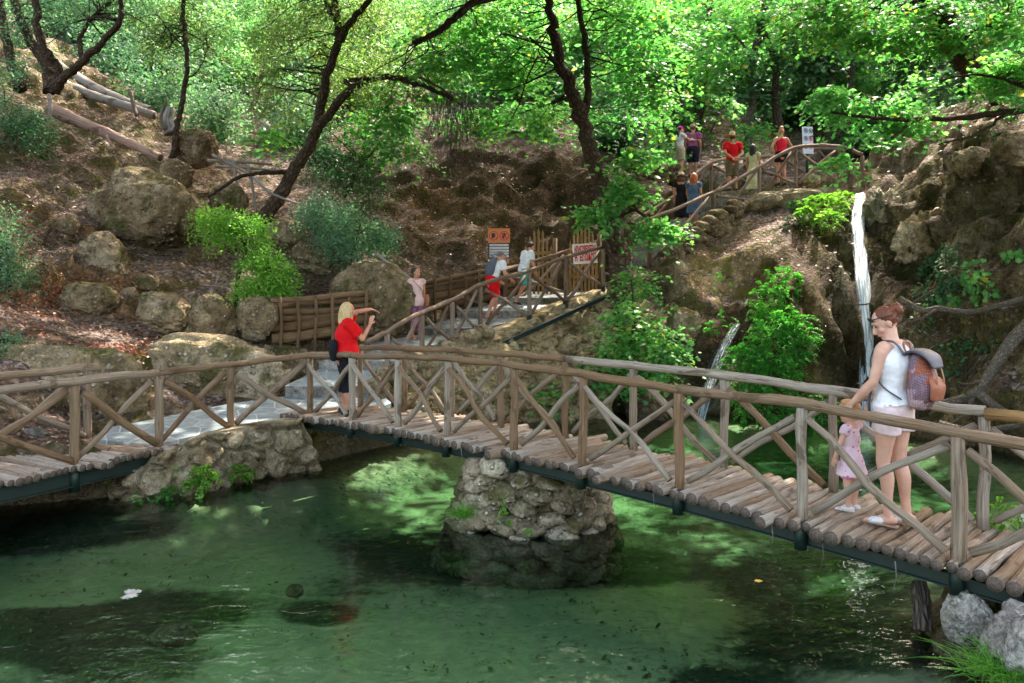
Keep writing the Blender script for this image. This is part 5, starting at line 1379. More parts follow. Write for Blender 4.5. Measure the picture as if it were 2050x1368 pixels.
pole('dead_branch', 'crooked dead branch trailing down from the broken fence to the leaning tree', [(425,310,19.1),(500,350,19),(540,385,18.6),(600,410,18.5)], .04, .03, WOOD_DEAD, 'branch')
pole('pole', 'pale bare pole slanting behind the woman in pink', [(748,505,17),(790,535,16.9),(833,565,16.7)], .03, .02, WOOD_DEAD, 'pole')
pole('dead_branch', 'broken brown branch standing in the red leaves at the left', [(88,492,14.6),(94,470,14.6),(105,455,14.6)], .035, .025, BARK_RED, 'branch')
pole('dead_branch', 'pale bare branch slanting left of the couple on the platform', [(1290,290,24),(1325,250,24),(1345,225,24.2)], .04, .02, WOOD_DEAD, 'branch')
pole('exposed_root', 'pale forked root arching across the cliff right of the woman with the backpack', [(1800,598,14.6),(1845,622,14.4),(1880,618,14.2),(1940,625,13.8),(2000,612,13.4),(2080,590,13)], .06, .045, ROOTM, 'root', [([(1880,618,14.2),(1840,640,14.1),(1812,645,14.1)], .03), ([(1830,605,14.4),(1870,580,14.3)], .03)])
pole('exposed_root', 'thick grey root sweeping down the right cliff to the log rail', [(2090,620,12.8),(2030,680,13),(1990,735,13),(1955,785,12.9),(1900,805,12.9),(1840,808,13)], .115, .045, ROOTM, 'root', [([(1955,785,12.9),(1995,815,12.7),(2040,835,12.6)], .09), ([(1900,805,12.9),(1860,830,12.8)], .035), ([(1950,790,12.9),(1930,830,12.7),(1900,850,12.6)], .04), ([(1975,760,13),(1940,770,12.9),(1915,765,12.9)], .03)])
pole('exposed_root', 'low grey root lying along the bank behind the right end of the bridge', [(1880,850,12.6),(1950,862,12.3),(2060,850,12)], .06, .04, ROOTM, 'root')
pole('hanging_root', 'thin pale root dangling across the main waterfall', [(1690,607,16.1),(1730,610,15.9),(1755,600,15.9),(1772,575,16)], .012, .02, ROOTM, 'root')
pole('tree_stump', 'pale drowned stump under the right end of the log bridge', [(1848,1262,6.15),(1846,1220,6.2),(1840,1165,6.3)], .075, .06, BARK_GREY, 'stump')
# fine roots and dry twigs on the right cliff and left slope
mb = MB()
for i in range(110):
    h = hit(random.uniform(1780, 2050), random.uniform(560, 880))
    if h[0] is None: continue
    p = h[0] + h[1] * .08; q = [p]
    dr = Vector((random.gauss(0, .5), -.1, -random.uniform(.3, 1))).normalized()
    for k in range(4):
        q.append(q[-1] + (dr + Vector((random.gauss(0, .5), random.gauss(0, .2), random.gauss(0, .3)))) * random.uniform(.06, .14))
    mb.tube(q, [.012, .010, .008, .005, .003], 4, False)
o = mb.build('fine_roots', ROOTM); o['kind'] = 'stuff'
mb = MB()
def twig(x, y, L, r, mbb):
    p = Vector((x, y, gz(x, y) + .03)); q = [p]; a = random.uniform(0, 6.28); dr = Vector((math.cos(a), math.sin(a), random.uniform(.0, .5)))
    for k in range(4): q.append(q[-1] + (dr + Vector((random.gauss(0, .35), random.gauss(0, .35), random.gauss(0, .25)))) * L / 4)
    mbb.tube(q, [r, r * .85, r * .7, r * .5, r * .25], 4, False)
for i in range(1500):
    px, py = random.uniform(-50, 850), random.uniform(230, 680)
    if random.random() < .35: px, py = random.gauss(100, 70), random.gauss(450, 70)
    if random.random() < .15: px, py = random.gauss(880, 60), random.gauss(520, 25)
    h = hit(px, py)
    if h[0] is None or h[0].y > 30: continue
    twig(h[0].x, h[0].y, random.uniform(.3, .9), random.uniform(.004, .011), mb)
o = mb.build('dry_twigs', WOOD_DEAD); o['kind'] = 'stuff'
# fallen leaves
litter = leaf_mat('fallen leaf', (.10, .045, .03), (.22, .12, .085), (.42, .30, .25), .1)
red_litter = leaf_mat('red fallen leaf', (.25, .04, .015), (.38, .09, .03), (.45, .20, .12), .2)
flatv = GV.reshape(-1, 3); fn_ = GN.reshape(-1, 3); fs = GS.ravel(); ff = GFLAT.ravel(); fst = GSTEEP.ravel()
ok = (fs > .4) & (ff > .3) & (fst < 1.1) & (flatv[:, 1] < 34) & (flatv[:, 1] > 10)
vi = np.nonzero(ok)[0]; vi = rng.choice(vi, 30000)
P = flatv[vi] + rng.normal(size=(len(vi), 3)) * np.array((.07, .07, 0)); 
N = unit(fn_[vi] * 1.0 + rng.normal(size=(len(vi), 3)) * .35); S = rng.uniform(.02, .045, len(vi))
P = P + fn_[vi] * .025
o = leaf_obj('leaf_litter', [(P, N, S)], OVAL, litter); o['kind'] = 'stuff'
Ps, Ns = [], []
for _ in range(1500):
    c = random.choice(((90,570,60,25),(120,590,40,20),(330,665,60,14),(60,640,60,25),(250,700,60,8),(20,480,30,30)))
    h = hit(random.gauss(c[0], c[2]), random.gauss(c[1], c[3]))
    if h[0] is None: continue
    Ps.append(tuple(h[0] + h[1] * .03)); Ns.append(tuple(h[1] + Vector((random.gauss(0, .4), random.gauss(0, .4), random.gauss(0, .4)))))
o = leaf_obj('red_leaf_litter', [(np.array(Ps), np.array(Ns), rng.uniform(.02, .04, len(Ps)))], OVAL, red_litter); o['kind'] = 'stuff'

pb = np.stack([rng.uniform(-7, 6, 9500), 5 + 9 * rng.random(9500) ** 1.6], 1)
hz_, sd_, _ = height(pb[:, 0], pb[:, 1]); kk = (sd_ < -.5)
kk &= np.array([mnoise.noise(Vector((a * .8, b * .8, 2))) + .55 * mnoise.noise(Vector((a * 3, b * 3, 5))) > -.12 for a, b in pb])
pb, hz_ = pb[kk], hz_[kk]; PC = np.stack([pb[:, 0], pb[:, 1], hz_ + .03], 1)
sunk = leaf_mat('sunken leaf', (.08, .09, .05), (.15, .16, .08), (.28, .27, .14), .05)
o = leaf_obj('sunken_leaves', [(PC, rng.normal(size=PC.shape) * .3 + np.array((0, 0, 1.0)), rng.uniform(.012, .045, len(PC)) * rng.uniform(.4, 1, len(PC)))], OVAL, sunk); o['kind'] = 'stuff'
# ------------------------------------------------------------------ waterfalls
def fall_mat(name, dens):
    m, nt = newmat(name)
    uv = nt.nodes.new('ShaderNodeTexCoord').outputs['UV']
    mp = nd(nt, 'ShaderNodeMapping', {'Vector': uv, 'Scale': (.9, 7, 1)}).outputs[0]
    n = tex_noise(nt, mp, 1.4, 6, .65, .5).outputs[0]
    mp2 = nd(nt, 'ShaderNodeMapping', {'Vector': uv, 'Scale': (5, 30, 1)}).outputs[0]
    n2 = tex_noise(nt, mp2, 2.5, 4, .7).outputs[0]
    a = smooth(nt, mth(nt, 'ADD', mth(nt, 'MULTIPLY', n, .75), mth(nt, 'MULTIPLY', n2, .35)), .57 - dens * .16, .77 - dens * .12)
    vsep = nd(nt, 'ShaderNodeSeparateXYZ', {0: uv}).outputs[1]
    edge = mth(nt, 'MULTIPLY', smooth(nt, vsep, .0, .18), smooth(nt, vsep, 1.0, .82))
    a = mth(nt, 'MULTIPLY', a, edge)
    d = bsdf(nt, (.64, .73, .80), .25, bump(nt, n, .8, .03), .6)
    t = nd(nt, 'ShaderNodeBsdfTransparent', {'Color': (.93, .97, 1)}).outputs[0]
    out(nt, nd(nt, 'ShaderNodeMixShader', {0: mth(nt, 'MULTIPLY', a, .82), 1: t, 2: d}).outputs[0]); return m
def waterfall(label, pts, widths, dens, layers=2):
    """pts (px, py, d); widths in metres; curved sheets one before the other"""
    P = [Vector(p) for p in crom([at(*p) for p in pts], 10)]; n = len(P); W = crom([(w,) for w in widths], 10)
    root = empty('waterfall', P[-1], label, 'waterfall'); m = fall_mat('falling water', dens)
    for l in range(layers):
        mb = MB(); K = 8; L = 0; o1 = random.random() * 9
        for i, p in enumerate(P):
            if i: L += (p - P[i - 1]).length
            w = float(W[i][0]) * (1 - .2 * l)
            for k in range(K + 1):
                u = k / K - .5
                q = p + Vector((u * w, -.10 * math.cos(u * math.pi) - .07 * l + .03 * math.sin(L * 5 + k + l), .0))
                mb.v.append(tuple(q))
        Ls = [0]
        for i in range(1, n): Ls.append(Ls[-1] + (P[i] - P[i - 1]).length)
        for i in range(n - 1):
            for k in range(K):
                mb.face((i * (K + 1) + k, i * (K + 1) + k + 1, (i + 1) * (K + 1) + k + 1, (i + 1) * (K + 1) + k), [(Ls[i] + o1, k / K), (Ls[i] + o1, (k + 1) / K), (Ls[i + 1] + o1, (k + 1) / K), (Ls[i + 1] + o1, k / K)])
        mb.build('water_sheet', m, root)
    return root
waterfall('tall narrow white waterfall dropping down the mossy cliff behind the woman with the backpack', [(1722,388,20.3),(1718,415,19.6),(1717,450,18.9),(1721,500,18.2),(1726,560,17.3),(1731,620,16.7),(1734,680,16.2),(1735,760,15.7),(1736,850,15.2)], [.24,.32,.34,.32,.34,.32,.31,.32,.36], .95, 3)
waterfall('small thin cascade slanting down the dark rock left of the fern mound', [(1476,648,17.6),(1462,670,17.3),(1446,700,16.9),(1428,745,16.4),(1414,790,15.9),(1402,838,15.6)], [.10,.20,.30,.32,.28,.2], .35, 3)
# floating leaves on the pool
def float_leaf(label, px, py, s, mat, n=1):
    mb = MB(); c = atz(px, py, .006)
    for i in range(n):
        q = c + Vector((random.gauss(0, .05), random.gauss(0, .07), .002 * i)) if i else c; b = len(mb.v); a0 = random.uniform(0, 6.28)
        for x, y in MAPLE: mb.v.append((q.x + s * (x * math.cos(a0) - y * math.sin(a0)), q.y + s * (x * math.sin(a0) + y * math.cos(a0)), q.z))
        mb.face(list(range(b, b + len(MAPLE))))
    o = mb.build('floating_leaf', mat); return tag(o, label, 'leaf')
YL = plain('yellow leaf', (.62, .42, .05), .5, .4); PLL = plain('pale floating leaf', (.42, .40, .36), .5, .4)
float_leaf('yellow leaf floating on the pool below the right span', 1517, 1163, .05, YL)
float_leaf('cluster of pale leaves floating on the pool at the lower left', 262, 1188, .07, PLL, 5)
# ------------------------------------------------------------------ people
def skin_mat(name, col):
    m, nt = newmat(name); v = objvec(nt); n = tex_noise(nt, v, 9, 4).outputs[0]
    c = mixc(nt, 1.0, (*col, 1), ramp(nt, n, [(.3, (.88, .84, .84)), (.7, (1.1, 1.1, 1.1))]), 'MULTIPLY')
    out(nt, bsdf(nt, c, .5, None, .35, **{'Subsurface Weight': .08, 'Subsurface Radius': (.02, .008, .004)})); return m
SKIN_FAIR = skin_mat('fair skin', (.62, .36, .26)); SKIN_TAN = skin_mat('tanned skin', (.50, .24, .14)); SKIN_ROSE = skin_mat('sun flushed skin', (.58, .28, .18))
def cloth(name, col, spots=None, sc=20, thr=.35, kind='spots', rough=.85):
    m, nt = newmat(name); v = objvec(nt, False)
    n = tex_noise(nt, v, 7, 4, .6).outputs[0]
    c = mixc(nt, 1.0, (*col, 1), ramp(nt, n, [(.25, .8), (.75, 1.12)]), 'MULTIPLY')
    if spots and kind == 'spots':
        vo = nd(nt, 'ShaderNodeTexVoronoi', {'Vector': v, 'Scale': sc}); cell = nd(nt, 'ShaderNodeSeparateColor', {0: vo.outputs['Color']}).outputs[0]
        f = mth(nt, 'MULTIPLY', smooth(nt, vo.outputs['Distance'], thr, thr - .06), smooth(nt, cell, .35, .4))
        c = mixc(nt, f, c, (*spots, 1))
    elif spots and kind == 'stripes':
        w = nd(nt, 'ShaderNodeTexWave', {'Vector': v, 'Scale': sc, 'Distortion': 6.0, 'Detail': 1.0, 'Detail Scale': 3.0}, bands_direction='Z')
        c = mixc(nt, smooth(nt, w.outputs[1], .45, .6), c, (*spots, 1))
    elif spots and kind == 'patch':
        vo = nd(nt, 'ShaderNodeTexVoronoi', {'Vector': v, 'Scale': sc}, distance='CHEBYCHEV')
        cell = nd(nt, 'ShaderNodeSeparateColor', {0: vo.outputs['Color']})
        pc = ramp(nt, cell.outputs[0], [(0, (.20, .13, .16)), (.3, (.33, .23, .27)), (.5, (.30, .10, .06)), (.7, (.42, .30, .31)), (.85, (.16, .10, .09)), (1, (.45, .22, .28))], 'CONSTANT')
        q = nd(nt, 'ShaderNodeTexChecker', {'Vector': nd(nt, 'ShaderNodeMapping', {'Vector': v, 'Rotation': (.3, .785, .4)}).outputs[0], 'Scale': 70.0}).outputs[1]
        c = mixc(nt, 1.0, pc, ramp(nt, q, [(0, .72), (1, 1.15)]), 'MULTIPLY')
    wv = nd(nt, 'ShaderNodeTexWave', {'Vector': v, 'Scale': 5.0, 'Distortion': 7.0, 'Detail': 2.0}, bands_direction='DIAGONAL')
    h = mth(nt, 'ADD', n, mth(nt, 'MULTIPLY', wv.outputs[1], .5))
    out(nt, bsdf(nt, c, rough, bump(nt, h, .5, .012), .15)); return m
def hair_mat(name, a, b):
    m, nt = newmat(name); v = objvec(nt, False)
    mp = nd(nt, 'ShaderNodeMapping', {'Vector': v, 'Scale': (60, 60, 9)}).outputs[0]
    n = tex_noise(nt, mp, 1.0, 4, .6, .4).outputs[0]
    c = mixc(nt, n, a, b); out(nt, bsdf(nt, c, .5, bump(nt, n, .8, .008), .4)); return m
HAIR_BLONDE = hair_mat('blonde hair', (.34, .20, .07), (.75, .58, .30)); HAIR_RED = hair_mat('auburn hair', (.07, .018, .008), (.24, .07, .028)); HAIR_BLACK = hair_mat('black hair', (.006, .005, .005), (.03, .022, .018))
HAIR_GINGER = hair_mat('ginger hair', (.30, .06, .015), (.60, .17, .05)); HAIR_GREY = hair_mat('cropped grey hair', (.10, .085, .08), (.25, .22, .21)); HAIR_STRAW = hair_mat('strawberry blonde hair', (.35, .15, .05), (.62, .34, .15)); HAIR_BROWN = hair_mat('brown hair', (.05, .025, .015), (.14, .07, .04))
C_RED = cloth('red cotton', (.66, .008, .012)); C_CORAL = cloth('coral red cotton', (.68, .02, .045)); C_BLACK = cloth('black cotton', (.012, .012, .015)); C_WHITE = cloth('white cotton', (.78, .78, .80)); C_NAVY = cloth('navy cotton', (.015, .018, .035))
C_PINKW = cloth('pale pink cotton', (.74, .50, .48)); C_KHAKI = cloth('khaki cotton', (.16, .13, .085)); C_TEAL = cloth('teal cotton', (.07, .42, .36)); C_DENIM = cloth('blue denim', (.09, .15, .27)); C_PURPLE = cloth('purple cotton', (.30, .09, .20)); C_YELLOW = cloth('pale yellow patterned cotton', (.60, .57, .34), (.42, .45, .25), 22)
C_WPAT = cloth('white cotton with dark motifs', (.78, .79, .80), (.08, .09, .11), 26, .22); C_LEGG = cloth('zigzag patterned leggings', (.09, .05, .16), (.50, .20, .26), 13, .3, 'stripes'); C_PINKP = cloth('white and pink patterned cotton', (.74, .55, .62), (.62, .14, .30), 26, .3); C_PINK = cloth('pink cotton', (.66, .27, .40)); C_PSHORT = cloth('pale pink cotton shorts', (.72, .56, .56)); C_BEIGE = cloth('beige cotton', (.50, .40, .28))
C_PATCH = cloth('patchwork quilted fabric', (.3, .2, .25), (1, 1, 1), 9, .3, 'patch'); C_GREY = cloth('grey nylon', (.11, .12, .15)); C_LEATHER = plain('dark grey leather', (.07, .068, .085), .5, .4); C_BROWNL = plain('brown leather', (.30, .12, .05), .5, .4); C_STRAW = cloth('straw weave', (.50, .36, .18)); C_MAGENTA = cloth('magenta cotton', (.66, .03, .30)); C_CANVAS = cloth('natural canvas', (.48, .45, .40), (.08, .08, .09), 16, .3)
C_FLORAL = cloth('white with blue floral print', (.76, .76, .78), (.10, .14, .32), 50, .3); C_SOLE = plain('cork sole', (.32, .20, .14), .7, .2); C_SHOE = plain('dark shoe', (.025, .025, .032), .6, .3); C_SANDAL = plain('dark sandal', (.03, .03, .03), .6, .3); C_WSHOE = cloth('white patterned shoe', (.70, .66, .66), (.2, .2, .24), 40, .3); DARKEYE = plain('dark eye', (.02, .015, .012), .3, .5); LIPS = plain('lips', (.42, .12, .10), .5, .4)

REMESH = []
def shell(name, mb, mat, parent, voxel=.008, it=6, fac=.5):
    o = mb.build(name, mat, parent, True, True)
    o.data.uv_layers.remove(o.data.uv_layers[0])
    m = o.modifiers.new('remesh', 'REMESH'); m.mode = 'VOXEL'; m.voxel_size = voxel; m.use_smooth_shade = True
    s = o.modifiers.new('smooth', 'SMOOTH'); s.iterations = it; s.factor = fac
    if name in ('shirt', 'tank_top', 'top', 'dress', 'shorts', 'capri_trousers', 'sleeveless_top', 'leggings'):
        tx = bpy.data.textures.get('foldtex') or bpy.data.textures.new('foldtex', 'CLOUDS'); tx.noise_scale = .11; tx.noise_depth = 2
        dm = o.modifiers.new('d', 'DISPLACE'); dm.texture = tx; dm.strength = .022; dm.mid_level = .45; dm.texture_coords = 'LOCAL'
    REMESH.append(o); return o
def limb(mb, pts, rad, seg=14, per=4, flatten=None, er=1.0):
    """rounded tapering tube; rad floats or (side, depth) pairs with a side axis"""
    rr = [r if hasattr(r, '__len__') else (r, r) for r in rad]
    C = crom([tuple(p) + tuple(r) for p, r in zip(pts, rr)], per)
    P = [Vector(c[:3]) for c in C]; Q = [(max(c[3], .002), max(c[4], .002)) for c in C]; n = len(P)
    side = flatten
    T = [(P[min(i + 1, n - 1)] - P[max(i - 1, 0)]).normalized() for i in range(n)]
    if side is None: side = T[0].orthogonal()
    # rounded ends
    rings = []
    def cap(i, sgn):
        L = []
        for th in (80, 55, 28):
            L.append((P[i] + T[i] * sgn * math.sin(R(th)) * min(Q[i]) * .9 * er, Q[i][0] * math.cos(R(th)), Q[i][1] * math.cos(R(th)), T[i]))
        return L
    rings += cap(0, -1)
    rings += [(P[i], Q[i][0], Q[i][1], T[i]) for i in range(n)]
    rings += cap(n - 1, 1)[::-1]
    base = len(mb.v); u = Vector(side)
    for p, a, b, t in rings:
        u = (u - t * u.dot(t)).normalized(); w = t.cross(u)
        for k in range(seg):
            an = 2 * math.pi * k / seg
            q = p + u * (math.cos(an) * a) + w * (math.sin(an) * b); mb.v.append(tuple(q))
    m = len(rings)
    for i in range(m - 1):
        for k in range(seg):
            k2 = (k + 1) % seg; mb.face((base + i * seg + k, base + i * seg + k2, base + (i + 1) * seg + k2, base + (i + 1) * seg + k))
    mb.face([base + k for k in range(seg)][::-1]); mb.face([base + (m - 1) * seg + k for k in range(seg)])
def hand(mb, wr, d, palm, s=1.0, curl=.5, thumb_side=1, spread=.12):
    """wrist point, finger direction, palm normal; five bent fingers"""
    d = Vector(d).normalized(); palm = Vector(palm); palm = (palm - d * palm.dot(d)).normalized(); sd = d.cross(palm).normalized() * thumb_side
    limb(mb, [wr, wr + d * .035 * s, wr + d * .085 * s], [(.026 * s, .016 * s), (.038 * s, .014 * s), (.038 * s, .012 * s)], 10, 2, sd)
    for i, (L, off) in enumerate(((.070, .030), (.080, .010), (.074, -.011), (.058, -.030))):
        b = wr + d * .085 * s + sd * off * s; a1, a2 = curl * .5, curl * 1.15
        fd = (d + sd * off * spread * 25 * .3).normalized()
        d1 = fd * math.cos(a1) + palm * math.sin(a1); d2 = fd * math.cos(a2) + palm * math.sin(a2)
        p1 = b + d1 * L * .55 * s; p2 = p1 + d2 * L * .5 * s
        limb(mb, [b - d * .012 * s, p1, p2], [.0092 * s, .0086 * s, .007 * s], 8, 2)
    b = wr + d * .025 * s + sd * .026 * s; td = (d * .6 + sd * .75 + palm * .35).normalized()
    limb(mb, [b, b + td * .035 * s, b + (td * .7 + d * .45).normalized() * .062 * s], [.012 * s, .0105 * s, .008 * s], 8, 2)

DEF = dict(pelvis=(0, 0, .93), waist=(0, .0, 1.07), chest=(0, .0, 1.25), neck=(0, -.015, 1.42), head=(0, .02, 1.575), hdir=(0, 1, 0), hup=(0, 0, 1),
  lsh=(-.165, -.01, 1.375), rsh=(.165, -.01, 1.375), lel=(-.205, -.035, 1.11), rel=(.205, -.035, 1.11), lwr=(-.205, .05, .875), rwr=(.205, .05, .875),
  lhd=(0, .25, -1), rhd=(0, .25, -1), lpalm=(1, 0, 0), rpalm=(-1, 0, 0), lcurl=.5, rcurl=.5,
  lhip=(-.088, 0, .90), rhip=(.088, 0, .90), lkn=(-.092, .02, .49), rkn=(.092, .02, .49), lan=(-.092, -.02, .085), ran=(.092, -.02, .085), lft=(-.1, 1, 0), rft=(.1, 1, 0))
class Person:
    def __init__(s, label, foot, H, yaw, pose=None, skin=SKIN_TAN, g=1.0, male=False, voxel=.0085, headscale=1.0, cat='person'):
        s.k = H / 1.7; s.g = g; s.male = male; s.vox = voxel; s.hs = headscale
        s.root = empty('person', foot, label, cat, rz=yaw)
        J = dict(DEF)
        if male: J.update(lsh=(-.195, -.01, 1.39), rsh=(.195, -.01, 1.39), lel=(-.24, -.035, 1.11), rel=(.24, -.035, 1.11), lwr=(-.235, .05, .87), rwr=(.235, .05, .87))
        J.update(pose or {})
        for n_ in J:
            if n_.endswith('curl'): continue
            J[n_] = Vector(J[n_])
        s.J = J; s.body(skin)
    def P(s, v): return Vector(v) * s.k
    def torso_chain(s, e=0.0, lo=-.10, top=.0):
        J, g, k = s.J, s.g, s.k
        side = (J['rsh'] - J['lsh']).normalized()
        w = 1.12 if s.male else 1.0; hp = .95 if s.male else 1.05; ws = 1.12 if s.male else .95
        pts = [J['pelvis'] + Vector((0, -.005, lo)), J['pelvis'], J['waist'], J['chest'], J['chest'].lerp(J['neck'], .62), J['neck'] + Vector((0, 0, -.01 + top))]
        rad = [(.140 * hp * g, .105 * g), (.158 * hp * g, .118 * g), (.128 * ws * g, .092 * g), (.148 * w * (g * .6 + .4), .108 * (g * .6 + .4)), (.150 * w, .082), (.062, .06)]
        return [p * k for p in pts], [((a + e) * k, (b + e) * k) for a, b in rad], side
    def body(s, skin):
        J, k, g = s.J, s.k, s.g; mb = MB(); s.mb = mb
        p, r, sd = s.torso_chain(); limb(mb, p, r, 20, 4, sd)
        gl = g * .6 + .4
        for S, sx in (('l', -1), ('r', 1)):
            hip, kn, an = J[S + 'hip'], J[S + 'kn'], J[S + 'an']
            fr = Vector((J[S + 'ft'].x, J[S + 'ft'].y, 0)).normalized(); back = -fr
            limb(mb, [q * k for q in (hip + Vector((0, 0, .03)), hip.lerp(kn, .3), hip.lerp(kn, .7), kn)], [x * k * gl for x in (.09, .083, .062, .052)], 14, 4)
            limb(mb, [q * k for q in (kn, kn.lerp(an, .3) + back * .018, kn.lerp(an, .65) + back * .006, an)], [x * k * gl for x in (.051, .054, .040, .033)], 14, 4)
            f = J[S + 'ft'].normalized()
            limb(mb, [q * k for q in (an + Vector((0, 0, -.03)) - f * .045, an + Vector((0, 0, -.04)) + f * .04, an + Vector((0, 0, -.058)) + f * .115, an + Vector((0, 0, -.066)) + f * .17)], [(.030 * k, .03 * k), (.036 * k, .036 * k), (.042 * k, .022 * k), (.036 * k, .014 * k)], 12, 3, f.cross(Vector((0, 0, 1))))
            sh, el, wr = J[S + 'sh'], J[S + 'el'], J[S + 'wr']; m = 1.15 if s.male else 1.0
            limb(mb, [q * k for q in (J['neck'] + Vector((sx * .05, 0, -.03)), sh, sh.lerp(el, .5), el)], [x * k * m * (gl if i else 1) for i, x in enumerate((.05, .052, .043, .036))], 14, 4)
            limb(mb, [q * k for q in (el, el.lerp(wr, .3), wr.lerp(el, .15), wr)], [x * k * m for x in (.036, .038, .027, .024)], 12, 4)
            hand(mb, wr * k, J[S + 'hd'], J[S + 'palm'], k * (1.05 if s.male else .95), J[S + 'curl'], -sx if S == 'l' else -sx)
        # head
        hd = J['hdir'].normalized(); up = J['hup'].normalized(); up = (up - hd * up.dot(hd)).normalized(); rt = hd.cross(up); s.hd, s.hu, s.hr = hd, up, rt
        h = J['head']; hs = s.hs; s.h = h
        M = Matrix((rt, hd, up)).transposed(); s.M = M
        X = lambda x, y, z: (h + (rt * x + hd * y + up * z) * hs) * k
        limb(mb, [(J['neck'] + Vector((0, .0, -.05))) * k, (J['neck'].lerp(h, .5) - hd * .012) * k, X(0, -.01, -.05)], [.056 * k, .05 * k, .052 * k], 14, 4)
        mb.blob(X(0, -.01, .022), Vector((.075, .097, .098)) * k * hs, 20, 14, M)
        mb.blob(X(0, .022, -.035), Vector((.060, .068, .085)) * k * hs, 18, 12, M)
        mb.blob(X(0, .062, -.095), Vector((.026, .024, .020)) * k * hs, 10, 8, M)
        limb(mb, [X(0, .082, .016), X(0, .098, -.008), X(0, .112, -.030), X(0, .092, -.042)], [x * k * hs for x in (.010, .011, .015, .011)], 8, 3)
        mb.blob(X(0, .083, -.066), Vector((.024, .014, .011)) * k * hs, 10, 8, M)
        mb.blob(X(0, .078, .036), Vector((.048, .014, .010)) * k * hs, 10, 8, M)
        for e in (-1, 1): 
            mb.blob(X(e * .076, -.006, -.005), Vector((.011, .020, .033)) * k * hs, 10, 8, M)
            mb.blob(X(e * .040, .060, -.028), Vector((.024, .022, .024)) * k * hs, 10, 8, M)
        s.X = X
        s.obj = shell('body', mb, skin, s.root, s.vox * k, 3)
        # eyes, brows and lips sit on the head's surface
        e_ = MB()
        for e in (-1, 1): e_.blob(X(e * .032, .083, .012), Vector((.011, .007, .006)) * k * hs, 10, 6, M)
        e_.build('eyes', DARKEYE, s.obj, True, True)
        l_ = MB(); l_.blob(X(0, .094, -.066), Vector((.02, .006, .007)) * k * hs, 10, 6, M); l_.build('lips', LIPS, s.obj, True, True)
    # ---- clothing
    def shirt(s, mat, hem=-.02, sleeve=.5, e=.013, name='shirt', wide=0.0, neckdrop=.02, straps=None):
        J, k = s.J, s.k; mb = MB()
        p, r, sd = s.torso_chain(e, hem)
        p = p[:-1] + [p[-2].lerp(p[-1], .72)]; r = r[:-1] + [((r[-1][0] * .6 + r[-2][0] * .4) * (1 if sleeve else .62), r[-1][1] + .012 * k)]
        if not sleeve: r[-2] = (r[-2][0] * .74, r[-2][1])
        if wide: r = [(a + wide * k * f, b + wide * k * f) for (a, b), f in zip(r, (1.4, 1.2, .9, .3, 0, 0))]
        limb(mb, p, r, 22, 4, sd, .15)
        if sleeve:
            for S in 'lr':
                sh, el = J[S + 'sh'], J[S + 'el']; en = sh.lerp(el, sleeve); m = 1.15 if s.male else 1.0; gl = s.g * .6 + .4
                limb(mb, [q * k for q in (J['neck'].lerp(sh, .45) + Vector((0, 0, -.03)), sh, sh.lerp(en, .6), en)], [(.055 + e) * k, (.054 + e) * k * m * gl, (.053 + e) * k * m * gl, (.054 + e) * k * m * gl], 14, 4, None, .15)
        return shell(name, mb, mat, s.root, s.vox * k, 4)
    def trousers(s, mat, L=.75, e=.014, name='shorts', flare=.0):
        """L: 0 hip, 1 knee, 2 ankle"""
        J, k, g = s.J, s.k, s.g; gl = g * .6 + .4; mb = MB(); sd = (J['rhip'] - J['lhip']).normalized()
        hp = .95 if s.male else 1.05
        limb(mb, [J['pelvis'].lerp(J['waist'], .55) * k, J['pelvis'] * k, (J['pelvis'] + Vector((0, 0, -.09))) * k], [((.140 * hp * g + e) * k, (.102 * g + e) * k), ((.158 * hp * g + e) * k, (.118 * g + e) * k), ((.142 * hp * g + e) * k, (.108 * g + e) * k)], 20, 4, sd, .15)
        for S in 'lr':
            hip, kn, an = J[S + 'hip'], J[S + 'kn'], J[S + 'an']
            f = Vector((J[S + 'ft'].x, J[S + 'ft'].y, 0)).normalized()
            pts = [hip + Vector((0, 0, .03))]; rr = [.092]
            for t in (.35, .7, 1.0):
                if t < L: pts.append(hip.lerp(kn, t)); rr.append({.35: .083, .7: .064, 1.0: .054}[t])
            if L <= 1: pts.append(hip.lerp(kn, L)); rr.append(.090 - .036 * L)
            else:
                for t in (.3, .65, 1.0):
                    if t < L - 1: pts.append(kn.lerp(an, t) - f * .012); rr.append({.3: .055, .65: .042, 1.0: .035}[t])
                pts.append(kn.lerp(an, L - 1) - f * .008); rr.append(.054 - .02 * (L - 1))
            n = len(pts)
            limb(mb, [q * k for q in pts], [(x * gl + e + flare * i / (n - 1)) * k for i, x in enumerate(rr)], 16, 3, None, .15)
        return shell(name, mb, mat, s.root, s.vox * k, 3)
    def skirt(s, mat, zb=.35, flare=.12, name='dress', top=True, shift=(0, 0)):
        J, k = s.J, s.k; mb = MB(); p, r, sd = s.torso_chain(.014, -.02)
        if top:
            q = p[:-1]; rr = list(r[:-1]); rr[-1] = (rr[-1][0] * .8, rr[-1][1]); limb(mb, q, rr, 22, 4, sd, .15)
        b = Vector((J['pelvis'].x + shift[0], J['pelvis'].y + shift[1], zb))
        limb(mb, [J['waist'] * k, J['pelvis'] * k, J['pelvis'].lerp(b, .55) * k, b * k], [((.13 * s.g + .012) * k, (.095 * s.g + .012) * k), ((.170 * s.g) * k, (.130 * s.g) * k), ((.165 + flare * .6) * k, (.13 + flare * .6) * k), ((.16 + flare) * k, (.125 + flare) * k)], 24, 4, sd, .15)
        if top:
            for S in 'lr':
                sh, el = J[S + 'sh'], J[S + 'el']; limb(mb, [q * k for q in (J['neck'].lerp(sh, .5) + Vector((0, 0, -.03)), sh, sh.lerp(el, .35))], [.05 * k, .064 * k, .066 * k], 14, 4, None, .15)
        return shell(name, mb, mat, s.root, s.vox * k, 3)
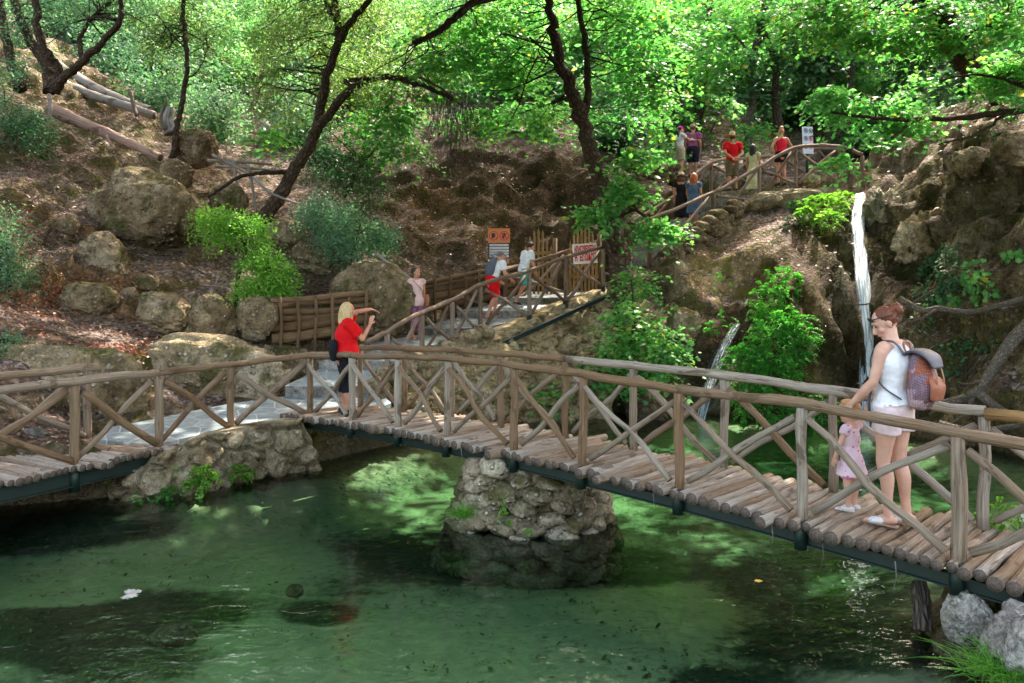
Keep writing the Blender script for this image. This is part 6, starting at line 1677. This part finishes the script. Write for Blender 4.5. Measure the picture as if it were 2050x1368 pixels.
    def hair(s, mat, style='short', L=.25):
        k, hs, X = s.k, s.hs, s.X; mb = MB(); V = lambda a, b, c: Vector((a, b, c)) * k * hs
        mb.blob(X(0, -.026, .036), V(.083, .092, .094), 20, 14, s.M)
        if style in ('short',): mb.blob(X(0, .02, .085), V(.062, .07, .045), 14, 10, s.M)
        if style == 'crop': pass
        if style in ('long', 'bob', 'wavy'):
            for i in range(13):
                a = R(-112 + 224 * i / 12) ; x, y = math.sin(a) * .078, -math.cos(a) * .085 - .02
                l = L * random.uniform(.85, 1.1) * (1 if abs(a) < 2 else .9)
                w = .02 if style == 'wavy' else .006
                q = [X(x * .85, y * .85, .07), X(x * 1.12, y * 1.08, -.01)] + [X(x * (1.15 - .1 * t) + random.uniform(-w, w), y * (1.1 - .05 * t) + random.uniform(-w, w), -.02) - Vector((0, 0, l * t * k)) for t in (.4, .75, 1)]
                limb(mb, q, [.026 * k, .028 * k, .026 * k, .022 * k, .008 * k], 8, 3)
        if style == 'bun':
            for dx, dy, dz, r_ in ((0, -.125, .055, .05), (.02, -.14, .07, .035), (-.02, -.135, .04, .035), (0, -.15, .05, .03)): mb.blob(X(dx, dy, dz), V(r_, r_, r_), 12, 10, s.M)
            for i in range(9): limb(mb, [X(random.uniform(-.02, .02), -.13, .06), X(random.uniform(-.05, .05), -.16 + random.uniform(-.02, .02), .06 + random.uniform(-.04, .06))], [.008 * k, .003 * k], 6, 2)
        if style == 'topbun':
            for dx, dy, dz, r_ in ((0, -.04, .135, .055), (.025, -.05, .15, .035), (-.03, -.04, .14, .035)): mb.blob(X(dx, dy, dz), V(r_, r_, r_), 12, 10, s.M)
        if style == 'ponytail':
            limb(mb, [X(0, -.10, .04), X(0, -.15, .0), X(.02, -.14, -.1), X(.03, -.12, -.1) - Vector((0, 0, L * .6 * k)), X(.02, -.11, -.1) - Vector((0, 0, L * k))], [.03 * k, .036 * k, .04 * k, .032 * k, .01 * k], 10, 4)
        o = shell('hair', mb, mat, s.root, max(.006, s.vox * .8) * k, 2)
        tx = bpy.data.textures.get('hairtex') or bpy.data.textures.new('hairtex', 'CLOUDS'); tx.noise_scale = .03
        dm = o.modifiers.new('d', 'DISPLACE'); dm.texture = tx; dm.strength = .012 * k; dm.mid_level = .5; dm.texture_coords = 'LOCAL'
        return o
    def hat(s, mat, brim=.17, ch=.09, band=None, tilt=.0, curl=.03, name='hat'):
        k, hs, X = s.k, s.hs, s.X; mb = MB(); n = 28
        prof = [(.075, .13 + ch * .0, 0), (.088, .085, 0), (.092, .06, 0), (brim * .75, .05, .3), (brim, .052, 1), (brim * .985, .045, 1), (.085, .05, 0)]
        prof = [(.0, .075 + ch), (.05, .08 + ch), (.075, .065 + ch), (.088, .075), (.093, .058), (brim * .7, .052), (brim, .060), (brim, .052), (brim * .7, .043), (.088, .045)]
        b = len(mb.v)
        for j, (r, z) in enumerate(prof):
            for i in range(n):
                a = 2 * math.pi * i / n; zz = z + (curl * abs(math.cos(a)) ** 2 if 5 <= j <= 8 and r > .1 else 0) * (r / brim) ** 2
                v = X(r * math.cos(a), r * 1.08 * math.sin(a) - .012, zz); mb.v.append(tuple(v))
        for j in range(len(prof) - 1):
            for i in range(n): mb.face((b + j * n + i, b + j * n + (i + 1) % n, b + (j + 1) * n + (i + 1) % n, b + (j + 1) * n + i))
        o = mb.build(name, mat, s.root, True, True)
        if band:
            mb = MB(); b = 0
            for z in (.064, .085):
                for i in range(n): a = 2 * math.pi * i / n; mb.v.append(tuple(X(.0945 * math.cos(a), .102 * math.sin(a) - .012, z)))
            for i in range(n): mb.face((i, (i + 1) % n, n + (i + 1) % n, n + i))
            mb.build('hat_band', band, o, True, True)
        return o
    def cap(s, mat):
        mb = MB(); k, hs, X = s.k, s.hs, s.X
        mb.blob(X(0, -.012, .055), Vector((.088, .102, .075)) * k * hs, 18, 12, s.M)
        limb(mb, [X(0, .07, .055), X(0, .125, .045), X(0, .165, .03)], [(.075 * k, .012 * k), (.068 * k, .009 * k), (.045 * k, .006 * k)], 14, 3, s.hr)
        return shell('cap', mb, mat, s.root, .007 * k, 2)
    def shoes(s, mat, kind='shoe', sole=None, strap=None):
        J, k = s.J, s.k
        for S in 'lr':
            an = J[S + 'an']; f = J[S + 'ft'].normalized(); sd = f.cross(Vector((0, 0, 1)))
            Q = lambda y, z: (an + f * y + Vector((0, 0, z))) * k
            mb = MB()
            if kind == 'shoe':
                limb(mb, [Q(-.055, -.035), Q(.04, -.038), Q(.12, -.052), Q(.185, -.062)], [(.040 * k, .045 * k), (.044 * k, .046 * k), (.048 * k, .03 * k), (.038 * k, .02 * k)], 14, 4, sd)
                o = shell('shoe', mb, mat, s.root, .007 * k, 3)
            else:
                limb(mb, [Q(-.065, -.078), Q(.04, -.078), Q(.12, -.080), Q(.19, -.080)], [(.038 * k, .012 * k), (.036 * k, .012 * k), (.046 * k, .011 * k), (.034 * k, .010 * k)], 14, 4, sd)
                o = shell('sandal', mb, sole or mat, s.root, .006 * k, 2)
                mb = MB(); limb(mb, [Q(.045, -.046), Q(.13, -.060)], [(.049 * k, .034 * k), (.050 * k, .024 * k)] , 14, 4, sd); shell('strap', mb, strap or mat, o, .006 * k, 2)
    def strap(s, pts, w=.018, mat=C_LEATHER, name='strap', th=.006):
        mb = MB(); limb(mb, [Vector(p) * s.k for p in pts], [(w * s.k, th * s.k)] * len(pts), 8, 4, Vector((1, 0, 0))); return mb.build(name, mat, s.root, True, True)

# 1 woman with backpack, holding a child's hand
w1 = Person('woman in white top and pale pink shorts with patchwork backpack, holding a toddler hand', bp(.60, .41), 1.70, R(36),
  dict(head=(0, .075, 1.565), hdir=(-.85, .8, -.68), hup=(-.4, .4, 1), neck=(0, .01, 1.42), chest=(0, .0, 1.25), waist=(0, .01, 1.07),
       lel=(-.215, .05, 1.12), lwr=(-.20, .235, .93), lhd=(.05, .75, -.75), lpalm=(.7, -.3, -.3), lcurl=1.2, lsh=(-.16, .01, 1.37),
       rel=(.20, .07, 1.13), rwr=(.03, .25, .97), rhd=(-.8, .5, -.3), rpalm=(-.1, -.6, -.6), rcurl=.8, lkn=(-.085, .045, .49), lan=(-.085, -.0, .085), rkn=(.07, .0, .49), ran=(.075, -.06, .085), lft=(-.12, 1, 0), rft=(.05, 1, 0)), SKIN_FAIR, 1.0, False, .006)
w1.shirt(C_WHITE, -.015, 0, .027, 'tank_top'); w1.trousers(C_PSHORT, .40, .014, 'shorts', .02); w1.hair(HAIR_RED, 'bun'); w1.shoes(C_FLORAL, 'sandal', C_SOLE, C_FLORAL)
mb = MB(); k_ = w1.k   # straps over the shoulders belong to the backpack
bpk = empty('backpack', (0, 0, 0)); bpk.parent = w1.root
def bpart(name, mb, mat, vox=None, par=None):
    o = mb.build(name, mat, par or bpk, True, True)
    if vox:
        m = o.modifiers.new('remesh', 'REMESH'); m.mode = 'VOXEL'; m.voxel_size = vox; m.use_smooth_shade = True
        m = o.modifiers.new('smooth', 'SMOOTH'); m.iterations = 4; REMESH.append(o)
    return o
mb = MB(); limb(mb, [(0.02, -.20, .98), (0.02, -.215, 1.08), (0.02, -.205, 1.22), (0.02, -.185, 1.30)], [(.138, .075), (.152, .098), (.134, .085), (.098, .06)], 24, 4, Vector((1, 0, 0))); bpart('bag_body', mb, C_PATCH, .007)
mb = MB(); limb(mb, [(0.02, -.315, 1.02), (0.02, -.325, 1.10), (0.02, -.30, 1.16)], [(.09, .03), (.10, .035), (.085, .025)], 16, 4, Vector((1, 0, 0))); bpart('front_pocket', mb, plain('rust leather', (.30, .11, .06), .55, .3), .006)
mb = MB(); limb(mb, [(0.02, -.10, 1.335), (0.02, -.19, 1.365), (0.02, -.285, 1.325), (0.02, -.325, 1.25)], [(.10, .018), (.115, .022), (.115, .018), (.085, .012)], 16, 4, Vector((1, 0, 0))); bpart('flap', mb, C_LEATHER, .006)
for sx in (-1, 1):
    mb = MB(); limb(mb, [(sx * .07, -.125, 1.33), (sx * .105, -.06, 1.425), (sx * .12, .03, 1.425), (sx * .135, .105, 1.33), (sx * .15, .10, 1.2), (sx * .155, .0, 1.08), (sx * .125, -.12, 1.00)], [(.019, .006)] * 7, 8, 5, Vector((1, 0, 0))); bpart('shoulder_strap', mb, C_LEATHER)
mb = MB(); limb(mb, [(-.03, -.11, 1.34), (-.03, -.09, 1.42), (.05, -.09, 1.42), (.05, -.11, 1.34)], [.009] * 4, 8, 4); bpart('grab_handle', mb, C_BROWNL)
mb = MB()
for x in (-.03, .07): limb(mb, [(x, -.31, 1.28), (x, -.345, 1.15), (x, -.33, 1.0)], [(.010, .004)] * 3, 8, 4, Vector((1, 0, 0)))
bpart('buckle_strap', mb, C_BROWNL)
sg = MB()
for e in (-1, 1):
    sg.blob(w1.X(e * .034, .085, .075), Vector((.028, .006, .020)), 10, 8, w1.M)
    limb(sg, [w1.X(e * .062, .08, .078), w1.X(e * .088, .0, .06), w1.X(e * .085, -.05, .045)], [.004] * 3, 6, 3)
sg.build('sunglasses', C_SANDAL, w1.root, True, True)
st = MB()
for i in range(46):
    a = random.uniform(-2.6, 2.6); e = w1.X(math.sin(a) * .075, -.03 - math.cos(a) * .05, random.uniform(-.06, .1))
    q = w1.X(random.uniform(-.02, .02), -.125, .055)
    mid = (e + q) / 2 + (e - w1.X(0, 0, .02)).normalized() * .022
    st.tube([Vector(p) for p in crom([e + (e - w1.X(0, 0, .02)).normalized() * .012, mid, q + Vector((random.gauss(0, .03), random.gauss(0, .03), random.gauss(.02, .03)))], 4)], [.0022] * 9, 4, False)
st.build('hair_strands', HAIR_RED, w1.root, True, True)
# dark cardigan strap hanging at her front
w1.strap([(-.10, .13, 1.05), (-.12, .14, .95), (-.12, .13, .82), (-.11, .12, .76)], .022, C_GREY, 'hanging_scarf')
# 2 toddler
ch_k = .92 / 1.7
t1 = Person('toddler in a pink patterned dress and white shoes holding the hand of the woman', bp(.95, .46), .93, R(38),
  dict(head=(0, .03, 1.48), neck=(0, 0, 1.31), chest=(0, .02, 1.12), waist=(0, .02, .96), pelvis=(0, 0, .80), lhip=(-.09, 0, .76), rhip=(.09, 0, .76), lkn=(-.09, .02, .42), rkn=(.09, .02, .42), lan=(-.09, 0, .09), ran=(.09, .0, .09),
       lsh=(-.15, 0, 1.25), rsh=(.15, 0, 1.25), lel=(-.24, .05, 1.03), lwr=(-.26, .12, .82), rel=(.30, -.02, 1.34), rwr=(.36, -.06, 1.56), rhd=(.1, -.3, 1), rpalm=(-.3, -1, 0), rcurl=1.0), SKIN_FAIR, 1.12, False, .011, 1.5)
t1.skirt(C_PINKP, .56, .09, 'dress'); t1.trousers(C_PINK, .72, .006, 'shorts', .035); t1.hair(HAIR_STRAW, 'short'); t1.shoes(C_WSHOE)
# 3 woman in red, hands raised to frame a photo
w2 = Person('blonde woman in red T-shirt and black capri trousers raising both hands', bp(7.95, .27) , 1.58, R(-66),
  dict(rel=(.20, .20, 1.15), rwr=(.16, .33, 1.36), rhd=(0, .25, 1), rpalm=(-.8, .5, 0), rcurl=.7, lsh=(-.17, .0, 1.40), lel=(-.20, .20, 1.54), lwr=(-.08, .40, 1.585), lhd=(.35, .85, -.25), lpalm=(0, -.3, -1), lcurl=.5, head=(0, .03, 1.575), rsh=(.175, .0, 1.38)), SKIN_ROSE, 1.42, False, .0075)
w2.shirt(C_RED, -.05, .72, .022, 'shirt', .012); w2.trousers(C_BLACK, 1.3, .024, 'capri_trousers'); w2.hair(HAIR_BLONDE, 'wavy', .22); w2.shoes(C_SHOE)
mb = MB(); limb(mb, [(.06, -.19, .80), (.06, -.20, .92), (.06, -.19, 1.02)], [(.09, .05), (.11, .06), (.10, .05)], 14, 4, Vector((1, 0, 0))); shell('shoulder_bag', mb, C_BLACK, w2.root, .008)
ph = MB(); ph.box(Vector((.04, .43, 1.475)) * w2.k, Vector((.075, .012, .15)) * w2.k, Matrix.Rotation(R(12), 3, 'Y'))
o = ph.build('phone', plain('black phone', (.01, .01, .012), .25, .5), None, False, True); o.location = w2.root.location; o.rotation_euler = w2.root.rotation_euler; tag(o, 'small dark phone held up between the hands of the blonde woman', 'phone')
# 4 woman in pink
def on(px, py, d): p = at(px, py, d); return p
w3 = Person('woman in pale pink top and zigzag leggings with tan shoulder bag on the steps', on(834, 679, 16.0), 1.43, R(-150), dict(hdir=(-.25, 1, 0)), SKIN_TAN, .95)
w3.shirt(C_PINKW, -.13, .22, .018, 'top', .012); w3.trousers(C_LEGG, 1.85, .008, 'leggings'); w3.hair(HAIR_BLACK, 'bun'); w3.shoes(C_SANDAL, 'sandal', C_SOLE, C_BROWNL)
def small_bag(P, c, size, mat, strap_pts, name='shoulder_bag', smat=None):
    b_ = MB(); c = Vector(c); limb(b_, [(c + Vector((0, 0, -size[2]))) * P.k, c * P.k, (c + Vector((0, 0, size[2]))) * P.k], [(size[0] * P.k, size[1] * P.k), (size[0] * 1.1 * P.k, size[1] * 1.15 * P.k), (size[0] * .8 * P.k, size[1] * .7 * P.k)], 14, 4, Vector((0, 1, 0)))
    o = shell(name, b_, mat, P.root, .008 * P.k, 3)
    if strap_pts:
        m_ = MB(); limb(m_, [Vector(p) * P.k for p in strap_pts], [.008 * P.k] * len(strap_pts), 6, 4); m_.build('bag_strap', smat or mat, o, True, True)
small_bag(w3, (-.24, .05, .92), (.11, .05, .11), C_BROWNL, [(.12, .06, 1.40), (.0, .14, 1.25), (-.14, .12, 1.1), (-.23, .06, 1.02)])
# 5 man in red shorts
m1 = Person('stooping man in bright red shorts with a grey backpack climbing the flagstone steps', on(985, 638, 17.3), 1.52, R(-55), dict(chest=(0, .10, 1.23), neck=(0, .18, 1.38), head=(0, .26, 1.52), hdir=(.3, 1, -.35), hup=(0, .35, 1), waist=(0, .04, 1.06), lsh=(-.19, .18, 1.34), rsh=(.19, .18, 1.34), lel=(-.24, .2, 1.08), rel=(.24, .22, 1.08), lwr=(-.22, .36, .92), rwr=(.22, .4, .95), lhd=(0, .8, -.5), rhd=(0, .8, -.5), lkn=(-.1, .2, .55), lan=(-.1, .14, .16), rkn=(.1, .02, .5), ran=(.1, -.2, .09)), SKIN_ROSE, 1.08, True)
m1.shirt(C_WHITE, -.03, .62, .016); m1.trousers(C_RED, .92, .03, 'shorts', .03); m1.hair(HAIR_GREY, 'crop'); m1.shoes(C_SANDAL, 'sandal', C_SOLE, C_SANDAL)
b_ = MB(); limb(b_, [(0, -.06, .98), (0, -.05, 1.08), (0, .0, 1.20), (0, .06, 1.29)], [(.13, .075), (.145, .09), (.13, .08), (.08, .045)], 18, 4, Vector((1, 0, 0))); bb = shell('backpack', b_, C_GREY, m1.root, .009, 3)
b_ = MB(); 
for sx in (-1, 1): limb(b_, [(sx * .09, .06, 1.36), (sx * .12, .2, 1.41), (sx * .13, .30, 1.28), (sx * .16, .2, 1.08), (sx * .13, .0, 1.0)], [(.02, .007)] * 5, 8, 4, Vector((1, 0, 0)))
b_.build('shoulder_strap', C_DENIM, bb, True, True)
# 6 boy
b1 = Person('boy in a white patterned T-shirt and teal shorts striding up the steps by the gate', on(1048, 609, 18.3), 1.46, R(-58), dict(chest=(0, .10, 1.24), neck=(0, .17, 1.39), head=(0, .24, 1.53), hdir=(0, 1, -.2), waist=(0, .04, 1.06), lsh=(-.17, .14, 1.36), rsh=(.17, .14, 1.36), lel=(-.21, .06, 1.11), rel=(.21, .14, 1.10), rwr=(.2, .26, .88), lwr=(-.2, .0, .86), lkn=(-.1, .27, .55), lan=(-.1, .28, .12), rkn=(.1, -.02, .5), ran=(.1, -.30, .11), rft=(.1, 1, -.3)), SKIN_TAN, .92, True)
b1.shirt(C_WPAT, -.06, .7, .02, 'shirt', .012); b1.trousers(C_TEAL, .95, .03, 'shorts', .035); b1.hair(HAIR_BLACK, 'short'); b1.shoes(C_SANDAL, 'sandal', C_SANDAL, C_SANDAL)
# 7-14 the upper group
w4 = Person('red haired woman in a short blue denim dress climbing the upper steps', on(1389, 466, 20.9), 1.56, R(-22), dict(lkn=(-.09, .12, .52), lan=(-.09, .1, .14), lel=(-.2, .05, 1.12), lwr=(-.15, .2, .95)), SKIN_TAN, 1.08)
w4.skirt(C_DENIM, .56, .05, 'dress'); w4.hair(HAIR_GINGER, 'bob', .16); w4.shoes(C_BROWNL, 'sandal', C_SOLE, C_BROWNL)
w5 = Person('woman in black dress and wide straw hat with canvas tote on the upper steps', on(1364, 462, 21.6), 1.56, R(-15), {}, SKIN_TAN, 1.0)
w5.skirt(C_BLACK, .42, .06, 'dress'); w5.hair(HAIR_BROWN, 'bob', .12); w5.hat(C_BEIGE, .19, .07, None, 0, -.03); w5.shoes(C_SANDAL, 'sandal', C_SANDAL, C_SANDAL)
small_bag(w5, (.22, -.08, 1.0), (.13, .035, .15), C_CANVAS, [(.16, -.08, 1.12), (.19, -.04, 1.42), (.2, .02, 1.42), (.24, -.06, 1.13)], 'tote_bag')
m2 = Person('man in red T-shirt, khaki shorts and straw hat, hands behind his back', on(1466, 384, 22.2), 1.60, R(8), dict(lel=(-.27, -.10, 1.12), lwr=(-.04, -.17, .95), lhd=(1, -.1, -.25), lpalm=(0, -1, 0), rel=(.27, -.10, 1.12), rwr=(.06, -.19, .97), rhd=(-1, -.1, -.25), rpalm=(0, -1, 0), lan=(-.12, -.02, .085), ran=(.12, -.02, .085)), SKIN_ROSE, 1.1, True)
m2.shirt(C_RED, -.06, .6, .02, 'shirt', .012); m2.trousers(C_KHAKI, 1.1, .026, 'shorts', .02); m2.hair(HAIR_BROWN, 'crop'); m2.hat(C_STRAW, .20, .12, C_BROWNL, 0, .05); m2.shoes(C_SHOE)
w6 = Person('girl with long dark hair in pale yellow long dress atop the upper steps', on(1508, 394, 21.6), 1.42, R(-30), dict(hdir=(.5, 1, 0)), SKIN_TAN, .95)
w6.skirt(C_YELLOW, .20, .09, 'dress'); w6.hair(HAIR_BLACK, 'long', .45); w6.shoes(C_SANDAL, 'sandal', C_SOLE, C_BROWNL)
w7 = Person('woman in sleeveless coral top and black shorts, one hand on the platform rail', on(1564, 372, 22.0), 1.58, R(6), dict(lel=(-.30, -.03, 1.15), lwr=(-.19, .03, .95), lhd=(.6, .6, -.4), rel=(.33, .05, 1.20), rwr=(.48, .20, 1.05), rhd=(.7, .6, -.2), rpalm=(0, 0, -1), rcurl=.3), SKIN_ROSE, 1.05)
w7.shirt(C_CORAL, -.02, 0, .016, 'sleeveless_top'); w7.trousers(C_BLACK, .5, .02, 'shorts', .01); w7.hair(HAIR_STRAW, 'topbun'); w7.shoes(C_SHOE)
w8 = Person('woman in a magenta cap and white T-shirt pointing with an outstretched arm', on(1362, 352, 24.2), 1.50, R(-70), dict(rel=(.20, .22, 1.22), rwr=(.18, .47, 1.22), rhd=(0, 1, .1), rpalm=(0, 0, 1), rcurl=.2, lel=(-.2, -.06, 1.12), lwr=(-.2, .02, .9)), SKIN_FAIR, .95)
w8.shirt(C_WPAT, -.02, .5, .016); w8.trousers(C_BEIGE, .9, .02, 'shorts', .02); w8.hair(HAIR_BLACK, 'ponytail', .2); w8.cap(C_MAGENTA); w8.shoes(C_SHOE)
m3 = Person('man in a purple T-shirt, navy shorts and brown hat beside the pointing woman', on(1387, 356, 24.6), 1.62, R(-25), dict(hdir=(.3, 1, 0)), SKIN_TAN, 1.05, True)
m3.shirt(C_PURPLE, -.06, .55, .018); m3.trousers(C_NAVY, .95, .026, 'shorts', .02); m3.hair(HAIR_BROWN, 'crop'); m3.hat(C_STRAW, .14, .08, C_SANDAL, 0, .01); m3.shoes(C_SHOE)
w9 = Person('distant visitor in brown top and blue jeans in shade right of the waterfall lip', on(1842, 374, 23.0), 1.0, R(-60), {}, SKIN_TAN, 1.0)
w9.shirt(cloth('brown cotton', (.14, .085, .05)), -.05, .9, .018); w9.trousers(C_DENIM, 1.9, .014, 'jeans'); w9.hair(HAIR_BROWN, 'bob', .15); w9.shoes(C_SHOE)

bpy.context.view_layer.update()
dg = bpy.context.evaluated_depsgraph_get()
for o in REMESH:
    me = bpy.data.meshes.new_from_object(o.evaluated_get(dg)); old = o.data
    mats = [m for m in old.materials]
    o.modifiers.clear(); o.data = me
    if not me.materials:
        for m in mats: me.materials.append(m)
    me.polygons.foreach_set('use_smooth', [True] * len(me.polygons))
# ------------------------------------------------------------------ light, sky, camera
world = bpy.data.worlds.new('World'); scene.world = world; world.use_nodes = True
wn = world.node_tree; wn.nodes.clear()
sky = wn.nodes.new('ShaderNodeTexSky'); sky.sky_type = 'NISHITA'; sky.sun_disc = False
sky.sun_elevation = SUN_EL; sky.sun_rotation = SUN_AZ
sky.dust_density = 4.0; sky.air_density = 1.0; sky.ozone_density = 1.0
bg = wn.nodes.new('ShaderNodeBackground'); bg.inputs[1].default_value = .15
wo = wn.nodes.new('ShaderNodeOutputWorld')
wm = wn.nodes.new('ShaderNodeMix'); wm.data_type = 'RGBA'; wm.blend_type = 'MULTIPLY'; wm.inputs[0].default_value = 1.0; wm.inputs[7].default_value = (1.16, 1.0, .80, 1)   # sky tinted warm in place of a camera white balance
wn.links.new(sky.outputs[0], wm.inputs[6]); wn.links.new(wm.outputs[2], bg.inputs[0]); wn.links.new(bg.outputs[0], wo.inputs[0])
sl = bpy.data.lights.new('sun', 'SUN'); sl.energy = 2.3; sl.angle = R(.53); sl.color = (1, .93, .82)
so = bpy.data.objects.new('sun', sl); COL.objects.link(so)
dirn = Vector((math.sin(SUN_AZ) * math.cos(SUN_EL), math.cos(SUN_AZ) * math.cos(SUN_EL), math.sin(SUN_EL)))
so.rotation_euler = dirn.to_track_quat('Z', 'Y').to_euler(); so.location = (0, 0, 60)
cam = bpy.data.cameras.new('camera'); co = bpy.data.objects.new('camera', cam); COL.objects.link(co)
co.location = (0, 0, CAMZ); co.rotation_euler = (R(90), 0, 0)
cam.sensor_width = 36.0; cam.lens = 36.0 * F / 2050; cam.shift_y = -(684 - HY) / 2050
cam.clip_end = 500; cam.clip_start = .05
scene.camera = co
vs = scene.view_settings; vs.view_transform = 'Standard'; vs.look = 'None'; vs.gamma = 1.0; vs.use_curve_mapping = False
vs.exposure = 2.95
cy = scene.cycles
cy.max_bounces = 7; cy.diffuse_bounces = 4; cy.glossy_bounces = 3; cy.transmission_bounces = 4; cy.transparent_max_bounces = 12
cy.use_denoising = True; cy.caustics_reflective = False; cy.caustics_refractive = False; cy.sample_clamp_indirect = 6
